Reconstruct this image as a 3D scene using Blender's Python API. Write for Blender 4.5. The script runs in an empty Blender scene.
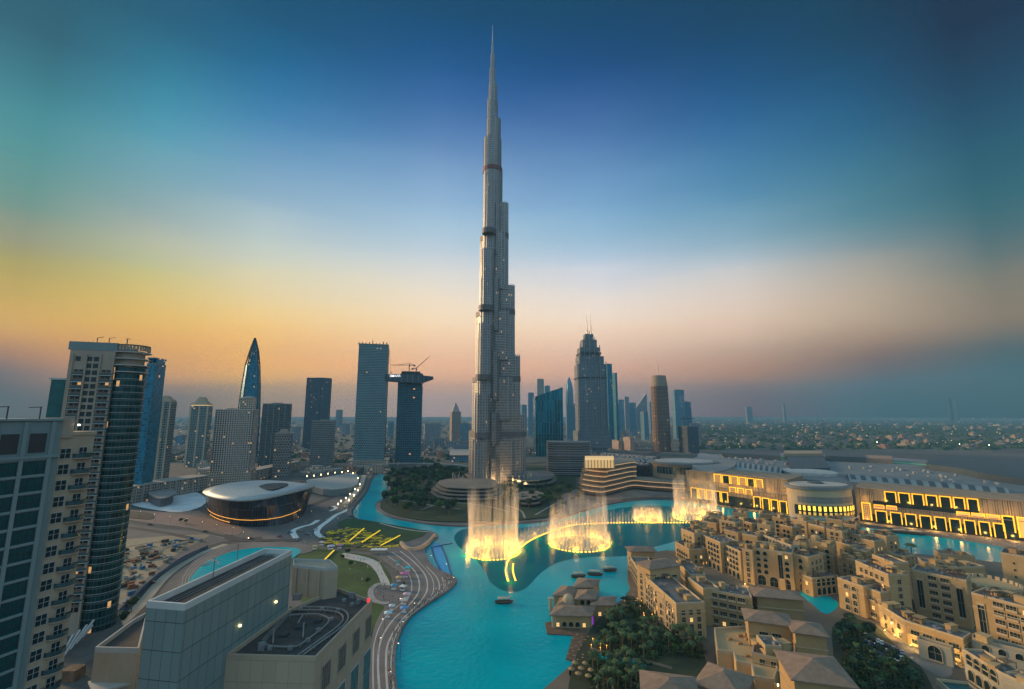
import bpy, bmesh, math, random
from mathutils import Vector, noise
from mathutils.geometry import tessellate_polygon
random.seed(7)
R = math.radians
scene = bpy.context.scene
C = scene.collection
# ------------------------------------------------------------------ camera
H = 110.0; PITCH = R(8.8); F = 455.0
cp, sp = math.cos(PITCH), math.sin(PITCH)
cam = bpy.data.cameras.new('camera'); camo = bpy.data.objects.new('camera', cam); C.objects.link(camo)
camo.location = (0, 0, H); camo.rotation_euler = (R(90) + PITCH, 0, 0)
cam.sensor_width = 36; cam.lens = F * 36 / 1024; cam.clip_start = 1; cam.clip_end = 60000
scene.camera = camo
# ------------------------------------------------------------------ colour management
scene.view_settings.view_transform = 'Standard'; scene.view_settings.look = 'None'
scene.view_settings.gamma = 1; scene.view_settings.use_curve_mapping = False
scene.view_settings.exposure = 0.3
scene.cycles.use_denoising = True
scene.cycles.max_bounces = 8; scene.cycles.transparent_max_bounces = 32; scene.cycles.volume_bounces = 1
scene.cycles.diffuse_bounces = 3; scene.cycles.glossy_bounces = 3
# ------------------------------------------------------------------ sky
def lin(c):
    return tuple(((v/255)/12.92 if v/255 <= .04045 else (((v/255)+.055)/1.055)**2.4) for v in c)
def col4(c): return (*lin(c), 1)
w = bpy.data.worlds.new('World'); scene.world = w; w.use_nodes = True
nt = w.node_tree; nt.nodes.clear()
def nd(nt, t, **k):
    n = nt.nodes.new(t)
    for a, b in k.items(): setattr(n, a, b)
    return n
def mth(nt, op, a, b=None, clamp=False):
    n = nt.nodes.new('ShaderNodeMath'); n.operation = op; n.use_clamp = clamp
    for i, v in enumerate((a, b)):
        if v is None: continue
        if isinstance(v, (int, float)): n.inputs[i].default_value = v
        else: nt.links.new(v, n.inputs[i])
    return n.outputs[0]
def mixc(nt, f, a, b, mode='MIX'):
    n = nt.nodes.new('ShaderNodeMix'); n.data_type = 'RGBA'; n.blend_type = mode
    for s, v in ((n.inputs[0], f), (n.inputs[6], a), (n.inputs[7], b)):
        if isinstance(v, (int, float)): s.default_value = v
        elif isinstance(v, tuple): s.default_value = v if len(v) == 4 else (*v, 1)
        else: nt.links.new(v, s)
    return n.outputs[2]
tc = nd(nt, 'ShaderNodeTexCoord'); sx = nd(nt, 'ShaderNodeSeparateXYZ'); nt.links.new(tc.outputs['Generated'], sx.inputs[0])
def sky_el(px, py):
    x = (px-512)/F; v = (344.5-py)/F; y = cp-v*sp; z = sp+v*cp
    return math.degrees(math.atan2(z, math.hypot(x, y)))
# thin streaks of high cloud bend the colour bands a little
mp = nd(nt, 'ShaderNodeMapping'); mp.inputs['Scale'].default_value = (1.6, 1.6, 9); mp.inputs['Rotation'].default_value = (0.25, .12, 0)
nt.links.new(tc.outputs['Generated'], mp.inputs[0])
nz = nd(nt, 'ShaderNodeTexNoise'); nz.inputs['Scale'].default_value = 1.7; nz.inputs['Detail'].default_value = 4
nt.links.new(mp.outputs[0], nz.inputs[0])
el0 = mth(nt, 'MULTIPLY', mth(nt, 'ARCSINE', sx.outputs[2]), 180/math.pi)
el = mth(nt, 'ADD', el0, mth(nt, 'MULTIPLY', mth(nt, 'SUBTRACT', nz.outputs[0], .5), 2.4))
fac = mth(nt, 'DIVIDE', mth(nt, 'ADD', el, 5), 70, True)
az = mth(nt, 'MULTIPLY', mth(nt, 'ARCTAN2', sx.outputs[0], sx.outputs[1]), 180/math.pi)
SKYT = [[[0.0, 0.0495, 0.0948], [0.0, 0.0425, 0.1061], [0.0, 0.0385, 0.0907], [0.0, 0.0398, 0.0846], [0.0, 0.0367, 0.0777], [0.0, 0.0248, 0.0568], [0.0, 0.023, 0.0519], [0.0, 0.0001, 0.0229]], [[0.0231, 0.2446, 0.2876], [0.0239, 0.2958, 0.4272], [0.0, 0.1728, 0.4019], [0.0, 0.0833, 0.3285], [0.0, 0.0518, 0.2646], [0.0, 0.072, 0.2529], [0.0, 0.0775, 0.212], [0.0, 0.0433, 0.1111]], [[0.0892, 0.2349, 0.1744], [0.2352, 0.3433, 0.3491], [0.2838, 0.4254, 0.534], [0.2853, 0.4492, 0.6269], [0.1868, 0.3678, 0.5862], [0.0825, 0.2571, 0.4058], [0.058, 0.2012, 0.249], [0.0132, 0.1033, 0.1204]], [[0.2976, 0.2572, 0.1479], [0.4801, 0.4643, 0.3359], [0.5366, 0.5985, 0.5382], [0.4035, 0.5473, 0.6537], [0.2934, 0.466, 0.597], [0.2498, 0.3869, 0.4782], [0.1568, 0.2403, 0.2811], [0.0627, 0.1077, 0.1193]], [[0.3445, 0.296, 0.0], [0.5078, 0.5143, 0.1644], [0.7056, 0.6608, 0.4441], [0.7275, 0.7021, 0.674], [0.5714, 0.6292, 0.7529], [0.5416, 0.5784, 0.6112], [0.4684, 0.3849, 0.2923], [0.1825, 0.1575, 0.0981]], [[1.0213, 0.4884, 0.0], [1.0897, 0.558, 0.0], [1.1607, 0.7152, 0.1537], [1.1893, 0.8653, 0.4877], [1.1881, 0.8969, 0.6254], [1.0435, 0.6961, 0.4517], [0.6486, 0.4124, 0.2287], [0.3557, 0.1719, 0.0493]], [[0.644, 0.1612, 0.0], [0.9984, 0.3583, 0.0], [1.2276, 0.5082, 0.0572], [1.1636, 0.6184, 0.3287], [0.9914, 0.5621, 0.371], [0.6001, 0.3507, 0.222], [0.3156, 0.0859, 0.0], [0.0, 0.0, 0.0]], [[0.1375, 0.0, 0.0], [1.6704, 0.5658, 0.0], [2.0, 0.8818, 0.0], [1.8177, 0.7785, 0.2721], [1.419, 0.5976, 0.2896], [0.878, 0.2732, 0.0254], [0.1238, 0.0, 0.0], [0.0, 0.0, 0.0]], [[0.0, 0.0, 0.0], [0.1526, 0.0, 0.0], [0.9992, 0.4774, 0.1718], [1.065, 0.6397, 0.5398], [0.7463, 0.4508, 0.4439], [0.293, 0.0, 0.0], [0.0, 0.0, 0.0], [0.0, 0.0, 0.0]]]
SX = (0,130,250,430,600,750,880,1010); SY = (8,110,200,240,270,320,355,380,400)
def ramp(stops):
    r = nt.nodes.new('ShaderNodeValToRGB'); nt.links.new(fac, r.inputs[0]); st = sorted(stops)
    while len(r.color_ramp.elements) < len(st): r.color_ramp.elements.new(0.5)
    for e, (p, c) in zip(r.color_ramp.elements, st): e.position = max(0, min(1, (p+5)/70)); e.color = (*[v*.4 for v in c], 1)
    r.color_ramp.interpolation = 'B_SPLINE'
    return r.outputs[0]
def step(a, b, src, smooth=False):
    m = nt.nodes.new('ShaderNodeMapRange'); m.interpolation_type = 'SMOOTHSTEP' if smooth else 'LINEAR'
    nt.links.new(src, m.inputs[0]); m.inputs[1].default_value = a; m.inputs[2].default_value = b; return m.outputs[0]
def azof(px): return math.degrees(math.atan2((px-512)/F, 1.0))
rE = ramp([(e, tuple(v*1.05 for v in lin(c))) for e, c in ((-5,(50,60,70)),(2,(120,132,140)),(10,(150,172,185)),(25,(160,192,210)),(45,(150,192,215)),(65,(140,182,212)))])
c = None
for j in range(len(SX)):
    st = [(sky_el(SX[j], SY[i]), tuple(SKYT[i][j])) for i in range(len(SY))]+[(-5, tuple(v*.6 for v in SKYT[-1][j])), (65, tuple(v*.8 for v in SKYT[0][j]))]
    rj = ramp(st)
    c = mixc(nt, step(-100, -60, az, True), rE, rj) if c is None else mixc(nt, step(azof(SX[j-1]), azof(SX[j]), az), c, rj)
c = mixc(nt, step(62, 110, az, True), c, rE)
c = mixc(nt, step(52, 78, el0, True), c, (.108,.188,.24,1))   # the still bright dome overhead and behind, above the frame
sk = nd(nt, 'ShaderNodeTexSky', sky_type='NISHITA'); sk.sun_disc = False
SUN_AZ, SUN_EL = R(-66), R(13)
sk.sun_elevation = SUN_EL; sk.sun_rotation = SUN_AZ
b1 = nd(nt, 'ShaderNodeBackground'); b1.inputs[1].default_value = 2.5; nt.links.new(c, b1.inputs[0])
b2 = nd(nt, 'ShaderNodeBackground'); b2.inputs[1].default_value = 0.006; nt.links.new(sk.outputs[0], b2.inputs[0])
ad = nd(nt, 'ShaderNodeAddShader'); nt.links.new(b1.outputs[0], ad.inputs[0]); nt.links.new(b2.outputs[0], ad.inputs[1])
wo = nd(nt, 'ShaderNodeOutputWorld'); nt.links.new(ad.outputs[0], wo.inputs[0])
# ------------------------------------------------------------------ sun: the last warm glow, low at the left
sl = bpy.data.lights.new('sun', 'SUN'); sl.energy = 4.9; sl.angle = R(14); sl.color = (1, .66, .34)
so = bpy.data.objects.new('sun', sl); C.objects.link(so); so.location = (-300, 300, 400)
sd = Vector((math.sin(SUN_AZ)*math.cos(SUN_EL), math.cos(SUN_AZ)*math.cos(SUN_EL), math.sin(SUN_EL)))
so.rotation_euler = sd.to_track_quat('Z', 'Y').to_euler()
# ------------------------------------------------------------------ pixel -> place helpers
def P(px, py, z=0.0):
    v = (344.5-py)/F; dy = cp-v*sp; dz = sp+v*cp; t = (z-H)/dz
    return Vector(((px-512)/F*t, dy*t, z))
def XY(px, Y, z):
    return ((px-512)/F*(Y*cp+(z-H)*sp), Y)
def ZT(py, Y):
    v = (344.5-py)/F; return H+Y*(sp+v*cp)/(cp-v*sp)
def lerp(a, b, t): return a+(b-a)*t
# ------------------------------------------------------------------ materials
MATS = {}
def newmat(name):
    m = bpy.data.materials.new(name); m.use_nodes = True
    n = m.node_tree; n.nodes.clear()
    p = n.nodes.new('ShaderNodeBsdfPrincipled'); o = n.nodes.new('ShaderNodeOutputMaterial'); n.links.new(p.outputs[0], o.inputs[0])
    return m, n, p, o
def plain(name, c, rough=.8, var=.25, scale=.3, metal=0, fine=3.0, bump=0.0, lines=0, linedir='Z'):
    if name in MATS: return MATS[name]
    m, n, p, o = newmat(name)
    tc = nd(n, 'ShaderNodeTexCoord')
    a = nd(n, 'ShaderNodeTexNoise'); a.inputs['Scale'].default_value = scale; a.inputs['Detail'].default_value = 6
    n.links.new(tc.outputs['Object'], a.inputs[0])
    b = nd(n, 'ShaderNodeTexNoise'); b.inputs['Scale'].default_value = fine; b.inputs['Detail'].default_value = 3
    n.links.new(tc.outputs['Object'], b.inputs[0])
    f = mth(n, 'ADD', mth(n, 'MULTIPLY', a.outputs[0], .7), mth(n, 'MULTIPLY', b.outputs[0], .3))
    mr = nd(n, 'ShaderNodeMapRange'); mr.inputs[1].default_value = .3; mr.inputs[2].default_value = .7; n.links.new(f, mr.inputs[0])
    lo = tuple(v*(1-var) for v in c); hi = tuple(min(1, v*(1+var)) for v in c)
    cc = mixc(n, mr.outputs[0], lo, hi)
    n.links.new(cc, p.inputs['Base Color'])
    p.inputs['Roughness'].default_value = rough; p.inputs['Metallic'].default_value = metal
    if bump:
        bp = nd(n, 'ShaderNodeBump'); bp.inputs['Strength'].default_value = bump; bp.inputs['Distance'].default_value = .3
        n.links.new(b.outputs[0], bp.inputs['Height']); n.links.new(bp.outputs[0], p.inputs['Normal'])
    MATS[name] = m; return m
def emis(name, c, s):
    if name in MATS: return MATS[name]
    m, n, p, o = newmat(name)
    p.inputs['Base Color'].default_value = (*c, 1); p.inputs['Emission Color'].default_value = (*c, 1); p.inputs['Emission Strength'].default_value = s
    MATS[name] = m; return m
def glassy(name, c, rough=.12, metal=.35):
    if name in MATS: return MATS[name]
    m, n, p, o = newmat(name)
    tc = nd(n, 'ShaderNodeTexCoord'); a = nd(n, 'ShaderNodeTexNoise'); a.inputs['Scale'].default_value = .25
    n.links.new(tc.outputs['Object'], a.inputs[0])
    n.links.new(mixc(n, a.outputs[0], tuple(v*.5 for v in c), tuple(v*1.5 for v in c)), p.inputs['Base Color'])
    p.inputs['Roughness'].default_value = rough; p.inputs['Metallic'].default_value = metal
    MATS[name] = m; return m
def facade(name, wall, glass, bay=3, floor=3.6, wf=.6, hf=.6, lit=.02, metal=.5, rough=.15, stagger=0, gv=1.0, wmetal=0, wrough=.7, litc=(1,.52,.18), lits=.55, grp=0):
    """wall with a regular grid of windows, laid out in metres along the wall (UV)"""
    if name in MATS: return MATS[name]
    m, n, p, o = newmat(name)
    uv = nd(n, 'ShaderNodeUVMap'); s = nd(n, 'ShaderNodeSeparateXYZ'); n.links.new(uv.outputs[0], s.inputs[0])
    vv = mth(n, 'DIVIDE', s.outputs[1], floor); fi = mth(n, 'FLOOR', vv)
    uu = mth(n, 'DIVIDE', s.outputs[0], bay)
    if stagger: uu = mth(n, 'ADD', uu, mth(n, 'MULTIPLY', mth(n, 'MODULO', fi, 2.0), stagger))
    ui = mth(n, 'FLOOR', uu); fu = mth(n, 'SUBTRACT', uu, ui); fv = mth(n, 'SUBTRACT', vv, fi)
    inu = mth(n, 'LESS_THAN', mth(n, 'ABSOLUTE', mth(n, 'SUBTRACT', fu, .5)), wf/2)
    inv = mth(n, 'LESS_THAN', mth(n, 'ABSOLUTE', mth(n, 'SUBTRACT', fv, .5)), hf/2)
    mask = mth(n, 'MULTIPLY', inu, inv)
    cx = nd(n, 'ShaderNodeCombineXYZ'); n.links.new(ui, cx.inputs[0]); n.links.new(fi, cx.inputs[1])
    wn = nd(n, 'ShaderNodeTexWhiteNoise'); wn.noise_dimensions = '2D'; n.links.new(cx.outputs[0], wn.inputs[0])
    tc = nd(n, 'ShaderNodeTexCoord'); a = nd(n, 'ShaderNodeTexNoise'); a.inputs['Scale'].default_value = .06; a.inputs['Detail'].default_value = 5
    n.links.new(tc.outputs['Object'], a.inputs[0])
    gcol = mixc(n, wn.outputs[0], tuple(v*(1-.55*gv) for v in glass), tuple(min(1, v*(1+.5*gv)) for v in glass))
    wcol = mixc(n, a.outputs[0], tuple(v*.75 for v in wall), tuple(min(1, v*1.25) for v in wall))
    n.links.new(mixc(n, mask, wcol, gcol), p.inputs['Base Color'])
    n.links.new(mth(n, 'ADD', mth(n, 'MULTIPLY', mask, metal-wmetal), wmetal), p.inputs['Metallic'])
    n.links.new(mth(n, 'ADD', mth(n, 'MULTIPLY', mask, rough-wrough), wrough), p.inputs['Roughness'])
    if lit:
        l = mth(n, 'MULTIPLY', mask, mth(n, 'GREATER_THAN', wn.outputs[0], 1-lit*.9))
        p.inputs['Emission Color'].default_value = (*litc, 1)
        n.links.new(mth(n, 'MULTIPLY', l, lits), p.inputs['Emission Strength'])
    bp = nd(n, 'ShaderNodeBump'); bp.inputs['Strength'].default_value = .6; bp.inputs['Distance'].default_value = .3; bp.invert = True
    n.links.new(mask, bp.inputs['Height']); n.links.new(bp.outputs[0], p.inputs['Normal'])
    MATS[name] = m; return m
# ------------------------------------------------------------------ mesh builder
class MB:
    def __init__(s): s.v = []; s.f = []; s.uv = []
    def face(s, pts, uvs=None):
        b = len(s.v); s.v += [tuple(q) for q in pts]; s.f.append(tuple(range(b, b+len(pts))))
        s.uv += [tuple(u) for u in uvs] if uvs else [(q[0], q[1]) for q in pts]
    def loft(s, rings, zs=None, closed=True, u0=0.0, smooth=False):
        """rings: lists of 3D points; walls between them with metre UVs"""
        n = len(rings[0]); us = [u0]
        for i in range(n):
            a, b = rings[0][i], rings[0][(i+1) % n]; us.append(us[-1]+math.hypot(b[0]-a[0], b[1]-a[1]))
        for k in range(len(rings)-1):
            A, B = rings[k], rings[k+1]
            for i in range(n if closed else n-1):
                j = (i+1) % n
                s.face([A[i], A[j], B[j], B[i]], [(us[i], A[i][2]), (us[i+1], A[j][2]), (us[i+1], B[j][2]), (us[i], B[i][2])])
    def cap(s, poly, z=None):
        p3 = [Vector((q[0], q[1], q[2] if z is None and len(q) > 2 else (z or 0))) for q in poly]
        for t in tessellate_polygon([p3]):
            q = [p3[i] for i in t]
            if (q[1]-q[0]).cross(q[2]-q[0]).z < 0: q.reverse()
            s.face(q)
    def prism(s, poly, z0, z1, top=True, bottom=False, scale=1.0, wall=True):
        poly = ccw(poly)
        cx = sum(q[0] for q in poly)/len(poly); cy = sum(q[1] for q in poly)/len(poly)
        A = [(q[0], q[1], z0) for q in poly]; B = [(cx+(q[0]-cx)*scale, cy+(q[1]-cy)*scale, z1) for q in poly]
        if wall: s.loft([A, B])
        if top: s.cap(B)
        if bottom: s.cap(A)
        return s
    def box(s, cx, cy, z0, sx, sy, h, rot=0.0, bottom=True):
        c_, s_ = math.cos(rot), math.sin(rot)
        pl = [(cx+x*c_-y*s_, cy+x*s_+y*c_) for x, y in ((-sx/2,-sy/2),(sx/2,-sy/2),(sx/2,sy/2),(-sx/2,sy/2))]
        return s.prism(pl, z0, z0+h, bottom=bottom)
    def bar(s, a, b, w, h=None):
        """square bar from a to b"""
        h = h or w; a = Vector(a); b = Vector(b); d = (b-a).normalized()
        up = Vector((0,0,1)) if abs(d.z) < .95 else Vector((1,0,0))
        x = d.cross(up).normalized()*w/2; y = x.normalized().cross(d).normalized()*h/2
        A = [a-x-y, a+x-y, a+x+y, a-x+y]; B = [q+b-a for q in A]
        for i in range(4): j = (i+1) % 4; s.face([A[i], A[j], B[j], B[i]])
        s.face(A[::-1]); s.face(B); return s
    def cyl(s, cx, cy, z0, z1, r, r1=None, n=12, top=True):
        r1 = r if r1 is None else r1
        A = [(cx+r*math.cos(2*math.pi*i/n), cy+r*math.sin(2*math.pi*i/n), z0) for i in range(n)]
        B = [(cx+r1*math.cos(2*math.pi*i/n), cy+r1*math.sin(2*math.pi*i/n), z1) for i in range(n)]
        s.loft([A, B])
        if top and r1 > .01: s.cap(B)
        return s
    def dome(s, cx, cy, z0, r, h=None, n=12):
        h = h or r; rings = []
        for k in range(5):
            a = k/4*math.pi/2*.97
            rings.append([(cx+r*math.cos(a)*math.cos(2*math.pi*i/n), cy+r*math.cos(a)*math.sin(2*math.pi*i/n), z0+h*math.sin(a)) for i in range(n)])
        s.loft(rings); s.cap(rings[-1]); return s
    def hip(s, quad, z, rise, eave=.35):
        """hipped roof over four corners (ridge along the longer side) with a solid eave"""
        q = [Vector((a[0], a[1], z)) for a in ccw(quad)]
        if (q[1]-q[0]).length < (q[2]-q[1]).length: q = q[1:]+q[:1]
        L = (q[1]-q[0]).length; W = (q[2]-q[1]).length; k = min(.5, W/2/L)
        m0 = (q[0]+q[3])/2; m1 = (q[1]+q[2])/2; r0 = m0.lerp(m1, k)+Vector((0,0,rise)); r1 = m1.lerp(m0, k)+Vector((0,0,rise))
        s.face([q[0], q[1], r1, r0]); s.face([q[2], q[3], r0, r1]); s.face([q[1], q[2], r1]); s.face([q[3], q[0], r0])
        b = [p-Vector((0,0,eave)) for p in q]; s.loft([b, q]); s.face(b[::-1]); return s
    def build(s, name, mat, parent=None, org=None, label=None, smooth=False):
        pr_ = parent
        while pr_ is not None and '_o' not in pr_: pr_ = pr_.parent
        o3 = Vector(org) if org is not None else (Vector(pr_['_o']) if pr_ is not None else Vector((0,0,0)))
        me = bpy.data.meshes.new(name)
        me.from_pydata([(x-o3[0], y-o3[1], z-o3[2]) for x, y, z in s.v], [], s.f)
        l = me.uv_layers.new(name='UVMap'); fl = [c for u in s.uv for c in u]; l.data.foreach_set('uv', fl)
        me.materials.append(mat)
        if smooth:
            bm = bmesh.new(); bm.from_mesh(me); bmesh.ops.remove_doubles(bm, verts=bm.verts, dist=.001); bm.to_mesh(me); bm.free()
            me.shade_smooth()
        ob = bpy.data.objects.new(name, me); C.objects.link(ob)
        if parent is not None: ob.parent = parent
        else: ob.location = o3
        if label: ob['label'] = label
        return ob
def area(p): return sum(p[i][0]*p[(i+1) % len(p)][1]-p[(i+1) % len(p)][0]*p[i][1] for i in range(len(p)))/2
def ccw(p): p = list(p); return p if area(p) > 0 else p[::-1]
def T(name, label, cat, loc, group=None):
    o = bpy.data.objects.new(name, None); C.objects.link(o); o.location = loc; o['label'] = label; o['category'] = cat
    o['_o'] = [float(v) for v in loc]; o.empty_display_size = 1
    if group: o['group'] = group
    return o
def tag(o, label, cat, group=None):
    o['label'] = label; o['category'] = cat
    if group: o['group'] = group
    return o
def structure(o): o['kind'] = 'structure'; return o
def stuff(o, label=None, cat=None):
    o['kind'] = 'stuff'
    if label: o['label'] = label
    if cat: o['category'] = cat
    return o
def dup(root, loc, rotz=0, label=None, group=None, scale=None, mesh_map=None):
    r = root.copy(); C.objects.link(r); r.location = loc; r.rotation_euler = (0, 0, rotz)
    if scale is not None: r.scale = scale if isinstance(scale, tuple) else (scale,)*3
    if label: r['label'] = label
    if group: r['group'] = group
    for ch in root.children:
        c2 = ch.copy(); C.objects.link(c2); c2.parent = r
        for g in ch.children:
            d2 = g.copy(); C.objects.link(d2); d2.parent = c2
    return r
def smooth_line(pts, n=6, closed=False):
    out = []; m = len(pts)
    for i in range(m if closed else m-1):
        if closed: p0, p1, p2, p3 = pts[(i-1) % m], pts[i], pts[(i+1) % m], pts[(i+2) % m]
        else: p0, p1, p2, p3 = pts[max(i-1,0)], pts[i], pts[i+1], pts[min(i+2, m-1)]
        for k in range(n):
            t = k/n
            out.append(tuple(.5*((2*p1[d])+(-p0[d]+p2[d])*t+(2*p0[d]-5*p1[d]+4*p2[d]-p3[d])*t*t+(-p0[d]+3*p1[d]-3*p2[d]+p3[d])*t**3) for d in (0,1)))
    if not closed: out.append(tuple(pts[-1][:2]))
    return out
def ppoly(px, z=0, n=5, sm=True):
    q = [P(x, y, z) for x, y in px]; q = [(a.x, a.y) for a in q]
    return smooth_line(q, n, True) if sm else q
def sheet(name, px, z, mat, thick=0, sm=True, n=5):
    poly = ppoly(px, z, n, sm); m = MB()
    if thick: m.prism(poly, z-thick, z)
    else: m.cap(ccw(poly), z)
    return structure(m.build(name, mat))
def ribbon(px, z, wid, m=None, h=0, n=8, pts=None):
    m = m or MB(); q = pts or smooth_line([(P(x, y, z).x, P(x, y, z).y) for x, y in px], n)
    L = []; Rr = []
    for i in range(len(q)):
        a = q[max(i-1, 0)]; b = q[min(i+1, len(q)-1)]; d = math.hypot(b[0]-a[0], b[1]-a[1]) or 1
        nx, ny = -(b[1]-a[1])/d*wid/2, (b[0]-a[0])/d*wid/2
        L.append((q[i][0]+nx, q[i][1]+ny)); Rr.append((q[i][0]-nx, q[i][1]-ny))
    for i in range(len(q)-1):
        m.face([(*Rr[i], z), (*Rr[i+1], z), (*L[i+1], z), (*L[i], z)])
        if h:
            m.face([(*Rr[i], z-h), (*Rr[i+1], z-h), (*Rr[i+1], z), (*Rr[i], z)]); m.face([(*L[i+1], z-h), (*L[i], z-h), (*L[i], z), (*L[i+1], z)])
    return m
def inpoly(x, y, p):
    r = False; j = len(p)-1
    for i in range(len(p)):
        if (p[i][1] > y) != (p[j][1] > y) and x < (p[j][0]-p[i][0])*(y-p[i][1])/(p[j][1]-p[i][1])+p[i][0]: r = not r
        j = i
    return r
def scatter(px, n, z=0, mind=3, rnd=random, tries=40, poly=None):
    poly = poly or ppoly(px, z); xs = [q[0] for q in poly]; ys = [q[1] for q in poly]; out = []
    for _ in range(n*tries):
        x = rnd.uniform(min(xs), max(xs)); y = rnd.uniform(min(ys), max(ys))
        if inpoly(x, y, poly) and all((x-a)**2+(y-b)**2 > mind**2 for a, b in out): out.append((x, y))
        if len(out) >= n: break
    return out
# ================================================================== THE SETTING
M_ground = plain('city_ground', (.10,.095,.085), .9, .5, .004, fine=.05)
m = MB(); m.cap([(-16000,-600),(16000,-600),(16000,26000),(-16000,26000)], 0); structure(m.build('ground', M_ground))
def water_mat(name, c, c2, rough=.12, spec=.3):
    m, n, p, o = newmat(name)
    tc = nd(n, 'ShaderNodeTexCoord')
    a = nd(n, 'ShaderNodeTexNoise'); a.inputs['Scale'].default_value = .018; a.inputs['Detail'].default_value = 5; n.links.new(tc.outputs['Object'], a.inputs[0])
    mr = nd(n, 'ShaderNodeMapRange'); mr.inputs[1].default_value = .3; mr.inputs[2].default_value = .7; n.links.new(a.outputs[0], mr.inputs[0])
    n.links.new(mixc(n, mr.outputs[0], c, c2), p.inputs['Base Color'])
    b = nd(n, 'ShaderNodeTexNoise'); b.inputs['Scale'].default_value = .35; b.inputs['Detail'].default_value = 4; n.links.new(tc.outputs['Object'], b.inputs[0])
    bp = nd(n, 'ShaderNodeBump'); bp.inputs['Strength'].default_value = .5; bp.inputs['Distance'].default_value = .5
    n.links.new(b.outputs[0], bp.inputs['Height']); n.links.new(bp.outputs[0], p.inputs['Normal'])
    p.inputs['Roughness'].default_value = rough; p.inputs['IOR'].default_value = 1.15; p.inputs['Specular IOR Level'].default_value = spec
    return m
M_water = water_mat('turquoise_water', (.0,.31,.38), (.0,.42,.48), .14)
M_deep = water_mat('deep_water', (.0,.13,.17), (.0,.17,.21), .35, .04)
M_blue = water_mat('blue_water', (.0,.30,.62), (.0,.36,.66), .2)
lake = [(398,720),(395,662),(399,637),(410,617),(430,602),(448,590),(457,580),(450,574),(438,569),(429,561),(425,551),(430,543),(438,536),
        (432,531),(412,529),(392,526),(372,521),(356,518),(354,510),(362,500),(369,489),(373,479),(381,474),(388,478),(386,490),(382,499),(376,503),(376,509),(388,517),
        (410,522),(440,526),(470,527),(500,525),(540,523),(562,519),(590,510),(620,503),(655,500),(690,502),(740,510),(800,520),(860,527),(930,536),(1060,556),
        (1060,590),(980,575),(900,570),(860,590),(830,606),(806,600),(800,575),(740,570),(690,575),(655,585),(630,590),(622,602),(600,612),(588,640),(574,662),(566,700),(560,760)]
sheet('lake_water', lake, .05, M_water, n=3)
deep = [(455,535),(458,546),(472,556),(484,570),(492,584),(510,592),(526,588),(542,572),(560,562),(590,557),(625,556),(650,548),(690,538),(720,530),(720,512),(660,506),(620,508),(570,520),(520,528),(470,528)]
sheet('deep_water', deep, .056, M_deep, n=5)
sheet('blue_basin_water', [(433,546),(440,545),(447,565),(452,577),(447,576),(437,568)], .056, M_blue, n=4)
# ------------------------------------------------------------------ quays, promenade, plazas, lawns
M_pave = plain('grey_brown_paving', (.17,.145,.135), .75, .3, .05, fine=.8)
M_pale = plain('pale_paving', (.50,.47,.43), .8, .2, .1, fine=1)
M_stone = plain('sandstone', (.42,.32,.22), .8, .2, .1, fine=1.5)
M_grass = plain('lawn_grass', (.045,.085,.02), .95, .45, .05, fine=1.2)
M_grass2 = plain('dark_lawn', (.03,.07,.022), .95, .35, .05, fine=1.2)
M_asph = plain('asphalt', (.05,.05,.053), .85, .3, .03, fine=.6)
M_sand = plain('bare_sand', (.32,.25,.17), .95, .35, .02, fine=.25, bump=.6)
M_dark = plain('dark_soil', (.055,.05,.035), .95, .4, .03, fine=.5)
M_kerb = plain('kerb_stone', (.32,.30,.28), .8, .2, .2)
prom = [(398,725),(395,662),(399,637),(410,617),(430,602),(448,590),(457,580),(450,574),(438,569),(429,561),(425,551),(430,543),(438,536),(428,533),(412,538),(395,546),(380,552),(384,560),
        (398,570),(405,582),(402,592),(388,604),(377,620),(371,640),(369,665),(370,725)]
sheet('promenade', prom, 1.2, M_pave, 1.3)
# pale bands that sweep along the promenade
m = MB()
for ln, wd in (([(382,720),(378,665),(381,640),(393,620),(410,604),(419,590),(417,575),(407,563),(392,552)], .9),
               ([(374,720),(373,665),(375,640),(384,619),(400,604),(411,592),(410,577),(401,566),(388,556)], .6),
               ([(390,720),(386,665),(389,641),(402,620),(418,604),(427,590),(425,575),(414,562),(400,551)], .9),
               ([(394,690),(391,663),(395,638),(406,619),(424,604),(433,592),(432,578),(421,564),(408,550)], .5),
               ([(430,600),(439,590),(437,578),(426,566)], .7), ([(438,594),(444,587),(442,577)], .7), ([(446,588),(449,583),(447,577)], .5)):
    ribbon(ln, 1.206, wd, m)
structure(m.build('promenade_bands', M_pale))
sheet('west_ground', [(300,600),(355,612),(372,640),(369,665),(368,725),(40,725),(40,600),(100,520),(200,510),(330,500),(350,478),(372,474),(368,489),(356,505),(350,517),(372,524),(410,532),(432,533),(412,540),(392,549),(384,556),(398,570),(404,582),(388,603),(372,615)], .8, plain('west_paving', (.13,.12,.115), .85,.4,.02,fine=.3), .9, n=3)
lawn = sheet('lawn', [(292,552),(310,547),(345,552),(372,556),(384,566),(392,580),(384,588),(372,590),(366,600),(384,606),(376,622),(366,640),(350,625),(300,600)], .812, M_grass, n=4)
sheet('upper_lawn', [(343,520),(356,518.5),(400,526),(428,532),(412,540),(398,541),(370,531),(338,526)], 1.3, M_grass2, .6, n=2)
sheet('flower_plaza', [(327,531),(345,527),(370,531),(398,541),(400,548),(378,552),(345,550),(318,544)], .816, plain('flower_bed', (.10,.085,.05), .9, .6, .15, fine=.8), n=3)
sheet('lawn_path', [(345,553),(375,560),(384,572),(390,584),(386,590),(381,583),(376,572),(366,563),(345,558)], .82, M_pale, n=4)
m = MB(); ribbon([(386,584),(378,584),(371,590),(373,599),(384,603),(396,600)], .9, 3.5, m, .1); structure(m.build('round_path', M_kerb))
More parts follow.
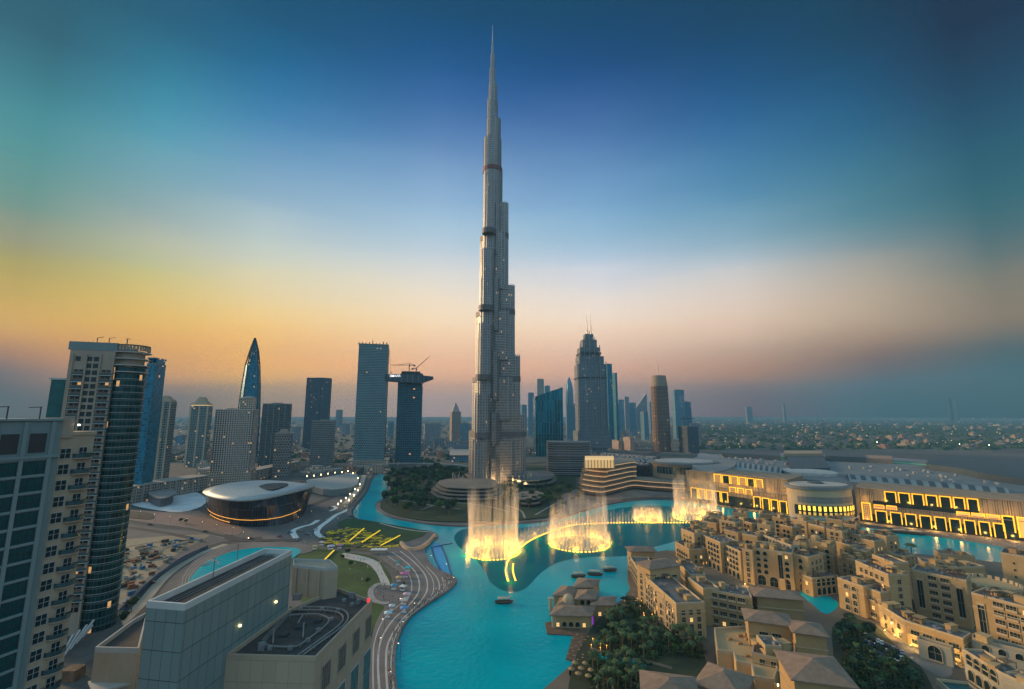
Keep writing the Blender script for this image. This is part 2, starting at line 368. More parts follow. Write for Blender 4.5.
sheet('round_plaza', [(388,585),(379,586),(374,591),(376,598),(386,601),(398,597),(402,589)], .83, M_pave, n=4)
m = MB()
ribbon([(352,507),(345,511),(336,515),(328,521),(320,527),(317,533),(324,538)], .83, 5, m)
ribbon([(318,520),(312,524),(301,527),(293,531),(296,538)], .83, 5, m); ribbon([(330,511),(336,508),(333,506)], .83, 4, m)
structure(m.build('white_path', plain('white_path_stone', (.72,.72,.70), .7, .1)))
# roads on the left, sand lot, round pool
sheet('sand_lot', [(96,545),(140,538),(205,534),(207,537),(180,552),(150,575),(128,600),(100,620),(80,640),(90,580)], .82, M_sand, n=3)
m = MB()
ribbon([(110,518),(150,524),(190,529),(225,536),(245,540),(300,540)], 1.1, 9, m, .3); ribbon([(110,640),(140,603),(165,575),(195,555),(225,543),(262,538)], .85, 12, m)
ribbon([(90,540),(120,528),(160,532),(200,540)], .84, 6, m); ribbon([(110,500),(180,500),(240,520),(330,498),(356,476),(370,462)], .86, 10, m)
ribbon([(120,490),(250,487),(330,478),(450,466),(560,462)], .83, 14, m)
structure(m.build('road', M_asph))
m = MB(); ribbon([(118,626),(142,603),(166,576),(196,556),(226,544)], .87, 6, m); structure(m.build('sandy_track', plain('sandy_track', (.40,.33,.25), .95, .25, .05)))
m = MB()
for ln in ([(110,516.5),(150,522.5),(190,527.5),(225,534.5)], [(110,520),(150,526),(190,531),(225,538)]): ribbon(ln, 1.3, .6, m, .4)
structure(m.build('road_kerb', M_kerb))
sheet('brown_plaza', [(128,510),(180,514),(235,524),(240,534),(222,534),(190,528),(125,520)], 1.0, plain('brown_paving', (.23,.15,.13), .85, .2, .05), .3, n=3)
sheet('pool_deck', [(180,590),(184,572),(200,556),(228,545),(270,541),(310,545),(310,552),(270,560),(230,600)], 1.1, M_pave, .4, n=4)
m = MB()
for o_, w_ in ((0, .6), (3, .5), (6, .5)):
    ribbon([(188-o_,586),(191-o_,574),(206-o_,560-o_*.2),(232-o_,549-o_*.4),(268,545-o_*.5)], 1.13, w_, m, .1)
structure(m.build('pool_deck_step', M_kerb))
sheet('pool_water', [(190,590),(192,576),(207,562),(234,551),(268,547),(300,549),(290,560),(250,580)], 1.12, M_water, n=4)
# far shore: park land, quay, mall forecourt
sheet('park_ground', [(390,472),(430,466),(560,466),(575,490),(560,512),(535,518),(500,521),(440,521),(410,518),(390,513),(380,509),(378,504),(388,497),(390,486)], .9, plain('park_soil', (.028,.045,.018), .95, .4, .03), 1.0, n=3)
m = MB()
ribbon([(379,503),(379,509),(390,515),(412,520),(440,523.5),(470,524.5),(500,522.5),(540,520),(562,516),(590,507),(622,500)], 1.25, 5, m, 1.2)
ribbon([(392,480),(389,490),(384,498)], 1.25, 3, m, 1.2); structure(m.build('lakeside_walk', M_pave))
m = MB(); ribbon([(350,516),(350,508),(359,498),(366,487),(370,476),(377,470)], 1.25, 5, m, 1.2); structure(m.build('canal_walk', M_pave))
sheet('mall_forecourt', [(560,516),(590,506),(622,499),(655,496),(700,499),(760,507),(820,518),(862,524),(930,533),(1080,556),(1080,530),(860,500),(700,480),(600,485),(562,495)], 1.3, plain('forecourt_paving', (.20,.17,.15), .8, .3, .05), 1.3, n=3)
# resort land
resort = [(566,725),(572,664),(578,652),(586,640),(590,622),(606,608),(622,600),(630,588),(628,570),(655,552),(676,551),(690,556),(720,530),(800,535),(862,540),(900,552),(940,556),(1080,580),(1080,725)]
sheet('resort_ground', resort, 1.0, plain('resort_paving', (.16,.125,.09), .9, .35, .04), 1.1, n=2)
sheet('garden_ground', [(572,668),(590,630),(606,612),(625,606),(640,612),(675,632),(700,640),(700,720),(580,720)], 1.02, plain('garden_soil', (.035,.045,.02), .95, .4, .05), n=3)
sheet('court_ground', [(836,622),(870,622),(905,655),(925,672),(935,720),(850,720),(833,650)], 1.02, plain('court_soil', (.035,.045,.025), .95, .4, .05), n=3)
sheet('inner_channel_water', [(806,588),(832,598),(838,606),(826,614),(812,604),(800,594)], 1.06, M_water, n=3)
sheet('drive', [(905,640),(930,652),(952,668),(945,678),(918,664),(898,648)], 1.06, plain('drive_paving', (.22,.19,.16), .8, .2, .1), n=3)
sheet('desert_park', [(690,432),(1100,432),(1100,424),(690,424)], .1, plain('far_woods', (.035,.045,.03), .95, .4, .005, fine=.05), sm=False)

# ------------------------------------------------------------------ haze
hz, n_, p_, o_ = newmat('haze_air'); n_.nodes.remove(p_)
pv = n_.nodes.new('ShaderNodeVolumePrincipled'); pv.inputs['Color'].default_value = (.15,.38,.56,1); pv.inputs['Density'].default_value = 1.2e-4; pv.inputs['Anisotropy'].default_value = -.1
n_.links.new(pv.outputs[0], o_.inputs['Volume'])
m = MB(); m.prism([(-9500,-700),(9500,-700),(9500,13000),(-9500,13000)], -1, 905, bottom=True); hzo = m.build('haze', hz); hzo['kind'] = 'stuff'; hzo['label'] = 'pale evening haze over the whole city'
HAZE = hzo
# ================================================================== TOWERS
TW_ = []
def rect(cx, cy, sx, sy, rot):
    c_, s_ = math.cos(rot), math.sin(rot)
    return [(cx+x*c_-y*s_, cy+x*s_+y*c_) for x, y in ((-sx/2,-sy/2),(sx/2,-sy/2),(sx/2,sy/2),(-sx/2,sy/2))]
def tower(px0, px1, pytop, Y, label, mat, depth=None, rot=0.0, roofm=None, ledges=0, ledm=None, crown=None, podium=None, name='tower', group=None, cat='tower', round_n=0, taper=1.0, antenna=0, piers=0, stuff_roof=True, ht=None):
    z1 = ht or ZT(pytop, Y); x0, _ = XY(px0, Y, z1); x1, _ = XY(px1, Y, z1)
    span = x1-x0; depth = depth or span*.8; cx = (x0+x1)/2
    c_, s_ = abs(math.cos(rot)), abs(math.sin(rot))
    sx = max((span-depth*s_)/max(c_, .2), span*.3); cy = Y+depth/2*c_+sx/2*s_
    def prj(q): v = q[1]*cp+(z1-H)*sp; return 512+F*q[0]/v
    if not round_n:
        for _ in range(12):
            cc_ = [prj(q) for q in rect(cx, cy, sx, depth, rot)]; lo_, hi_ = min(cc_), max(cc_); s_px = Y/F
            cx += ((px0+px1)-(lo_+hi_))/2*s_px*.9; sx = max(span*.25, sx+((px1-px0)-(hi_-lo_))*s_px*.8)
            if (hi_-lo_) > (px1-px0)+.3 and sx <= span*.26: depth *= .85
    if round_n: base = [(cx+span/2*math.cos(2*math.pi*i/round_n), Y+span/2+depth/2*math.sin(2*math.pi*i/round_n)) for i in range(round_n)]; cy = Y+span/2
    else: base = rect(cx, cy, sx, depth, rot)
    t = T(name, label, cat, (cx, cy, 0), group)
    MB().prism(base, 0, z1, scale=taper).build('body', mat, t)
    rm = roofm or M_roof
    par = MB(); b2 = [(cx+(q[0]-cx)*1.012*taper, cy+(q[1]-cy)*1.012*taper) for q in base]
    b3 = [(cx+(q[0]-cx)*.95*taper, cy+(q[1]-cy)*.95*taper) for q in base]
    par.prism(b2, z1+.03, z1+1.4, top=False); par.loft([[(*q, z1+.03) for q in ccw(b3)][::-1], [(*q, z1+1.4) for q in ccw(b3)][::-1]])
    A = [(*q, z1+1.4) for q in ccw(b2)]; Bq = [(*q, z1+1.4) for q in ccw(b3)]
    for i in range(len(A)): j = (i+1) % len(A); par.face([A[i], A[j], Bq[j], Bq[i]])
    par.build('parapet', ledm or rm, t)
    if stuff_roof:
        pl = MB(); rr = random.Random(int(px0*7+Y))
        for k in range(3): pl.box(cx+rr.uniform(-.22,.22)*sx, cy+rr.uniform(-.2,.2)*depth, z1+.02, sx*rr.uniform(.12,.3), depth*rr.uniform(.12,.3), rr.uniform(2,4.5), rot)
        pl.build('roof_plant', rm, t)
    if ledges:
        lg = MB(); z = ledges
        while z < z1-1:
            k = 1+(taper-1)*z/z1
            b4 = [(cx+(q[0]-cx)*(1.0*k)+(.5 if q[0] > cx else -.5), cy+(q[1]-cy)*k+(.5 if q[1] > cy else -.5)) for q in base]
            lg.prism(b4, z, z+.45, bottom=True); z += ledges
        lg.build('floor_edges', ledm or rm, t)
    if piers and not round_n:
        pr = MB(); bb = ccw(base)
        for i in range(4):
            a, b = bb[i], bb[(i+1) % 4]; L = math.hypot(b[0]-a[0], b[1]-a[1]); n = max(2, int(L/piers)); ang = math.atan2(b[1]-a[1], b[0]-a[0])
            for k in range(n+1):
                q = (lerp(a[0], b[0], k/n), lerp(a[1], b[1], k/n)); pr.box(q[0], q[1], 0, .8, .8, z1+.9, ang)
        pr.build('piers', ledm or rm, t)
    t['_g'] = [cx, cy, sx, depth, z1, rot]; t['_o'] = t['_o']; TW_.append(t)
    return t
M_roof = plain('roof_grey', (.22,.21,.20), .85, .3, .1)
M_conc = plain('concrete', (.34,.31,.28), .85, .2, .05)
M_cream = plain('cream_stone', (.50,.40,.29), .8, .15, .05)
M_white = plain('white_metal', (.7,.7,.7), .5, .1, .1)
M_steel = plain('steel', (.25,.26,.28), .45, .2, .2, metal=.6)
M_darkm = plain('dark_metal', (.05,.05,.055), .75, .3, .2, metal=.1)
def G(t): return list(t['_g'])
# far background towers; the blue and grey wall colours hold painted haze
fb = facade('far_haze_blue', (.15,.27,.36), (.07,.22,.32), 4, 4, .7, .7, .012); fg = facade('far_haze_grey', (.26,.29,.33), (.10,.14,.18), 5, 4, .55, .6, .015)
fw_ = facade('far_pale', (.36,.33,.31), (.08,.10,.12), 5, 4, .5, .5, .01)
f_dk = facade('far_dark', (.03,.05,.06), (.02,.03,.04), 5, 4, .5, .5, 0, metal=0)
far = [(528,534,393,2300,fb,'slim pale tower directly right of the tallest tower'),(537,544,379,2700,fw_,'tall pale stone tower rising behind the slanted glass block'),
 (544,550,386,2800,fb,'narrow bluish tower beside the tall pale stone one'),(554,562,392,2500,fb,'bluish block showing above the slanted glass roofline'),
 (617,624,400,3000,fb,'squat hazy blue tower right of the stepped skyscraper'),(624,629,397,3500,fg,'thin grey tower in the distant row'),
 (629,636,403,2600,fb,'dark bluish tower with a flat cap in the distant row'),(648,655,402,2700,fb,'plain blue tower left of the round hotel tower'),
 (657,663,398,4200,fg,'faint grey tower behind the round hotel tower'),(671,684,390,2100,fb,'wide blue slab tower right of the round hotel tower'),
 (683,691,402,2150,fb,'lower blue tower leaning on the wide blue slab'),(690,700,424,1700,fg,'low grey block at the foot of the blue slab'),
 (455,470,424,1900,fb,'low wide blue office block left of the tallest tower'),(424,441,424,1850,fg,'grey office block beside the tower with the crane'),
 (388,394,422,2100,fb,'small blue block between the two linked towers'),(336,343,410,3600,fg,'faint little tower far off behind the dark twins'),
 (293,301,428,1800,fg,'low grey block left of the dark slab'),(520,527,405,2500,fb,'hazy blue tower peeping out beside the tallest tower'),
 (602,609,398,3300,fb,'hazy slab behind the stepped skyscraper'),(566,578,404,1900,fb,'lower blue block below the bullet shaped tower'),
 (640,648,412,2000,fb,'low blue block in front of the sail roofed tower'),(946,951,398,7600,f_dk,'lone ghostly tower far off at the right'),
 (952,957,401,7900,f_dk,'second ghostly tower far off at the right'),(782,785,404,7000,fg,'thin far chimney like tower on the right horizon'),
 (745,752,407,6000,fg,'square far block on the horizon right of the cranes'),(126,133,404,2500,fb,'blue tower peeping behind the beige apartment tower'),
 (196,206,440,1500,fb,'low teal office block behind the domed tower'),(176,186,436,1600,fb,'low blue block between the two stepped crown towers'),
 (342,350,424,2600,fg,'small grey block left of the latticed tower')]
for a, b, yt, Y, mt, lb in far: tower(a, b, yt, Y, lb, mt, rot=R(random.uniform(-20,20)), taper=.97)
# bullet tower and sail roofed tower
def lathe_tower(pxc, pytop, Y, wpx, prof, label, mat, name='tower', n=16, sq=1.0):
    z1 = ZT(pytop, Y); x, _ = XY(pxc, Y, z1); r = wpx/2/F*Y
    t = T(name, label, 'tower', (x, Y, 0)); m = MB()
    rings = [[(x+r*s*math.cos(2*math.pi*i/n+math.pi/n), Y+r*s*math.sin(2*math.pi*i/n+math.pi/n)*sq, z1*h) for i in range(n)] for h, s in prof]
    m.loft(rings); m.cap(rings[-1]); m.build('body', mat, t); return t, x, z1, r
t, x, z1, r = lathe_tower(569, 377, 2600, 8, [(0,1),(.6,1),(.75,.95),(.88,.7),(.96,.35),(1,.03)], 'bullet shaped blue tower with a pointed tip', fb)
MB().cyl(x, 2600, z1-2, z1+14, .8, .2, 6).build('mast', M_steel, t)
t = T('tower', 'hazy tower with a tall sail shaped roof and needle', 'tower', (XY(641,3000,200)[0], 3000, 0))
x0 = XY(636,3000,200)[0]; x1 = XY(647,3000,200)[0]; za = ZT(408,3000); zb = ZT(393,3000)
m = MB(); A = [(x0,3000,0),(x1,3000,0),(x1,3040,0),(x0,3040,0)]; B_ = [(x0,3000,za),(x1,3000,zb),(x1,3040,zb),(x0,3040,za)]
m.loft([A, B_]); m.face(B_); m.build('body', fg, t); MB().cyl(x1-4, 3010, zb-8, ZT(384,3000), 2, .4, 6).build('mast', M_steel, t)
# mid distance towers
f2 = facade('teal_tower', (.28,.27,.24), (.02,.14,.17), 3.4, 3.5, .78, .62, .03)
f_beige = facade('beige_tower_wall', (.42,.34,.27), (.04,.07,.09), 3.2, 3.6, .5, .5, .03)
f_blue = facade('blue_tower_glass', (.05,.18,.26), (.01,.17,.28), 3, 3.8, .86, .8, .008, metal=.5, rough=.4)
f_cross = facade('crossed_lattice', (.26,.25,.25), (.035,.05,.06), 4.2, 4.6, .62, .6, .02, stagger=.5)
f_lat = facade('lattice_tower_wall', (.20,.30,.33), (.012,.05,.07), 3.6, 3.6, .62, .6, .004, stagger=.5)
f_dark = facade('dark_tower_wall', (.11,.13,.16), (.02,.05,.08), 2.6, 3.6, .6, .8, .01)
def stepped_crown(t, mat, steps, dome=False, inset=.8):
    cx, cy, sx, dp, z1, rot = G(t); m = MB(); z = z1+.05; k = inset
    for h in steps: m.prism(rect(cx, cy, sx*k, dp*k, rot), z, z+h, bottom=True); z += h; k *= .72
    if dome: m.dome(cx, cy, z, min(sx, dp)*k*.6, None, 10)
    return m.build('crown', mat, t)
t = tower(147,166,364,600,'tall blue glass tower with a slotted crown behind the balconied beige tower', f_blue, 26, R(12), stuff_roof=False)
cx, cy, sx, dp, z1, rot = G(t); m = MB()
for k in (-1, 0, 1): m.box(cx+k*sx*.42, cy+k*sx*.42*math.sin(rot), z1, sx*.13, dp*.8, 7, rot)
m.prism(rect(cx, cy, sx, dp, rot), z1+7, z1+9, bottom=True); m.build('crown', f_blue, t)
def bands(t, frac, mat, wid=3.0, proud=.7):
    cx, cy, sx, dp, z1, rot = G(t); m = MB(); c_, s_ = math.cos(rot), math.sin(rot)
    for f in frac:
        lx = (f-.5)*sx; ly = -dp/2-proud/2+.3; m.box(cx+lx*c_-ly*s_, cy+lx*s_+ly*c_, 0, wid, proud, z1+1, rot)
    return m.build('piers', mat, t)
t = tower(151,177,402,650,'teal balconied tower with a beige stepped crown above a curved colonnade', f2, 24, R(20), ledges=3.5, ledm=M_conc, stuff_roof=False); stepped_crown(t, M_cream, (4,3,2), False, .92); bands(t, (.05,.45,.62,.95), M_cream, 2)
t = tower(190,213,406,1000,'teal tower with a lit beige stepped crown, left of the rounded white lattice block', f2, 34, R(20), ledges=3.5, ledm=M_conc, stuff_roof=False); stepped_crown(t, M_cream, (6,5,5,4), False, .92); bands(t, (.05,.5,.95), M_cream, 3)
cx, cy, sx, dp, z1, rot = G(t)
m = MB(); m.prism(rect(cx, cy, sx*.93, dp*.93, rot), z1+.3, z1+1.9); m.build('crown_light', emis('warm_glow', (1,.62,.2), 1.6), t)
# colonnaded low blocks between them
def colonnade(px0, py0, px1, py1, h, depth, label, mat=None, bays=14, name='colonnaded_block', cat='building'):
    a = P(px0, py0, .9); b = P(px1, py1, .9); d = (b-a); L = d.length; u = d/L; nrm = Vector((-u.y, u.x, 0)); nrm = nrm if nrm.y > 0 else -nrm
    t = T(name, label, cat, (a+b)/2); m = MB(); q = [a+nrm*1.5, b+nrm*1.5, b+nrm*depth, a+nrm*depth]
    m.prism([(v.x, v.y) for v in q], .9, .9+h); m.build('body', f_beige, t)
    m = MB(); q = [a-nrm*.3, b-nrm*.3, b+nrm*(depth+.3), a+nrm*(depth+.3)]; m.prism([(v.x, v.y) for v in q], .9+h, 2.1+h, bottom=True); m.build('roof', mat or M_conc, t)
    m = MB()
    for k in range(bays+1):
        v = a.lerp(b, k/bays); m.box(v.x, v.y, .9, 1.2, 1.2, h, math.atan2(u.y, u.x))
    for zz in (.34, .67): v = (a+b)/2; m.box(v.x+nrm.x*.4, v.y+nrm.y*.4, .9+h*zz, L, .6, .6, math.atan2(u.y, u.x))
    m.build('columns', mat or M_conc, t); return t
colonnade(120,506,208,490,20,30,'long low colonnaded block under the stepped crown towers')
colonnade(196,478,232,470,14,25,'short colonnaded block behind the lattice tower')
colonnade(250,482,300,470,16,25,'low colonnaded block between the lattice towers')
# twisting tower with a torn crown
Y = 1150; z1 = ZT(339, Y); t = T('skyscraper', 'dark blue curved tower tapering to a sharp open lattice tip', 'tower', (XY(252,Y,z1)[0], Y, 0))
m = MB(); lat = MB(); rings = []
xl = [(470,229),(440,232),(410,235.5),(385,239.5),(365,243.5),(350,249),(338,254.6)]; xr = [(470,254),(440,256.5),(410,258.5),(385,259.2),(365,259),(350,258),(338,255.4)]
for i in range(7):
    z = ZT(xl[i][0], Y); a = XY(xl[i][1], Y, z)[0]; b = XY(xr[i][1], Y, z)[0]; d = (b-a)
    rings.append([(a, Y+d*.2, z), (a+d*.35, Y-d*.12, z), (b-d*.06, Y, z), (b-d*.16, Y+d*.4, z), (a+d*.3, Y+d*.5, z)])
rings[0] = [(q[0], q[1], 0) for q in rings[0]]
m.loft(rings[:5]); m.cap(rings[4]); m.build('body', f_blue, t)
for k in range(5):
    for i in range(4, 6): lat.bar(rings[i][k], rings[i+1][k], 2.2); lat.bar(rings[i][k], rings[i+1][(k+1) % 5], 1.2)
    lat.bar(rings[5][k], rings[5][(k+1) % 5], 1.4)
lat.build('lattice_tip', M_darkm, t); m = MB(); shr = [[tuple(lerp(sum(q[i_] for q in rr_)/5, p[i_], k_) for i_ in (0,1))+(p[2],) for p in rr_] for rr_, k_ in ((rings[4], .8), (rings[5], .6), (rings[6], .2))]; m.loft(shr); m.build('inner_cone', f_blue, t)
fins = MB()
for k in range(5):
    for i in range(4): fins.bar(rings[i][k], rings[i+1][k], 2.0)
fins.build('edge_fins', M_darkm, t)
# white lattice apartment block and its taller back part
Y = 740; z1 = ZT(410, Y)
t = tower(216,259,410,Y,'broad rounded apartment tower wrapped in a pale grid, behind the opera hall', facade('pale_grid', (.44,.38,.33), (.03,.05,.06), 3.3, 3.5, .68, .66, .03), 34, R(18), ledges=3.5, ledm=plain('grid_stone', (.50,.43,.38), .8, .15), piers=3.3, taper=1.0)
cx, cy, sx, dp, z1, rot = G(t)
m = MB(); b = rect(cx+9, cy+12, 20, 22, rot); m.prism(b, z1-4, ZT(398, Y+20)); m.hip([tuple(q) for q in rect(cx+9, cy+12, 21, 23, rot)], ZT(398, Y+20)+.5, 4); m.build('penthouse', f_beige, t)
m = MB(); m.prism(rect(cx, cy, sx*1.12, dp*1.15, rot), 0, 22); m.build('base', f_beige, t)
tower(263,292,404,1000,'teal glass office tower with a pale vertical panel', facade('panel_tower', (.16,.16,.17), (.02,.07,.09), 2.2, 3.8, .7, .8, .008, metal=.7), 34, R(22), piers=11, ledm=plain('panel_grey', (.32,.30,.29), .7, .1))
t = tower(275,293,434,830,'small pale grid apartment block in front of the teal office tower', f_cross, 22, R(18), ledges=3.5, ledm=M_conc); stepped_crown(t, M_conc, (4,4), False, .6)
tower(307,332,378,1500,'tall dark slab tower, the higher of the two dark ones left of the latticed tower', f_dark, 50, R(18), piers=14, ledm=M_darkm)
tower(312,336,421,980,'shorter dark block with a woven facade in front of the tall dark slab', facade('woven', (.22,.22,.22), (.02,.04,.05), 3, 4, .6, .6, .01, stagger=.5), 34, R(16))
# the linked pair with the sky bridge
Y = 1000
t = tower(359,389,344,Y,'tall latticed tower of staggered windows joined to a bridge', f_lat, 38, R(14), piers=0, stuff_roof=False)
cx, cy, sx, dp, z1, rot = G(t); LT = (cx, cy, sx, dp, z1, rot)
m = MB()
m.box(cx, cy-dp*.3, z1, sx, 1, 2, rot)
for k in range(9): m.box(cx+(k/8-.5)*sx*.98, cy-dp*.3, z1+1.5, 2, 2, random.uniform(2, 7), rot)
m.build('roof_plant', M_darkm, t)
MB().cyl(cx-4, cy, z1, z1+13, 1.4, .6, 8).build('mast', M_darkm, t)
m = MB(); m.box(cx, cy, 0, sx*1.35, dp*1.4, 14, rot); m.build('base', f_beige, t)
Y2 = 1060
t = tower(398,423,381,Y2,'dark glass tower under construction below the cantilevered bridge', facade('build_glass', (.08,.15,.20), (.03,.11,.16), 5, 4, .85, .7, .01, metal=.6), 36, R(10), stuff_roof=False)
cx2, cy2, sx2, dp2, z2, rot2 = G(t)
m = MB(); m.prism(rect(cx2, cy2, sx2*.75, dp2*.8, rot2), z2+.1, ZT(371, Y2), bottom=True); m.build('core', M_darkm, t)
t = T('sky_bridge', 'dark bridge deck linking the latticed tower to its neighbour and jutting past it', 'bridge', (cx2-20, cy2-dp2/2, z2))
m = MB(); xa = XY(388, Y2-24, z2)[0]; xb = XY(421, Y2-24, z2)[0]; xc = XY(431, Y2-24, z2)[0]; ya = cy-6; yb = cy2-dp2*.2
zb0 = ZT(382, Y2-20)+.2; zt0 = ZT(375, Y2-20)
pts = [(xa, 1024), (xb, Y2-10), (xc, Y2+2)]
def seg(m, a, b, w0, w1, za0, za1, zb0_, zb1):
    A = [(a[0], a[1]-w0/2, za0), (a[0], a[1]+w0/2, za0), (a[0], a[1]+w0/2, za1), (a[0], a[1]-w0/2, za1)]
    Bq = [(b[0], b[1]-w1/2, zb0_), (b[0], b[1]+w1/2, zb0_), (b[0], b[1]+w1/2, zb1), (b[0], b[1]-w1/2, zb1)]
    for i in range(4): j = (i+1) % 4; m.face([A[i], A[j], Bq[j], Bq[i]])
    m.face(A); m.face(Bq[::-1])
seg(m, pts[0], pts[1], 24, 30, zb0, zt0, zb0-3, zt0); seg(m, pts[1], pts[2], 30, 12, zb0-1, zt0-1, zt0-8, zt0-2)
m.build('deck', f_dark, t)
m = MB(); a_ = XY(400, Y2-25, zt0)[0]; b_ = XY(421, Y2-25, zt0)[0]; m.box((a_+b_)/2, Y2-10, zt0+.1, b_-a_, 20, 4); m.box((a_+b_)/2, Y2-10, zt0+4.2, (b_-a_)*.6, 14, 4); m.build('upper_works', M_darkm, t)
fc = bpy.data.curves.new('sign', 'FONT'); fc.body = 'EMAAR'; fc.size = 13; fc.extrude = .4; fc.offset = .25
fo = bpy.data.objects.new('sign_lettering', fc); C.objects.link(fo); dg = bpy.context.evaluated_depsgraph_get()
me = bpy.data.meshes.new_from_object(fo.evaluated_get(dg)); bpy.data.objects.remove(fo)
me.transform(__import__('mathutils').Matrix.Rotation(math.pi/2, 4, 'X'))
wm = max(v.co.x for v in me.vertices); sc_ = (XY(400.6,1005,200)[0]-XY(389.6,1005,200)[0])/wm
me.transform(__import__('mathutils').Matrix.Diagonal((sc_, 1, sc_*.95, 1)))
me.materials.clear(); me.materials.append(emis('sign_white', (1,1,1), .6))
so_ = bpy.data.objects.new('lettering', me); C.objects.link(so_); so_.parent = t
so_.location = Vector((XY(389.8,1009,200)[0], 1009, zb0+9))-Vector(t.location)
MB().box(XY(395.3,1010.4,200)[0], 1010.6, zb0+7.5, 30, .8, 1, 0).build('sign_rail', M_darkm, t)
def crane(x, y, z, hh, jib, ang, label, lift=0.0):
    t = T('tower_crane', label, 'crane', (x, y, z)); m = MB(); m.box(x, y, z, 1.6, 1.6, hh); m.build('mast', M_darkm, t)
    top = Vector((x, y, z+hh)); d = Vector((math.cos(ang)*math.cos(lift), math.sin(ang)*math.cos(lift), math.sin(lift)))
    MB().bar(top, top+d*jib, 1.2).build('jib', M_darkm, t); d2 = Vector((-d.x, -d.y, 0))
    MB().bar(top, top+d2*jib*.3, 1.4).build('counter_jib', M_darkm, t); m = MB(); m.box(x+d2.x*jib*.28, y+d2.y*jib*.28, z+hh-3, 4, 4, 3.4); m.build('counterweight', M_darkm, t)
    m = MB(); m.bar(top, top+Vector((0,0,hh*.35)), 1.0); m.bar(top+Vector((0,0,hh*.35)), top+d*jib*.7, .5); m.bar(top+Vector((0,0,hh*.35)), top+d2*jib*.26, .5); m.build('apex', M_darkm, t)
    m = MB(); m.box(x+1.4, y-1.4, z+hh-3, 1.8, 1.8, 2.4); m.build('cab', M_darkm, t)
crane(XY(409,Y2,zt0)[0], Y2, ZT(371,Y2), 14, 42, R(180), 'crane with a level jib on top of the unfinished tower')
crane(XY(416,Y2,zt0)[0], Y2, ZT(372,Y2), 8, 42, R(20), 'crane with a raised jib at the right end of the unfinished tower', R(45))
crane(XY(388,1100,200)[0], 1100, 0, ZT(372,1100)-12, 16, R(50), 'crane standing behind the latticed tower, its tip showing beside it', R(50))
# pointed tower in the distance
t = tower(450,461,412,1700,'slim pinkish tower with a pointed hat, alone between the bridge towers and the tallest tower', facade('pinkish', (.36,.28,.25), (.06,.07,.09), 4, 4, .5, .6, .01), 36, R(20), stuff_roof=False)
cx, cy, sx, dp, z1, rot = G(t); m = MB(); m.prism(rect(cx, cy, sx*.8, dp*.8, rot), z1, z1+18, scale=.6, bottom=True); m.prism(rect(cx, cy, sx*.46, dp*.46, rot), z1+18, z1+36, scale=.08); m.build('spire', M_conc, t)
# slanted glass block
Y = 1250; t = T('glass_office', 'deep blue glass office with a slanted roofline right of the tallest tower', 'office block', (XY(549,Y,100)[0], Y, 0))
xa = XY(535.5,Y,100)[0]; xb = XY(563.5,Y,100)[0]; za = ZT(396.5,Y); zb = ZT(387,Y)
A = [(xa,Y,0),(xb,Y+10,0),(xb+2,Y+50,0),(xa-4,Y+50,0)]; B_ = [(xa,Y,za),(xb,Y+10,zb),(xb+2,Y+50,zb),(xa-4,Y+50,za)]
m = MB(); m.loft([A, B_]); m.face(B_); m.build('body', facade('deep_glass', (.012,.12,.17), (.0,.16,.24), 4.5, 30, .9, .96, 0, metal=.85, rough=.08), t)
m = MB()
for k in range(11): v = lerp(xa, xb, k/10); yy = lerp(Y, Y+10, k/10); m.box(v, yy-.3, 0, .6, .6, lerp(za, zb, k/10)); 
m.build('mullions', M_steel, t)
# stepped skyscraper with twin spires
Y = 1350; f_ad = facade('stepped_glass', (.22,.235,.26), (.05,.11,.15), 3.2, 4, .6, .75, .012, metal=.5, rough=.2)
t = T('skyscraper', 'tall stepped glass skyscraper with twin needle spires', 'tower', (XY(593,Y,100)[0], Y, 0))
def tier(x0, x1, yb, yt, name, mat, dep=None, dy=0, base=None):
    za = 0 if yb is None else ZT(yb, Y); zb = ZT(yt, Y); zm = (za+zb)/2
    a = XY(x0, Y, zb)[0]; b = XY(x1, Y, zb)[0]; d = dep or (b-a)*.9
    m = MB(); m.prism(rect((a+b)/2, Y+30+dy, b-a, d, R(4)), za, zb, bottom=True); return m.build(name, mat, t)
for k, (a, b, yt, dp) in enumerate(((577.5,606,364,60),(578.5,603.5,356,56),(580,600,347,50),(582.5,597,339,40),(585.5,594,333,28))): tier(a, b, None if k == 0 else 366, yt, 'tower_tier', f_ad, dp, -k*.2)
tier(579.4,600.6,354.5,352,'band', M_darkm, 57.5); tier(577,606.5,378.5,377,'band', M_darkm, 62); tier(576.5,609.5,448,431,'base', f_ad, 70)
m = MB()
for k, px_ in enumerate((577.5,580.5,585,590,595,600,606)):
    v = XY(px_, Y, 250)[0]; m.box(v, Y-.6, 0, 2, 2, ZT((361,344,337,331,337,345,362)[k], Y))
m.build('piers', plain('cool_pier', (.2,.21,.23), .7, .1), t)
for px_ in (587.6, 591.4): v = XY(px_, Y, 380)[0]; MB().cyl(v, Y+14, ZT(335,Y), ZT(313.5,Y), 2.0, .6, 6).build('spire', M_steel, t)
tower(601,612,364,1650,'dark blue slab rising close behind the stepped skyscraper', f_blue, 60, R(10), taper=.98)
tower(609,617,373,1700,'lower dark blue tower with a sloping flank behind the stepped skyscraper', f_blue, 60, R(10))
tower(613,621,404,2300,'curved shouldered blue tower half hidden at the foot of the dark slab', fb, round_n=12)
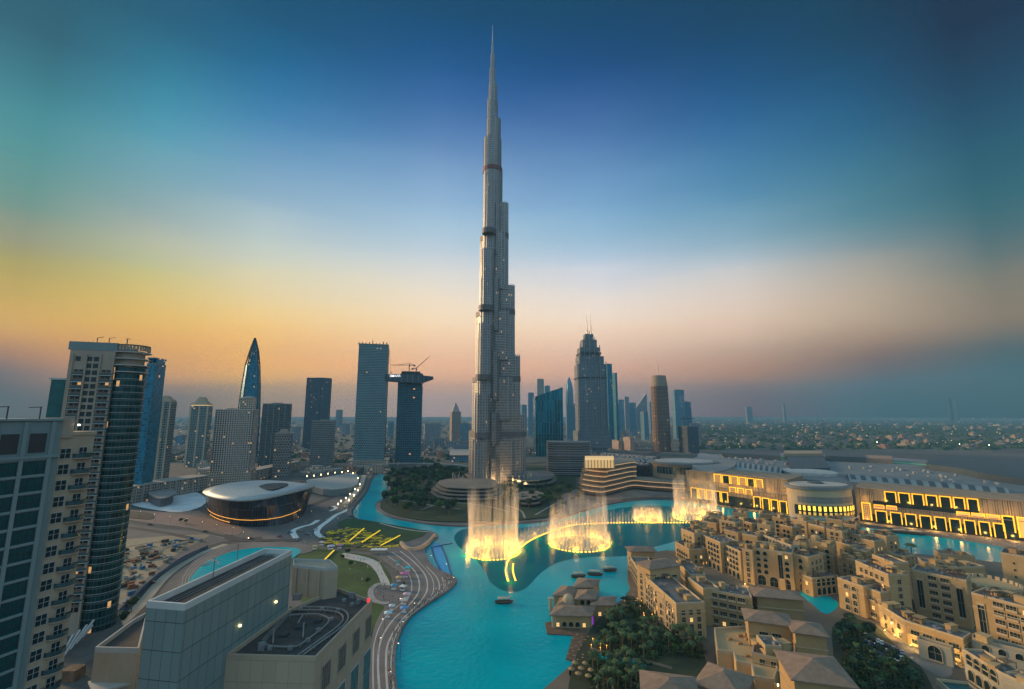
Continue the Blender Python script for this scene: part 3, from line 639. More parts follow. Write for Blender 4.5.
# round hotel tower with a mast
t = tower(653,671,386,1400,'tall curved beige hotel tower with a capped crown and mast', facade('hotel_tower', (.25,.165,.115), (.05,.05,.06), 5, 4.2, .72, .55, .02), 52, 0, round_n=20, stuff_roof=False, taper=.93, ledges=8.4, ledm=plain('hotel_band', (.29,.2,.14), .7, .1))
cx, cy, sx, dp, z1, rot = G(t); r = 27
m = MB(); m.cyl(cx, cy, z1+1.4, ZT(375,1400), r*.93, r*.78, 20); m.build('crown', plain('crown_beige', (.28,.21,.16), .7, .1), t); MB().cyl(cx, cy, ZT(375.5,1400), ZT(362,1400), 1.6, .4, 6).build('mast', M_steel, t)
# unfinished grey block with a crane
t = tower(678,698,427,1350,'low dark unfinished block to the right of the curved hotel tower', f_dark, 50, R(10))
crane(XY(686,1340,120)[0], 1360, G(t)[4], 24, 34, R(10), 'pale tower crane on the unfinished dark block')
crane(XY(757,5000,100)[0], 5000, 0, 90, 80, R(10), 'crane far off on the right horizon')
crane(XY(817,4200,100)[0], 4200, 0, 90, 80, R(100), 'distant crane right of the far square block')
crane(XY(822,2600,100)[0], 2600, 0, 62, 50, R(30), 'crane among the far low blocks right of centre')
# ================================================================== THE TALLEST TOWER
Y = 754
f_bk = facade('tallest_wall', (.30,.28,.27), (.10,.12,.145), 2.3, 4.4, .6, .6, .01, metal=.6, rough=.36, wmetal=.6, wrough=.5)
M_fin = plain('silver_fins', (.34,.345,.37), .52, .1, .05, metal=.8)
M_band = plain('mech_band', (.13,.12,.13), .6, .2, .05, metal=.4)
t = T('tallest_tower', 'very tall silver three winged tower stepping up to a thin spire', 'skyscraper', (XY(495,Y,0)[0], Y+15, 0))
BK = t; X0 = XY(492.6, Y, 700)[0]; Xb = X0+3; Yc = Y+15
def Xat(px, py): z = ZT(py, Yc); return XY(px, Yc, z)[0]
# reach of each wing: (reach measured sideways, top height)
def wing(name, ang, tiers, w0):
    out = MB(); fin = MB(); cap = MB(); d = (math.cos(ang), math.sin(ang)); n = (-d[1], d[0]); zprev = 0
    for k, (reach, zt) in enumerate(tiers):
        w = w0*(1-.055*k); m_ = []
        tip = []
        for i in range(9):
            a = math.pi*(i/8-.5); tip.append((reach-w*.42+w*.42*math.cos(a), w/2*math.sin(a)))
        poly = [(0, -w/2)]+tip+[(0, w/2)]
        pl = [(Xb+u*d[0]+v*n[0], Yc+u*d[1]+v*n[1]) for u, v in poly]
        out.prism(pl, max(0, zprev-8), zt, bottom=False)
        for i in range(1, 10):
            fin.box(pl[i][0], pl[i][1], max(0, zprev-2), .9, .9, zt-max(0, zprev-2)+2.5, ang)
        # shoulders beside the wing at the lower part of each tier
        if k < len(tiers)-1 or True:
            for s in (-1, 1):
                rr = reach*.62; q = [(0, s*w*.5), (rr, s*w*.5), (rr+w*.1, s*w*.60), (rr-w*.2, s*w*.76), (0, s*w*.80)]
                pl2 = [(Xb+u*d[0]+v*n[0], Yc+u*d[1]+v*n[1]) for u, v in q]; z_ = zprev+(zt-zprev)*.62
                out.prism(pl2, max(0, zprev-8), z_)
                for u, v in q[1:4]: fin.box(Xb+u*d[0]+v*n[0], Yc+u*d[1]+v*n[1], max(0, zprev-2), .9, .9, z_-max(0, zprev-2)+2, ang)
        zprev = zt
    o = out.build(name, f_bk, t); fin.build('fins', M_fin, o); return o
def z_(py): return ZT(py, Yc)
aR, aL, aF = R(8), R(128), R(-112)
def reach(px, py, ang, w): return (Xat(px, py)-Xb)/math.cos(ang)+0
wing('east_wing', aR, [(reach(525.5,430,aR,0), z_(415)), (reach(520,380,aR,0), z_(356)), (reach(514.6,300,aR,0), z_(286)), (reach(508.2,220,aR,0), z_(204))], 24)
wing('west_wing', aL, [(59, z_(433)), (51, z_(378)), (43, z_(311)), (33, z_(235)), (19, z_(142))], 24)
wing('front_wing', aF, [(54, z_(440)), (48, z_(396)), (40, z_(328)), (31, z_(254)), (20, z_(180))], 24)
# the core, round and narrowing
core = MB()
prof = [(490,483.0,502.5),(170,483.0,502.0),(140,483.6,501),(120,486.6,500.4),(101,487.3,497.6),(85,488.9,496.9),(70,489.7,495.3),(56,490.9,494.7),(47,491.8,493.6)]
zz = 0
for i in range(len(prof)-1):
    py, a, b = prof[i+1]; z1 = z_(py); r = (Xat(b, py)-Xat(a, py))/2; cx = (Xat(b, py)+Xat(a, py))/2
    n = 16; pl = [(cx+r*(1+.06*math.cos(3*2*math.pi*k/n))*math.cos(2*math.pi*k/n), Yc+r*math.sin(2*math.pi*k/n)) for k in range(n)]
    core.prism(pl, zz, z1); zz = z1-.5
co = core.build('core', f_bk, t)
fin = MB()
for i in range(1, len(prof)-1):
    py, a, b = prof[i+1]; r = (Xat(b, py)-Xat(a, py))/2; cx = (Xat(b, py)+Xat(a, py))/2
    for k in range(10): an = 2*math.pi*k/10; fin.box(cx+r*math.cos(an), Yc+r*math.sin(an), z_(prof[i][0])-2, .8, .8, z_(py)-z_(prof[i][0])+4, an)
fin.build('fins', M_fin, co)
sx_ = Xat(492.7, 40); m = MB(); m.cyl(sx_, Yc, z_(50), z_(36), 1.6, 1.0, 8); m.cyl(sx_, Yc, z_(36), z_(25), .9, .4, 8); m.build('spire', M_fin, t)
# dark plant floors wrap each wing
def ringband(py, Rr, Rl, Rf, w, name='plant_floor'):
    z = z_(py); m = MB()
    for ang, re in ((aR, Rr), (aL, Rl), (aF, Rf)):
        if re <= 0: continue
        d = (math.cos(ang), math.sin(ang)); n = (-d[1], d[0]); tip = [(re-w*.42+w*.44*math.cos(math.pi*(i/8-.5)), (w/2+.5)*math.sin(math.pi*(i/8-.5))) for i in range(9)]
        poly = [(0, -w/2-.5)]+tip+[(0, w/2+.5)]; m.prism([(Xb+u*d[0]+v*n[0], Yc+u*d[1]+v*n[1]) for u, v in poly], z-4.5, z+4.5, bottom=True)
    m.build(name, M_band, t)
ringband(434, reach(525.5,430,aR,0)+.8, 59.8, 54.8, 24.5); ringband(379, reach(520,380,aR,0)+.8, 51.8, 48.8, 23.5)
ringband(312, reach(514.6,300,aR,0)+.6, 43.7, 40.8, 22); ringband(236, reach(508.2,220,aR,0)+.6, 33.7, 31.8, 20.5); 
m = MB(); r = (Xat(502,170)-Xat(483,170))/2+.7; m.cyl((Xat(502,170)+Xat(483,170))/2, Yc, z_(173), z_(169), r, r, 18); m.build('plant_floor', plain('reddish_band', (.16,.06,.06), .6, .1), t)
# entrance pavilions and terraces at its foot
m = MB()
for k in range(24):
    an = R(150+k*250/23); m.box(Xb+64*math.cos(an), Yc+40*math.sin(an)-4, .9, 1.4, 1.4, 16)
m.build('entrance_columns', M_cream, t)
for dx_ in (-28, 8, 30, 48):
    l = bpy.data.lights.new('uplight_lamp', 'POINT'); l.energy = 26000; l.color = (1,.6,.25); l.shadow_soft_size = 3; lo = bpy.data.objects.new('uplight_lamp', l); C.objects.link(lo); lo.parent = t; lo.location = (dx_, -42, 6)
M_ter = plain('terrace_stone', (.19,.155,.125), .8, .2, .05); M_glassdk = glassy('dark_glass', (.03,.045,.05), .15, .4)
def terrace(name, label, px, levels, dh, z0=.9, shrink=.9, shift=(0,3), glass=True, trim=None, lit=None, cat='pavilion'):
    poly = ppoly(px, z0, 4); cx = sum(q[0] for q in poly)/len(poly); cy = sum(q[1] for q in poly)/len(poly)
    t = T(name, label, cat, (cx, cy, z0)); k = 1.0; z = z0; dx = dy = 0
    for i in range(levels):
        pl = [(cx+dx+(q[0]-cx)*k, cy+dy+(q[1]-cy)*k) for q in poly]
        MB().prism([(cx+dx+(q[0]-cx)*k*.95, cy+dy+(q[1]-cy)*k*.95) for q in poly], z, z+dh-.9, top=False).build('glazing', M_glassdk, t)
        MB().prism(pl, z+dh-.9, z+dh, bottom=True).build('slab', trim or M_ter, t)
        if lit:
            MB().prism([(cx+dx+(q[0]-cx)*k*.965, cy+dy+(q[1]-cy)*k*.965) for q in poly], z+dh-1.25, z+dh-.92, top=False).build('light_strip', lit, t)
        z += dh; k *= shrink; dx += shift[0]; dy += shift[1]
    return t, z
M_strip = emis('strip_light', (1,.72,.38), 2.2)
terrace('terrace_pavilion', 'low terraced building with pale curved slabs on the far lakeshore', [(430,492),(445,488),(480,487),(502,490),(500,500),(470,502),(440,500)], 4, 3.4, shrink=.93, lit=None)
terrace('entrance_pavilion', 'curved glass entrance hall at the foot of the tallest tower, left side', [(462,478),(480,476),(492,480),(486,487),(468,486)], 2, 6, lit=M_strip)
terrace('entrance_pavilion', 'dark curved hall with a sweeping white edge right of the tallest tower', [(503,480),(526,476.5),(552,476.5),(556,484),(538,488),(508,486)], 2, 5, lit=M_strip, trim=plain('grey_slab', (.12,.115,.11), .7, .2))
terrace('terrace_pavilion', 'small oval pavilion with a pale roof by the water behind the fountain', [(514,500),(530,497),(545,499),(540,506),(520,507)], 2, 4)
m_ = MB()
for ln in ([(455,474),(470,482),(488,483),(502,478),(530,476),(552,471)], [(420,510),(445,503),(480,505),(510,512)], [(505,505),(520,510),(525,518)], [(535,515),(560,502),(585,498)], [(400,500),(430,505),(460,509)]): ribbon(ln, 1.0, 2.2, m_)
structure(m_.build('park_path', MATS['kerb_stone']))
# ================================================================== NEAR BUILDINGS ON THE LEFT
def window_mesh(name, w, h, mg, mf, arch=False, frame=.12, d=.25, bars=1, rail=False):
    """returns (glass mesh, frame mesh) in local XZ plane facing -Y"""
    g = MB(); f = MB()
    if arch:
        pts = [(-w/2, 0), (w/2, 0)]+[(w/2*math.cos(a), h-w/2+w/2*math.sin(a)) for a in [math.pi*i/6 for i in range(7)]]
    else: pts = [(-w/2, 0), (w/2, 0), (w/2, h), (-w/2, h)]
    g.face([(x, -.03, z) for x, z in pts])
    n = len(pts)
    for i in range(n):
        a, b = pts[i], pts[(i+1) % n]; ca = (0, h*.5)
        k = 1+frame*2/max(w, .5)
        ao = (a[0]*k, ca[1]+(a[1]-ca[1])*k); bo = (b[0]*k, ca[1]+(b[1]-ca[1])*k)
        f.face([(a[0], -d, a[1]), (ao[0], -d, ao[1]), (bo[0], -d, bo[1]), (b[0], -d, b[1])]); f.face([(a[0], 0, a[1]), (a[0], -d, a[1]), (b[0], -d, b[1]), (b[0], 0, b[1])]); f.face([(ao[0], -d, ao[1]), (ao[0], 0, ao[1]), (bo[0], 0, bo[1]), (bo[0], -d, bo[1])])
    for k in range(bars): x = -w/2+w*(k+1)/(bars+1); f.box(x, -.06, 0, .08, .08, h*(.98 if not arch else .95))
    if bars: f.box(0, -.06, h*.5, w, .08, .08)
    if rail: f.box(0, -.45, -.1, w+.5, .8, .12); f.box(0, -.8, 0, w+.5, .06, .95)
    og = g.build(name, mg); of = f.build(name+'_frame', mf); mgm, mfm = og.data, of.data
    bpy.data.objects.remove(og); bpy.data.objects.remove(of); return mgm, mfm
class Windows:
    """collects windows of one building; the 100 nearest become parts, the others one part"""
    def __init__(s, t): s.t = t; s.l = []
    def add(s, pos, ang, meshes): s.l.append((Vector(pos), ang, meshes))
    def finish(s, cap=96, name='window'):
        s.l.sort(key=lambda q: (q[0]-Vector((0,0,H))).length); o = Vector(s.t['_o'])
        for pos, ang, (g, f) in s.l[:cap]:
            a = bpy.data.objects.new(name, g); C.objects.link(a); a.parent = s.t; a.location = pos-o; a.rotation_euler = (0,0,ang)
            b = bpy.data.objects.new('frame', f); C.objects.link(b); b.parent = a
        rest = s.l[cap:]
        if rest:
            for idx, nm in ((0, name), (1, 'frame')):
                bm = bmesh.new()
                M_ = __import__('mathutils').Matrix
                for pos, ang, mm in rest:
                    k = len(bm.verts); bm.from_mesh(mm[idx]); bm.verts.ensure_lookup_table()
                    bmesh.ops.transform(bm, matrix=M_.Translation(pos-o) @ M_.Rotation(ang, 4, 'Z'), verts=bm.verts[k:])
                me = bpy.data.meshes.new(nm); bm.to_mesh(me); bm.free(); me.materials.clear(); me.materials.append(rest[0][2][idx].materials[0])
                a = bpy.data.objects.new('window' if idx == 0 else 'window_frame', me); C.objects.link(a); a.parent = s.t; a['kind'] = 'stuff'
def frame_dir(a, b):
    """wall from a to b seen from its right side: unit vector, outward normal, angle"""
    u = Vector((b[0]-a[0], b[1]-a[1], 0)); L = u.length; u /= L; return u, Vector((u.y, -u.x, 0)), math.atan2(u.y, u.x), L
M_gl = glassy('window_glass', (.02,.045,.05), .08, .3)
M_glteal = glassy('teal_glass', (.02,.11,.115), .1, .45)
M_greywall = plain('grey_cladding', (.17,.235,.24), .7, .12, .08, fine=.6)
M_beigewall = plain('beige_render', (.42,.33,.24), .85, .15, .06, fine=.6)
M_beige2 = plain('pinkish_beige_render', (.36,.29,.23), .85, .12, .06, fine=.6)
M_slab = plain('balcony_slab', (.42,.42,.41), .7, .15, .2)
M_balu = glassy('balustrade_glass', (.05,.10,.11), .2, .2)
# --- grey clad tower at the left edge
g0 = (-103.2, 92.0); u = Vector((.29, .957, 0)).normalized(); nrm = Vector((u.y, -u.x, 0))
zt = 108.7; Lg = 11.2
t = T('apartment_tower', 'grey clad tower with pairs of wide windows at the left edge of the view', 'tower', (g0[0]-5, g0[1]+5, 0))
def along(s, d=0): return Vector((g0[0]+u.x*s+nrm.x*d, g0[1]+u.y*s+nrm.y*d, 0))
def quad(s0, s1, d0, d1): return [tuple(along(s, d)[:2]) for s, d in ((s0,d0),(s1,d0),(s1,d1),(s0,d1))]
MB().prism(quad(0, Lg, 0, -16), 0, zt).build('wall', M_greywall, t)
m = MB()
for s in (0, 4.6, 9.2): m.prism(quad(s, s+.7, .35, -.02), 0, zt-.2)
m.prism(quad(-.05, Lg+.05, .5, -.01), zt-7.8, zt-7.2, bottom=True); m.prism(quad(-.1, Lg+.1, .45, -16.1), zt+.05, zt+.5, bottom=True)
z = zt-8.2
while z > 20: m.prism(quad(0, 9.9, .22, -.015), z-.0, z+.5, bottom=True); z -= 3.45
m.build('cladding_ribs', plain('pale_rib', (.20,.27,.28), .7, .1, .1), t)
W = Windows(t); wm = window_mesh('window', 3.45, 2.75, M_glteal, M_darkm, bars=2, frame=.1, d=.12); an = math.atan2(u.y, u.x)
z = zt-11.2
while z > 22:
    for s in (2.72, 7.3): W.add(along(s, .02)+Vector((0,0,z)), an, wm)
    z -= 3.45
W.finish()
m = MB()
for s in (2.75, 7.3): m.prism(quad(s-1.4, s+1.4, .12, -.01), zt-6.6, zt-2.6, bottom=True)
m.build('louvre', M_darkm, t)
for s in (2.2, 7.5): mm = MB(); q = along(s, -1); mm.bar((q.x, q.y, zt), (q.x, q.y, zt+3.0), .16); mm.bar((q.x-2.6, q.y, zt+2.9), (q.x+.2, q.y, zt+3.0), .16); mm.build('davit_arm', M_darkm, t)
# --- beige wing with balconies joined beyond
t = T('apartment_tower', 'cream tower with dark square windows and round balconies next to the grey clad tower', 'tower', tuple(along(Lg+4, -6)[:2])+(0,))
zc = 105.4
MB().prism(quad(Lg+.02, Lg+6.9, -.6, -13), 0, zc).build('wall', M_beigewall, t)
MB().prism(quad(Lg+.0, Lg+2.4, -.3, -13), zc-.5, zc+4).build('stair_shaft', M_beige2, t)
MB().prism(quad(Lg+2.0, Lg+7.1, -.4, -13.2), zc+.02, zc+.8).build('parapet', M_beigewall, t)
W = Windows(t); wm2 = window_mesh('window', 1.9, 2.1, M_gl, M_slab, bars=1, frame=.1, d=.1); wm2b = window_mesh('window', 1.5, 2.2, M_gl, M_slab, bars=1, frame=.08, d=.08)
z = zc-5
while z > 20:
    W.add(along(Lg+1.6, -.58)+Vector((0,0,z)), an, wm2); W.add(along(Lg+4.9, -.58)+Vector((0,0,z)), an, wm2b)
    b = along(Lg+4.9, -.6); pl = [(b.x+u.x*1.9*math.cos(a)+nrm.x*1.5*max(0,math.sin(a)), b.y+u.y*1.9*math.cos(a)+nrm.y*1.5*max(0,math.sin(a))) for a in [math.pi*i/7 for i in range(8)]]
    o = MB().prism(pl, z-.25, z-.05, bottom=True).build('balcony', M_beigewall, t); r_ = MB(); r_.loft([[(*q, z-.05) for q in ccw(pl)], [(*q, z+.9) for q in ccw(pl)]]); r_.build('railing', M_balu, o)
    z -= 3.45
W.finish(60)
m = MB(); q = along(Lg+3, .1); m.box(q.x, q.y, zc+2.2, .3, .3, .3); m.build('roof_lamp', emis('white_lamp', (1,.9,.75), 8), t)
# --- tall beige tower with the curved glass bay
t = T('apartment_tower', 'tall beige balconied tower with a curved teal glass corner and a grey roof box', 'tower', (-208, 240, 0)); BT = t
a = Vector((*XY(70, 226, 140)[:2], 0)); b = Vector((*XY(115, 232, 140)[:2], 0)); uu, nn, an2, L2 = frame_dir(a, b)
def al(s, d=0): return a+uu*s+nn*d
def q2(s0, s1, d0, d1): return [tuple(al(s, d)[:2]) for s, d in ((s0,d0),(s1,d0),(s1,d1),(s0,d1))]
z1 = ZT(350, 228); z0top = ZT(343, 228); zstep = ZT(380, 228)
MB().prism(q2(0, L2, 0, -28), 0, z1).build('wall', M_beige2, t)
MB().prism(q2(-1.0, L2+.5, .1, -24), z1+.02, z0top+.6).build('roof_box', M_greywall, t)
MB().prism(q2(-6.5, -.02, -1.5, -24), 0, zstep).build('glass_flank', M_glteal, t)
MB().prism(q2(-7.2, .4, -1.0, -24.2), zstep, zstep+.8).build('flank_parapet', M_slab, t)
# curved bay
cen = al(L2+4.0, -7.5); Rb = 7.4
def arc(r, a0=-1.75, a1=1.0, n=14): return [(cen.x+r*math.cos(lerp(a0, a1, i/n)), cen.y+r*math.sin(lerp(a0, a1, i/n))) for i in range(n+1)]
zb = ZT(366, 232)
MB().prism(arc(Rb)+[tuple(al(L2-2, -20)[:2]), tuple(al(L2-2, -2)[:2])], 0, zb).build('curved_glass', facade('bay_glass', (.05,.085,.085), (.008,.055,.06), 1.6, 3.45, .9, .84, .02, metal=.5), t)
m = MB(); r_ = MB(); z = 18
while z < zb+8:
    big = z > zb-4; m.prism(arc(Rb+(1.2 if big else .07))+[tuple(al(L2-2, -20)[:2]), tuple(al(L2-2, -2)[:2])], z, z+(.45 if big else .2), bottom=True); z += 3.45
m.build('floor_slabs', M_slab, t)
MB().prism(arc(Rb-1.5)+[tuple(al(L2-2, -20)[:2]), tuple(al(L2-2, -2)[:2])], zb, zb+8.5).build('upper_bay', M_beige2, t)
m = MB(); zz = zb+8.6
for i in range(15): q = arc(Rb)[i]; m.box(q[0], q[1], zz, .8, .8, 2.4)
m.loft([[(*q, zz+2.4) for q in arc(Rb+.4)], [(*q, zz+3.0) for q in arc(Rb+.4)]], closed=False); m.prism(arc(Rb+.4)+arc(Rb-.6)[::-1], zz+2.4, zz+3.0, bottom=True); m.build('crown_ring', M_beige2, t)
# windows and balconies of the flat front
W = Windows(t); w1 = window_mesh('window', 1.9, 2.1, M_gl, M_darkm, bars=1, frame=.08, d=.08); z = z1-5.5; bal = []
row = 0
while z > 22:
    for s in (8.2, 10.9) if row > 0 else (3.5, 8.2, 10.9): W.add(al(s, .02)+Vector((0,0,z)), an2, w1)
    if row > 1: bal.append(z)
    z -= 3.45; row += 1
W.finish(72)
for k, z in enumerate(bal):
    for s0, s1 in ((2.2, 6.6), (L2-5.0, L2+.6)):
        o = MB().prism(q2(s0, s1, 1.3, -.02), z-.45, z-.15, bottom=True).build('balcony', M_slab, t)
        r_ = MB(); r_.prism(q2(s0, s1, 1.3, 1.22), z-.15, z+.75, top=True); r_.build('railing', M_balu, o)
m = MB()
for s0, s1 in ((2.4, 6.4), (L2-4.8, L2-.1)): m.prism(q2(s0, s1, .04, -.02), 18, bal[0]+2.5, bottom=True)
m.build('recess_glazing', facade('recess', (.17,.13,.11), (.015,.025,.03), 2.0, 3.45, .7, .62, .03), t)
m = MB()
for s in (1.5, 7.0, L2-5.6, L2-.2): m.prism(q2(s-.35, s+.35, .7, -.01), 10, z1-2)
m.build('piers', M_beige2, t)
m = MB()
for s in (8, 13): q = al(s, -5); m.bar((q.x, q.y, z0top+.6), (q.x, q.y, z0top+3.6), .25); m.bar((q.x-.1, q.y, z0top+3.5), (q.x+3.2, q.y, z0top+4.0), .2)
q = al(L2+2, -6); m.bar((q.x, q.y, z1), (q.x, q.y, z1+7.5), .3); m.bar((q.x-1, q.y, z1+7.4), (q.x+1.6, q.y, z1+7.4), .25)
m.build('davit_arm', M_darkm, t)
# podium and pergola at its foot
t = T('podium', 'low podium with slanting pale beams between the beige tower and the grey box building', 'podium', (-165, 190, 0))
pq = [P(30,640,8), P(118,612,8), P(128,640,8), P(95,689,8), P(20,700,8)]; MB().prism([(q.x, q.y) for q in pq], 0, 8).build('roof_slab', plain('podium_roof', (.09,.08,.07), .9, .4, .2), t)
m = MB()
for k in range(7):
    a_ = P(52+k*6, 668-k*6, 8); b_ = P(66+k*7, 640-k*5, 14); m.bar(a_, b_, .7)
m.build('beam', M_slab, t); m = MB(); q = P(90,628,8.5); m.box(q.x, q.y, 8, 7, 5, 3); m.build('lit_kiosk', emis('violet_light', (.12,.08,.9), 1.3), t)
m = MB(); q = P(72,676,9); m.box(q.x, q.y, 8, 6, 5, 4); m.build('brown_shop', plain('kiosk_brown', (.16,.09,.05), .8, .4, .4), t)  # plain wood-brown kiosk box, not glowing
# --- grey box building and beige roof in the foreground
t = T('rooftop_block', 'grey tiled box building with a sunken roof and two small wall lamps, bottom left', 'building', (-80, 135, 0))
c1 = P(147,601,66.3); c2 = P(185,604,66.3); c3 = P(292,550,66.3); c4 = P(265,548,66.3)
f_tile = facade('tile_cladding', (.05,.065,.065), (.20,.275,.27), 2.8, 6.2, .965, .975, 0, metal=0, rough=.55, wrough=.7, gv=.12)
box = [(c.x, c.y) for c in (c1, c2, c3, c4)]
MB().prism(box, 0, 64.8, top=True).build('wall', f_tile, t)
def rim(poly, z0, z1, wd, m=None):
    m = m or MB(); p = ccw(poly); n = len(p); inner = []
    for i in range(n):
        a = Vector(p[i-1]); b = Vector(p[i]); c_ = Vector(p[(i+1) % n]); d1 = (b-a).normalized(); d2 = (c_-b).normalized()
        n1 = Vector((-d1.y, d1.x)); n2 = Vector((-d2.y, d2.x)); bis = (n1+n2).normalized(); inner.append(tuple(b+bis*wd/max(.3, bis.dot(n1))))
    A = [(*q, z0) for q in p]; B_ = [(*q, z1) for q in p]; Ci = [(*q, z1) for q in inner]; D = [(*q, z0) for q in inner]
    m.loft([A, B_, Ci, D]); return m
rim(box, 64.8, 66.3, .5).build('parapet', plain('parapet_white', (.55,.57,.56), .7, .1, .2), t)
m = MB(); k_ = ccw([tuple(Vector(q).lerp(Vector(((box[0][0]+box[2][0])/2, (box[0][1]+box[2][1])/2)), .12)) for q in box]); m.cap([(q[0], q[1]) for q in k_], 64.85); m.build('roof_deck', plain('roof_felt', (.06,.055,.05), .9, .4, .3), t)
# roof rail track + gondola posts
for px_, py_ in ((213,578), (237,562)):
    q = P(px_, py_, 65); m = MB(); m.bar((q.x, q.y, 64.9), (q.x, q.y, 70.4), .16); m.bar((q.x-1.2, q.y-3.5, 69.2), (q.x+.5, q.y+2.0, 69.2), .14); m.bar((q.x, q.y, 70.2), (q.x-1.0, q.y-3.2, 69.3), .1); m.build('davit_arm', M_steel, t)
m = MB(); 
for off in (.3, .42): 
    a_ = c1.lerp(c2, off); b_ = c4.lerp(c3, off); m.bar((a_.x, a_.y+1, 65.0), (b_.x, b_.y-1, 65.0), .14)
m.build('track_rail', M_steel, t)
for px_, py_ in ((244,634), (279,609)):
    # lamps on the long wall
    d = (c3-c2).normalized(); nw = Vector((d.y, -d.x, 0)); best = None
    for s in range(0, 120):
        q = c2.lerp(c3, s/119)
        for z in (56, 54.5, 53):
            v = Vector((q.x, q.y, z-H)); t_ = v.y*cp+v.z*sp; X_ = 512+F*v.x/t_; Y_ = 344.5-F*(-v.y*sp+v.z*cp)/t_
            e = (X_-px_)**2+(Y_-py_)**2
            if best is None or e < best[0]: best = (e, q.x, q.y, z)
    m = MB(); m.box(best[1]+nw.x*.3, best[2]+nw.y*.3, best[3], .45, .45, .5); m.build('wall_lamp', emis('wall_lamp_glow', (1,.75,.3), 5), t)
# beige roof building
t = T('rooftop_block', 'beige building with curved track rails and vents on its dark roof, bottom left', 'building', (-62, 150, 0))
d6 = (c3-c2).normalized(); n6 = Vector((d6.y, -d6.x, 0))
A_ = P(233,655,48); B2 = P(316,657,48); C2 = P(372,600,48); D2 = P(338,588,48); E2 = P(290,592,48)
sA = c2+(A_-c2).dot(d6)*d6; sE = c3+d6*1.5; foot = [(sA.x+.05, sA.y), (B2.x, B2.y), (C2.x, C2.y), (D2.x, D2.y), (sE.x+.05, sE.y)]
MB().prism(foot, 0, 47, top=True).build('wall', facade('beige_panels', (.28,.21,.15), (.44,.345,.25), 3.4, 5.2, .975, .985, 0, metal=0, rough=.8, wrough=.8, gv=.1), t)
rim(foot, 47, 48.1, .5).build('parapet', M_beigewall, t)
m = MB(); m.cap([(q[0]*.985-.9, q[1]) for q in ccw(foot)], 47.06); m.build('roof_deck', MATS['roof_felt'], t)
# track rails
o_ = Vector((0,0,48))
def trk(px, name='track_rail', wdt=.35):
    q = smooth_line([(P(x, y, 48).x, P(x, y, 48).y) for x, y in px], 6); m = MB()
    for i in range(len(q)-1): m.bar((*q[i], 47.75), (*q[i+1], 47.75), wdt, .3)
    for i in range(0, len(q), 4): m.box(q[i][0], q[i][1], 47, .3, .3, .6)
    m.build(name, plain('rail_grey', (.24,.235,.225), .7, .2), t)
trk([(290,606),(320,606),(340,608),(348,614),(344,624),(322,640),(303,654)]); trk([(290,614),(315,613),(328,617),(326,624),(308,638),(296,645),(275,645),(258,642)])
trk([(290,609),(318,609),(336,611),(343,616),(339,624),(318,640),(298,654)]); trk([(303,614),(298,622)]); trk([(304,622),(303,636)]); trk([(274,628),(273,642)])
rr = random.Random(3)
for px_, py_ in ((270,650),(290,650),(308,642),(318,632),(331,621),(338,612),(322,611),(300,611),(262,646),(344,602),(352,606)): q = P(px_, py_, 47); m = MB(); m.box(q.x, q.y, 47.1, 1.3, 1.1, .9, rr.random()); m.build('roof_vent', plain('vent_grey', (.2,.2,.21), .6, .2), t)
# penthouse at the back
p1 = P(293,565,57); p2 = P(325,569,57); p3 = P(338,567,57); p4 = P(330,560,57); p5 = P(293,559,57)
MB().prism([(q.x, q.y) for q in (p1, p2, p3, p4, p5)], 47, 56.3).build('penthouse', M_beigewall, t)
ph = rim([(q.x, q.y) for q in (p1, p2, p3, p4, p5)], 56.3, 57.2, .5).build('penthouse_parapet', M_slab, t)
m = MB(); e = (p2-p1); e.normalize()
for k in range(3): q = p1.lerp(p2, .12+.36*k); m.box(q.x, q.y-.25, 47.2, .7, .7, 9.3)
m.build('pilaster', M_beigewall, t)
q = P(372,611,48.6); m = MB(); m.box(C2.x-.6, C2.y-2, 48.1, .8, .8, 1.1); m.build('red_beacon', emis('red_lamp', (.9,.05,.05), .8), t)
# window openings on its right wall
uu3, nn3, an3, L3 = frame_dir((B2.x, B2.y), (C2.x, C2.y))
W = Windows(t); wg = window_mesh('window', 4.6, 6.2, plain('screen_grille', (.11,.10,.09), .7, .4, .5), M_beige2, bars=3, frame=.25, d=.2)
for k in range(4): W.add(Vector((B2.x, B2.y, 0))+uu3*(6+k*9.5)+Vector((0,0,37.4)), an3, wg)
wg2 = window_mesh('window', 5.6, 13, M_gl, M_slab, bars=5, frame=.2, d=.2)
for k in range(4): W.add(Vector((B2.x, B2.y, 0))+uu3*(6+k*9.5)+Vector((0,0,20)), an3, wg2)
W.finish(name='window')
# beige annex in front left of the grey box
t = T('annex', 'small beige annex with a sunken roof against the left side of the grey box building', 'building', (-95, 120, 0))
q1 = P(95,648,52); q2_ = P(139,649,52); q3 = P(148,612,52); q4 = P(133,620,52)
po = [(q.x, q.y) for q in (q1, q2_, q3, q4)]; MB().prism(po, 0, 51).build('wall', M_beigewall, t); rim(po, 51, 52.2, .4).build('parapet', M_slab, t); m = MB(); cc_ = [sum(q[0] for q in po)/4, sum(q[1] for q in po)/4]; m.cap([(lerp(cc_[0], q[0], .95), lerp(cc_[1], q[1], .95)) for q in ccw(po)], 51.05); m.build('roof_deck', MATS['roof_felt'], t)
m = MB(); q = P(108,684,44); m.prism([(P(x,y,44).x, P(x,y,44).y) for x, y in ((88,682),(122,676),(130,684),(94,694))], 43.7, 44.2, bottom=True); m.build('canopy', M_slab, t)
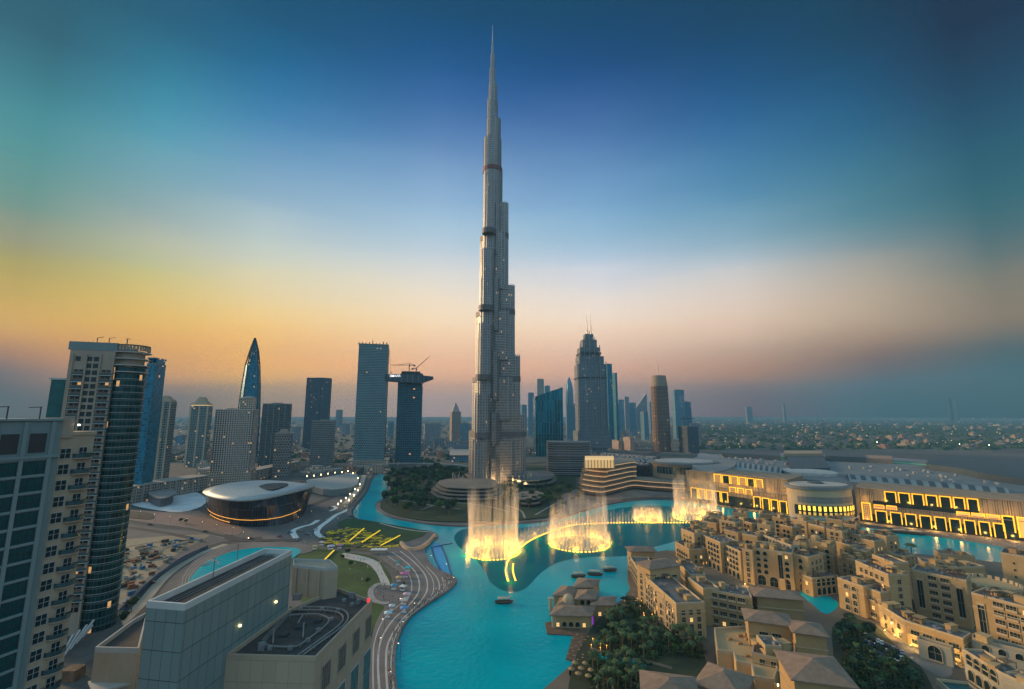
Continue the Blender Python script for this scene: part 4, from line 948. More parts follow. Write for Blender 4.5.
# ================================================================== THE OPERA HALL
t = T('opera_hall', 'ship shaped hall with a pale curved roof overhanging dark glass walls', 'concert hall', tuple(P(258,515,.8)))
base = ppoly([(211,516),(225,523),(250,527),(280,525),(300,517),(305,508),(290,500),(255,498),(225,502),(210,508)], .8, 4)
topp = ppoly([(203,500),(222,511),(252,512),(285,502),(314,489),(296,484),(262,481),(235,484),(212,490)], 30, 4)
zr = 27
# resample both outlines by angle about their own centres
def by_angle(poly, n=40):
    cx = sum(q[0] for q in poly)/len(poly); cy = sum(q[1] for q in poly)/len(poly); out = []
    for k in range(n):
        a = 2*math.pi*k/n; d = (math.cos(a), math.sin(a)); best = 0
        for i in range(len(poly)):
            p, q = poly[i], poly[(i+1) % len(poly)]; ex, ey = q[0]-p[0], q[1]-p[1]; den = d[0]*ey-d[1]*ex
            if abs(den) < 1e-9: continue
            s_ = ((p[0]-cx)*ey-(p[1]-cy)*ex)/den; r_ = ((p[0]-cx)*d[1]-(p[1]-cy)*d[0])/den
            if s_ > 0 and -1e-6 <= r_ <= 1+1e-6: best = max(best, s_)
        out.append((cx+best*d[0], cy+best*d[1]))
    return out, (cx, cy)
B0, bc = by_angle(base); Tq = ppoly([(204,494),(222,500),(250,501.5),(284,495.5),(314,487),(300,484),(268,481.5),(238,483),(213,488)], zr, 4); T0, tcn = by_angle(Tq)
m = MB(); mid = [(lerp(a[0], b[0], .75), lerp(a[1], b[1], .75), 20) for a, b in zip(B0, T0)]
m.loft([[(*q, .8) for q in B0], mid, [(q[0]*.985+tcn[0]*.015, q[1]*.985+tcn[1]*.015, zr) for q in T0]])
m.build('glass_wall', facade('opera_glass', (.09,.075,.075), (.035,.035,.045), 2.4, 9, .86, .93, .0, metal=.6, rough=.15), t)
m = MB(); m.loft([[(*q, zr) for q in T0], [(tcn[0]+(q[0]-tcn[0])*1.03, tcn[1]+(q[1]-tcn[1])*1.03, zr+1.3) for q in T0], [(tcn[0]+(q[0]-tcn[0])*.8, tcn[1]+(q[1]-tcn[1])*.8, zr+3.4) for q in T0], [(tcn[0]+(q[0]-tcn[0])*.4, tcn[1]+(q[1]-tcn[1])*.4, zr+4.6) for q in T0]])
m.cap([(tcn[0]+(q[0]-tcn[0])*.4, tcn[1]+(q[1]-tcn[1])*.4) for q in T0], zr+4.6); m.build('roof', plain('opera_roof', (.40,.43,.44), .5, .12, .05, metal=.2), t, smooth=True)
m = MB(); m.prism(ppoly([(259,487),(272,490),(288,485),(283,483.5),(268,484)], zr+4.6, 3), zr+4.0, zr+5.2); m.build('roof_recess', M_darkm, t)
for z, kk, e_ in ((7.6, 1.01, 'opera_light'), (3.2, 1.012, 'opera_light')):
    m = MB(); fr = [(lerp(a[0], b[0], .72*z/19.2), lerp(a[1], b[1], .72*z/19.2)) for a, b in zip(B0, T0)]; ring_ = [(bc[0]+(q[0]-bc[0])*kk, bc[1]+(q[1]-bc[1])*kk) for q in fr]
    half = [q for i, q in enumerate(ring_) if (22 <= i <= 38 if z > 5 else 24 <= i <= 31)]
    m.loft([[(*q, z) for q in half], [(*q, z+.55) for q in half]], closed=False); m.build('light_strip', emis(e_, (1,.42,.06), .9), t)
m = MB()
for i in range(0, 40, 1): a_, b_ = B0[i], T0[i]; k=.72; m.bar((a_[0], a_[1], .8), (lerp(a_[0],b_[0],k)*1.0, lerp(a_[1],b_[1],k), 20), .5)
m.build('mullions', M_darkm, t)
t = T('pavilion', 'dark oval kiosk on the pale plaza left of the opera hall', 'pavilion', tuple(P(160,505,1)))
m = MB(); m.prism(ppoly([(149,502),(160,507),(172,503),(170,499),(152,499)], 1, 4), 1, 11); m.build('wall', plain('kiosk_wall', (.14,.13,.14), .7, .2), t)
m = MB(); m.prism(ppoly([(147,502),(160,508),(174,503),(171,498),(151,498)], 1, 4), 11, 12.2, bottom=True); m.build('roof', M_roof, t)
sheet('white_plaza', [(128,497),(150,492),(190,491),(206,498),(202,506),(180,512),(150,509),(130,504)], .9, plain('white_plaza_stone', (.6,.62,.64), .7, .25, .05), n=3)
sheet('dark_terrace', [(120,511),(150,513),(150,519),(118,516)], 1.4, M_dark, .3)
# canopy block with lamps beside the canal
t = T('canopy_hall', 'low hall with a row of lamps along its pale roof edge beside the canal', 'hall', tuple(P(330,487,1)))
hp = ppoly([(306,486),(325,483),(352,478),(358,483),(355,492),(330,496),(312,492)], 1, 3)
MB().prism(hp, 1, 9).build('wall', plain('teal_wall', (.16,.20,.20), .6, .2), t); MB().prism([(q[0]*1.0, q[1]) for q in hp], 9.02, 10, bottom=True).build('roof', plain('hall_roof', (.35,.34,.32), .7, .2), t)
lamp_m = emis('warm_bulb', (1,.74,.34), 5)
def bulb(x, y, z, r, parent, mat=lamp_m, name='lamp'):
    m = MB(); m.cyl(x, y, z-r, z+r, r*.8, r*.8, 6); return m.build(name, mat, parent)
rowp = [(307,476),(314,475.5),(321,474.5),(328,473.5),(335,472.5),(342,472),(348,471),(353,473),(358,478),(360,484),(358,490),(354,495)]
for x_, y_ in rowp: q = P(x_, y_, 11); bulb(q.x, q.y, 10.8, 1.0, t)
t2 = T('promenade_shops', 'low pale shop row with round lamps running along the canal', 'shops', tuple(P(362,490,1)))
m = MB(); 
for a_, b_ in (((352,500),(361,488)), ((361,488),(364,478)), ((345,508),(352,500))):
    p_ = P(*a_, 1); q_ = P(*b_, 1); m.bar((p_.x, p_.y, 3.5), (q_.x, q_.y, 3.5), 7, 5)
m.build('wall', M_cream, t2)
for x_, y_ in ((346,498),(350,494),(355,489),(341,501),(349,500),(338,504)): q = P(x_, y_, 7); bulb(q.x, q.y, 7, .9, t2)

rr = random.Random(12)
for px_, py_, w_, d_, h_, nm_ in ((300,628,5,4,.5,'roof_hatch'),(318,622,4,3,.5,'roof_hatch'),(284,636,4,4,.5,'roof_hatch'),(352,598,3.2,2.2,1.6,'air_handler'),(358,604,2.4,2,1.3,'air_handler'),(297,600,5,2,1.8,'air_handler'),(262,650,3,2.4,1.4,'air_handler')):
    q = P(px_, py_, 47); m = MB(); m.box(q.x, q.y, 47.08, w_*.55, d_*.7, h_, .06); m.box(q.x, q.y, 47.08+h_+.01, w_*.45, d_*.55, .15, .06); m.build(nm_, M_darkm if nm_ == 'roof_hatch' else MATS['vent_grey'], bpy.data.objects['rooftop_block.001'])
m = MB(); a_ = P(292,607,47.3); b_ = P(262,640,47.3)
for k in range(4): m.bar((a_.x+k*.5, a_.y-k*.6, 47.35), (b_.x+k*.5, b_.y-k*.6, 47.35), .16)
m.build('pipe_run', MATS['rail_grey'], bpy.data.objects['rooftop_block.001'])
# ================================================================== THE FOUNTAIN SHOW
def jet_mat(name, c, a0, a1, pw=1.0, streak=1.0):
    m, n, p, o = newmat(name); n.nodes.remove(p)
    uv = nd(n, 'ShaderNodeUVMap'); s = nd(n, 'ShaderNodeSeparateXYZ'); n.links.new(uv.outputs[0], s.inputs[0])
    nzt = nd(n, 'ShaderNodeTexNoise'); nzt.inputs['Scale'].default_value = 1.0; nzt.inputs['Detail'].default_value = 3
    mp = nd(n, 'ShaderNodeMapping'); mp.inputs['Scale'].default_value = (streak*1.0, 1.2, 1); n.links.new(uv.outputs[0], mp.inputs[0]); n.links.new(mp.outputs[0], nzt.inputs[0])
    fall = mth(n, 'POWER', mth(n, 'SUBTRACT', 1.0, s.outputs[1], True), pw)
    al = mth(n, 'MULTIPLY', mth(n, 'ADD', mth(n, 'MULTIPLY', fall, a0-a1), a1), mth(n, 'MULTIPLY', mth(n, 'ADD', nzt.outputs[0], -.12), 2.0, ), True)
    al = mth(n, 'MULTIPLY', al, mth(n, 'MULTIPLY', mth(n, 'SUBTRACT', 1.0, s.outputs[1], True), 6.0, True))
    df = nd(n, 'ShaderNodeBsdfDiffuse'); df.inputs[0].default_value = (*c, 1); tl = nd(n, 'ShaderNodeBsdfTranslucent'); tl.inputs[0].default_value = (*c, 1)
    mx = nd(n, 'ShaderNodeMixShader'); mx.inputs[0].default_value = .5; n.links.new(df.outputs[0], mx.inputs[1]); n.links.new(tl.outputs[0], mx.inputs[2])
    tr = nd(n, 'ShaderNodeBsdfTransparent'); m2 = nd(n, 'ShaderNodeMixShader'); n.links.new(al, m2.inputs[0]); n.links.new(tr.outputs[0], m2.inputs[1]); n.links.new(mx.outputs[0], m2.inputs[2])
    n.links.new(m2.outputs[0], o.inputs[0]); return m
M_jet = jet_mat('water_jet', (.9,.9,.9), .5, .06, 1.2)
M_mist = jet_mat('spray', (.9,.88,.85), .22, .0, 1.5, 14)
M_tall = jet_mat('high_jet', (.9,.88,.85), .2, .05, .9)
M_lamp = emis('fountain_lamp', (1,.50,.04), 3.6)
M_lamp2 = emis('fountain_lamp_soft', (1,.48,.03), 1.5)
def jet_mesh(h, r0, r1, lean=(0,0)):
    m = MB(); n = 6; K = 5
    for k in range(K):
        a, b = k/K, (k+1)/K
        ra = lerp(r0, r1, a**1.2); rb = lerp(r0, r1, b**1.2)
        for i in range(n):
            t0 = 2*math.pi*i/n; t1 = 2*math.pi*(i+1)/n
            def pt(f, r, th): return (lean[0]*f*f+r*math.cos(th), lean[1]*f*f+r*math.sin(th), h*f)
            m.face([pt(a, ra, t0), pt(a, ra, t1), pt(b, rb, t1), pt(b, rb, t0)], [(i*.7, a), (i*.7+.7, a), (i*.7+.7, b), (i*.7, b)])
    o = m.build('water_jet', M_jet); me = o.data; bpy.data.objects.remove(o); return me
J1 = [jet_mesh(h, .45, 1.5) for h in (8, 10, 12)]
J2 = [jet_mesh(h, .7, 2.4) for h in (38, 45, 52)]
for me in J2: me.materials.clear(); me.materials.append(M_tall)
J3 = [jet_mesh(h, .4, .7) for h in (5, 6, 7)]
J4 = [jet_mesh(h, .4, .9) for h in (11, 13, 15)]
def put(me, x, y, parent, name='water_jet', z=.1, s=(1,1,1)):
    o = bpy.data.objects.new(name, me); C.objects.link(o); o.parent = parent; oo = parent['_o']; o.location = (x-oo[0], y-oo[1], z-oo[2]); o.scale = s; return o
def curtain(pts, h, closed, seed, taper=1.0, cx=0, cy=0):
    m = MB(); u_ = 0; n = len(pts); rr = random.Random(seed)
    for i in range(n if closed else n-1):
        a, b = pts[i], pts[(i+1) % n]; L = math.hypot(b[0]-a[0], b[1]-a[1])
        for k in range(3):
            f0, f1 = k/3, (k+1)/3
            def q(p, f): return (cx+(p[0]-cx)*lerp(1, taper, f), cy+(p[1]-cy)*lerp(1, taper, f), .1+h*f)
            m.face([q(a,f0), q(b,f0), q(b,f1), q(a,f1)], [(u_/18, f0), ((u_+L)/18, f0), ((u_+L)/18, f1), (u_/18, f1)])
        u_ += L
    return m
def vol_mat():
    m, n, p, o = newmat('fountain_mist'); n.nodes.remove(p); v = nd(n, 'ShaderNodeVolumePrincipled'); v.inputs['Color'].default_value = (.95,.95,.95,1); v.inputs['Anisotropy'].default_value = .2
    tc = nd(n, 'ShaderNodeTexCoord'); s = nd(n, 'ShaderNodeSeparateXYZ'); n.links.new(tc.outputs['Object'], s.inputs[0])
    r2 = mth(n, 'SQRT', mth(n, 'ADD', mth(n, 'MULTIPLY', s.outputs[0], s.outputs[0]), mth(n, 'MULTIPLY', s.outputs[1], s.outputs[1])))
    fz = mth(n, 'POWER', 2.718, mth(n, 'MULTIPLY', s.outputs[2], -.13))
    ed = mth(n, 'DIVIDE', mth(n, 'SUBTRACT', 31.0, r2), 12.0, True)
    nz_ = nd(n, 'ShaderNodeTexNoise'); nz_.inputs['Scale'].default_value = .12; n.links.new(tc.outputs['Object'], nz_.inputs[0])
    n.links.new(mth(n, 'MULTIPLY', mth(n, 'MULTIPLY', fz, ed), mth(n, 'MULTIPLY', nz_.outputs[0], .045)), v.inputs['Density']); n.links.new(v.outputs[0], o.inputs['Volume']); return m
M_vol = vol_mat()
def ring_fountain(cx, cy, r, label, tall, n=44, seed=0, inner=True, strong=1.0):
    t = T('ring_fountain', label, 'fountain', (cx, cy, .05)); rr = random.Random(seed)
    m = MB()
    for i in range(n): a = 2*math.pi*i/n; m.box(cx+r*math.cos(a), cy+r*math.sin(a), .1, 1.5, .8, .5, a+math.pi/2)
    o = m.build('ring_lamps', M_lamp, t); o['kind'] = 'stuff'
    for i in range(n): a = 2*math.pi*i/n; put(rr.choice(J1), cx+r*math.cos(a), cy+r*math.sin(a), t)
    if inner:
        m = MB(); r2 = r*.56
        for i in range(20): a = 2*math.pi*i/20; m.box(cx+r2*math.cos(a), cy+r2*math.sin(a), .1, 1.0, .6, .4, a+math.pi/2)
        o = m.build('inner_lamps', M_lamp2, t); o['kind'] = 'stuff'
        for i in range(20): a = 2*math.pi*i/20; put(rr.choice(J3), cx+r2*math.cos(a), cy+r2*math.sin(a), t)
    if tall:
        for i in range(36): a = 2*math.pi*i/36+rr.uniform(-.05,.05); put(rr.choice(J2), cx+r*.9*math.cos(a), cy+r*.9*math.sin(a), t, s=(1,1,tall*rr.uniform(.8,1.1)))
    N = 48
    for k, (f, h, tp) in enumerate(((1.0, 7, 1.03), (1.07, 4, 1.08), (.93, 24, 1.0))):
        pts = [(cx+r*f*math.cos(2*math.pi*i/N), cy+r*f*math.sin(2*math.pi*i/N)) for i in range(N)]
        o = curtain(pts, h*(tall**.5 if tall else .8), True, seed+k, tp, cx, cy).build('spray_curtain', M_mist, t); o['kind'] = 'stuff'
    # light thrown up into the spray by the ring
    for i in range(7):
        a = 2*math.pi*i/7; l = bpy.data.lights.new('ring_light', 'POINT'); l.energy = 5200*strong; l.color = (1,.47,.04); l.shadow_soft_size = 2
        lo = bpy.data.objects.new('ring_light', l); C.objects.link(lo); lo.parent = t; lo.location = (r*1.0*math.cos(a), r*1.0*math.sin(a), 2.2)
        l = bpy.data.lights.new('ring_spot', 'SPOT'); l.energy = 48000*strong; l.color = (1,.47,.07); l.shadow_soft_size = 2; l.spot_size = R(110); l.spot_blend = .8
        lo = bpy.data.objects.new('ring_spot', l); C.objects.link(lo); lo.parent = t; lo.location = (r*.7*math.cos(a), r*.7*math.sin(a), .6); lo.rotation_euler = (math.pi, 0, 0)
    m = MB(); m.cyl(cx, cy, .3, 24*min(1,r/22), r*1.22, r*1.12, 24); m.cap([(cx+r*1.25*math.cos(-2*math.pi*i/24), cy+r*1.25*math.sin(-2*math.pi*i/24)) for i in range(24)], .3)
    o = m.build('spray_mist', M_vol, t); o['kind'] = 'stuff'
    return t
c = P(493,552,0); ring_fountain(c.x, c.y, 21.5, 'leftmost ring of lit fountain jets, with the high faint columns above', 1.05, 46, 1)
c = P(579,543.5,0); ring_fountain(c.x, c.y, 26, 'large lit fountain ring in the middle of the lake, right of the leftmost one', .85, 50, 2)
c = P(648,520,0); ring_fountain(c.x, c.y, 14, 'small lit fountain ring before the terraced mall front', 0, 36, 3, False, .4)
c = P(696,518,0); ring_fountain(c.x, c.y, 23, 'rightmost lit fountain ring, partly behind the sandy hotel blocks', .95, 40, 4, False)
arcs = [([(508,581),(506,573),(506.5,565),(510,558),(518,550),(530,541),(545,534),(562,528),(576,525),(600,523.5),(630,523),(660,523),(690,523)], 'long curved line of lit jets linking the fountain rings')]
for px, lb in arcs:
    q = smooth_line([(P(x, y, 0).x, P(x, y, 0).y) for x, y in px], 10); t = T('jet_line', lb, 'fountain', (*q[40], .05))
    # even spacing
    pts = [q[0]]; 
    for i in range(1, len(q)):
        while math.hypot(q[i][0]-pts[-1][0], q[i][1]-pts[-1][1]) >= 3.1:
            d = math.hypot(q[i][0]-pts[-1][0], q[i][1]-pts[-1][1]); pts.append((lerp(pts[-1][0], q[i][0], 3.1/d), lerp(pts[-1][1], q[i][1], 3.1/d)))
    m = MB()
    for i, p in enumerate(pts): m.box(p[0], p[1], .1, 1.3, .8, .45)
    o = m.build('line_lamps', M_lamp, t); o['kind'] = 'stuff'
    for i, p in enumerate(pts[:98]): put((J3 if i < 14 else J4)[i % 3], p[0], p[1], t)
    o = curtain(pts, 8, False, 9).build('spray_curtain', M_mist, t); o['kind'] = 'stuff'
    # the second row of the tail
    pt2 = [(p[0]+5, p[1]+.8) for p in pts[:12]]; m = MB()
    for p in pt2: m.box(p[0], p[1], .1, 1.0, .8, .4)
    o = m.build('line_lamps', M_lamp, t); o['kind'] = 'stuff'
    for i in range(0, len(pts), 9):
        l = bpy.data.lights.new('line_light', 'POINT'); l.energy = 1800; l.color = (1,.48,.04); l.shadow_soft_size = 1.2
        lo = bpy.data.objects.new('line_light', l); C.objects.link(lo); lo.parent = t; lo.location = Vector((pts[i][0]+1.5, pts[i][1]-2.5, 3.5))-Vector(t['_o'])
# ================================================================== BOATS
M_wood = plain('dark_wood', (.10,.06,.035), .7, .3, .8); M_thatch = plain('boat_canopy', (.5,.40,.28), .9, .2, 1)
def boat(x, y, ang, L, label, group=None, canopy=True):
    t = T('water_taxi', label, 'boat', (0,0,0)); m = MB(); W_ = L*.28
    def hull(z, k, kb): return [(L/2*k, 0, z+.4*k), (L*.3*k, W_/2*kb, z), (-L*.3*k, W_/2*kb, z), (-L*.48*k, W_*.25*kb, z+.25), (-L*.48*k, -W_*.25*kb, z+.25), (-L*.3*k, -W_/2*kb, z), (L*.3*k, -W_/2*kb, z)]
    a = hull(-.2, .85, .7); b = hull(1.1, 1, 1); m.loft([a, b]); m.cap([(q[0], q[1]) for q in b], .8); m.build('hull', M_wood, t)
    m = MB(); m.loft([b, [(q[0]*1.02, q[1]*1.04, q[2]+.22) for q in b]]); m.build('gunwale', M_kerb, t)
    if canopy:
        m = MB(); zz = 3.0; q = rect(0, 0, L*.62, W_*.95, 0); m.hip(q, zz, .5, .15); m.build('canopy', M_thatch, t)
        for sx_ in (-1, 0, 1):
            for sy_ in (-1, 1): MB().bar((sx_*L*.27, sy_*W_*.4, .8), (sx_*L*.27, sy_*W_*.4, 2.9), .12).build('post', M_wood, t)
        m = MB(); m.box(0, W_*.25, .8, L*.5, .5, .45); m.box(0, -W_*.25, .8, L*.5, .5, .45); m.build('bench', M_wood, t)
    t.location = (x, y, .25); t.rotation_euler = (0, 0, ang)
    if group: t['group'] = group
    return t
bts = [(504,603,R(5),11.5,'dark canopied boat alone in the open water below the fountain tail'),(578.5,577,R(8),11,'canopied boat nearest the island restaurant, left of the row of three'),
       (595,575,R(-8),11.5,'middle boat of the row of three by the sandy hotel'),(610,571,R(10),11,'rightmost boat of the row of three, nearest the sandy hotel wall')]
for x, y, a, L, lb in bts: q = P(x, y, .3); boat(q.x, q.y, a, L, lb)
for x, y, a, lb in ((900,533,R(-15),'boat moored below the yellow arches at the right, left of another'),(916,534.5,R(-20),'boat moored below the yellow arches, right of its neighbour')): q = P(x, y, .3); boat(q.x, q.y, a, 16, lb)
# floating pier by the blue basin
t = T('floating_pier', 'thin dark floating pier line beside the bright blue basin', 'pier', tuple(P(440,560,.1)))
m = MB(); ribbon([(432,547),(434,556),(439,567),(446,577)], .5, 1.2, m, .4); ribbon([(441,545),(446,556),(450,570),(453,578)], .5, 1.0, m, .4); ribbon([(432,547),(441,545),(452,543)], .5, 1, m, .4); m.build('deck', plain('pier_blue', (.03,.10,.22), .6, .2), t)
# ================================================================== THE MALL ACROSS THE LAKE
M_mallstone = plain('mall_stone', (.34,.25,.17), .8, .15, .05, fine=.4); M_mallroof = plain('mall_roof', (.19,.20,.20), .8, .2, .03, fine=.15)
M_slate = plain('slate_roof', (.06,.085,.10), .7, .2, .03); M_yellow = emis('yellow_outline', (1,.50,.03), 1.0); M_litfill = emis('lit_panel', (1,.42,.10), .7); M_litpink = facade('lit_shop_panel', (.16,.09,.04), (.2,.1,.05), 1.5, 1.9, .8, .8, lit=1.3, litc=(1,.5,.14), lits=.55, metal=0)
M_green = emis('green_lights', (.05,.55,.18), .35)
f_ribbed = facade('ribbed_stone', (.36,.26,.17), (.24,.175,.115), 1.6, 60, .5, .99, 0, metal=0, rough=.8)
def ray_plane(px, py, A, B):
    d = Vector(((px-512)/F, cp-(344.5-py)/F*sp, sp+(344.5-py)/F*cp)); n = Vector((B.y-A.y, -(B.x-A.x), 0)).normalized(); o = Vector((0,0,H))
    return o+d*((A-o).dot(n)/d.dot(n)), n
class Wall:
    def __init__(s, a, b, z=1.3): s.A = P(*a, z); s.B = P(*b, z); s.u = (s.B-s.A).normalized(); s.n = Vector((s.u.y, -s.u.x, 0))
    def pt(s, px, py):
        q, _ = ray_plane(px, py, s.A, s.B); return ((q-s.A).dot(s.u), q.z)
    def at(s, l, z, d=0): q = s.A+s.u*l+s.n*d; return (q.x, q.y, z)
    def panel(s, m, l0, l1, z0, z1, d0, d1):
        F_ = [s.at(l0, z0, d1), s.at(l1, z0, d1), s.at(l1, z1, d1), s.at(l0, z1, d1)]; K = [s.at(l0, z0, d0), s.at(l1, z0, d0), s.at(l1, z1, d0), s.at(l0, z1, d0)]
        m.face(F_, [(l0, z0), (l1, z0), (l1, z1), (l0, z1)])
        for i in range(4): j = (i+1) % 4; m.face([K[i], K[j], F_[j], F_[i]])
    def frame(s, x0, y0, x1, y1, t, fill=None, wd=.9, open_bottom=True, name='arch_frame'):
        l0, zt = s.pt(x0, y0); l1, zt2 = s.pt(x1, y0+(y1-y0)*0); _, zb = s.pt(x0, y1); l1 = max(l1, l0+2); m = MB()
        s.panel(m, l0, l0+wd, zb, zt, .02, .9); s.panel(m, l1-wd, l1, zb, zt, .02, .9); s.panel(m, l0+wd, l1-wd, zt-wd, zt, .02, .85)
        o = m.build(name, M_yellow, t); m = MB(); s.panel(m, l0+wd+.05, l1-wd-.05, zb, zt-wd-.05, .01, .3); m.build('arch_panel', fill or M_glassdk, o)
mall = T('shopping_mall', 'long mall with arches outlined in yellow light, drums and striped skylights', 'mall', (420, 520, 1.3))
WD = Wall((690,499.5), (790,513.5)); WF = Wall((858,521), (1062,546))
def wallface(Wl, l0, l1, z1, dep, mat, name='facade_wall', d=0):
    q = [Wl.at(l0, 0, d), Wl.at(l1, 0, d), Wl.at(l1, 0, -dep), Wl.at(l0, 0, -dep)]; return MB().prism([(a[0], a[1]) for a in q], 1.3, z1).build(name, mat, mall)
LD = (WD.B-WD.A).length; LF = (WF.B-WF.A).length
wallface(WD, -4, LD, 37.5, 60, f_ribbed); wallface(WF, 0, LF, 35, 60, f_ribbed)
#print('FR', WD.pt(713.8,473.6), WD.pt(690.8,487.2), WD.pt(753.4,496), WF.pt(884,491), WF.pt(875,510), WF.pt(873,504), WF.pt(956,511), WF.pt(858,487), LD, LF)
def band(Wl, l0, l1, z0, z1, d, mat, name): m = MB(); Wl.panel(m, l0, l1, z0, z1, .01, d); return m.build(name, mat, mall)
band(WD, -4.4, LD, 37.2, 38.2, 1.0, M_mallstone, 'cornice'); band(WF, -.4, LF, 34.6, 35.6, 1.0, M_mallstone, 'cornice')
band(WD, -4.3, LD, 20.6, 21.4, .7, M_mallroof, 'balcony_ledge'); band(WF, 14, LF, 17.8, 18.4, .7, M_mallroof, 'balcony_ledge')
band(WD, -4.2, LD-.2, 1.5, 12, .25, M_glassdk, 'shopfront'); band(WF, 2, LF-.2, 1.5, 10, .25, M_glassdk, 'shopfront'); band(WF, 14.2, LF*.66, 19.2, 23.5, .25, M_glassdk, 'terrace_glazing')
for k in range(6): WD.frame(713.8+8.3*k, 473.6+1.05*k, 721.2+8.3*k, 481.6+1.1*k, mall, (M_litpink, M_glassdk, M_litpink, M_litpink, M_glassdk, M_litpink)[k], .75)
for k in range(5): WD.frame(690.8+7.6*k, 487.2+1.1*k, 697.4+7.6*k, 497+1.2*k, mall, (M_glassdk, M_litpink, M_litpink, M_glassdk, M_glassdk)[k], .75)
for k in range(3): WD.frame(729.4+8*k, 486.6+1.1*k, 736+8*k, 492+1.2*k, mall, M_litpink, .75)
for k in range(4): WD.frame(753.4+8.6*k, 496+1.5*k, 760.4+8.8*k, 507+1.9*k, mall, M_glassdk, .75)
for k in range(7): WF.frame(884+13.7*k, 491+1.15*k, 895.6+13.7*k, 501.5+1.3*k, mall, M_glassdk, .8)
for k in range(9): WF.frame(875+14.7*k, 510+1.55*k, 886.6+14.7*k, 521.3+1.9*k, mall, M_glassdk, .8)
WF.frame(861, 502, 870.4, 519, mall, M_litpink, .9)
for k in range(2): WF.frame(873.6+12.4*k, 504+1*k, 884+12.6*k, 508+1*k, mall, M_litfill, .5)
for k in range(3): WF.frame(956+15*k, 511+1.4*k, 969.5+15*k, 515.4+1.5*k, mall, M_litfill, .5)
WF.frame(1001, 515, 1013.5, 531, mall, M_glassdk, .9); WF.frame(1016, 516.5, 1034, 537, mall, M_litfill, 1)
def roofpoly(px, z0, z1, mat, name, n=4, sm=True, par=None): return MB().prism(ppoly(px, z1, n, sm), z0, z1, bottom=True).build(name, mat, par or mall)
roofpoly([(696,467),(790,478),(858,484),(1040,496),(1080,488),(1060,470),(900,458),(760,452),(700,455)], 2, 32.4, M_mallroof, 'main_roof', sm=False)
roofpoly([(1000,493),(1080,500),(1080,470),(1010,466)], 2, 31, M_slate, 'main_roof', sm=False)
for Wl, ls in ((WD, [8+k*18 for k in range(7)]), (WF, [8+k*17 for k in range(9)])):
    for l_ in ls:
        for z_l, en in ((4, 1700), (24, 1300)):
            l = bpy.data.lights.new('wall_washer', 'POINT'); l.energy = en; l.color = (1,.55,.12); l.shadow_soft_size = 1; lo = bpy.data.objects.new('wall_washer', l); C.objects.link(lo); lo.parent = mall; lo.location = Vector(Wl.at(l_, z_l, 5))-Vector(mall['_o'])
# drums
def drum(pc, rxpx, z, yr, label_par, wallm, lit=None, n=40, over=1.06, name='drum'):
    c = P(pc[0], pc[1], z); r = rxpx/F*(c.y*cp+(z-H)*sp); pts = [(c.x+r*math.cos(2*math.pi*i/n), c.y+yr*r*math.sin(2*math.pi*i/n)) for i in range(n)]
    o = MB().prism(pts, 1.3, z-3, top=False).build(name, wallm, label_par); p2 = [(c.x+(q[0]-c.x)*over, c.y+(q[1]-c.y)*over) for q in pts]
    MB().prism(p2, z-3, z, bottom=True).build('drum_roof', M_mallroof, label_par); p3 = [(c.x+(q[0]-c.x)*.9, c.y+(q[1]-c.y)*.9) for q in pts]
    MB().prism(p3, z, z+1.0).build('drum_roof_disc', plain('drum_top', (.40,.38,.35), .7, .15, .03), label_par); return c, r, pts
c, r, pts = drum((818,484.5), 30, 37, .62, mall, plain('drum_stone', (.48,.36,.22), .8, .12, .05))
fr = [q for q in pts if q[1] < c.y]; fr.sort(key=lambda q: q[0])
def drumstrip(fr, c, k, z0, z1, mat, name, i0, i1): 
    q = [(c.x+(p[0]-c.x)*k, c.y+(p[1]-c.y)*k) for p in fr[i0:i1]]; m = MB(); m.loft([[(*p, z0) for p in q], [(*p, z1) for p in q]], closed=False); return m.build(name, mat, mall)
drumstrip(fr, c, 1.01, 21, 27, plain('drum_grille', (.22,.19,.17), .7, .2), 'drum_grille', 2, 17)
drumstrip(fr, c, 1.02, 9, 18.4, M_glassdk, 'drum_glazing', 1, 18)
for i in range(2, 17):
    for z0, z1, mm in ((13.4, 18, emis('drum_lit', (1,.6,.06), 1.6)), (9.2, 12, emis('drum_lit_low', (1,.55,.08), .5))):
        a, b = Vector(fr[i]), Vector(fr[i+1]); a2 = a.lerp(b, .2); b2 = a.lerp(b, .72); q = [(c.x+(p[0]-c.x)*1.03, c.y+(p[1]-c.y)*1.03) for p in (a2, b2)]
        m = MB(); m.loft([[(*p, z0) for p in q], [(*p, z1) for p in q]], closed=False); m.build('drum_window', mm, mall)
drumstrip(fr, c, 1.12, 6, 7.2, plain('ledge_pale', (.5,.48,.45), .7, .1), 'drum_ledge', 0, 19)
m = MB(); m.dome(c.x, c.y+4, 38, 8, 2); m.build('drum_dark_disc', M_slate, mall)
c, r, pts = drum((684,461), 31, 40, .8, mall, M_mallstone); fr = [q for q in pts if q[1] < c.y]; fr.sort(key=lambda q: q[0])
drumstrip(fr, c, 1.012, 24, 34, facade('drum_strip', (.25,.24,.23), (.03,.07,.09), 5, 40, .9, .99, 0), 'drum_glazing', 1, 10); drumstrip(fr, c, 1.02, 16, 17.5, M_mallroof, 'drum_ledge', 0, 19); 
roofpoly([(690,462),(712,467),(735,464),(716,457),(700,456)], 32.6, 35.5, plain('sweeping_roof', (.27,.25,.23), .7, .15, .03), 'sweeping_roof')
roofpoly([(692,466),(712,472),(730,468),(736,462),(724,458),(704,460)], 33, 38.6, plain('sweeping_roof', (.27,.25,.23)), 'sweeping_roof')
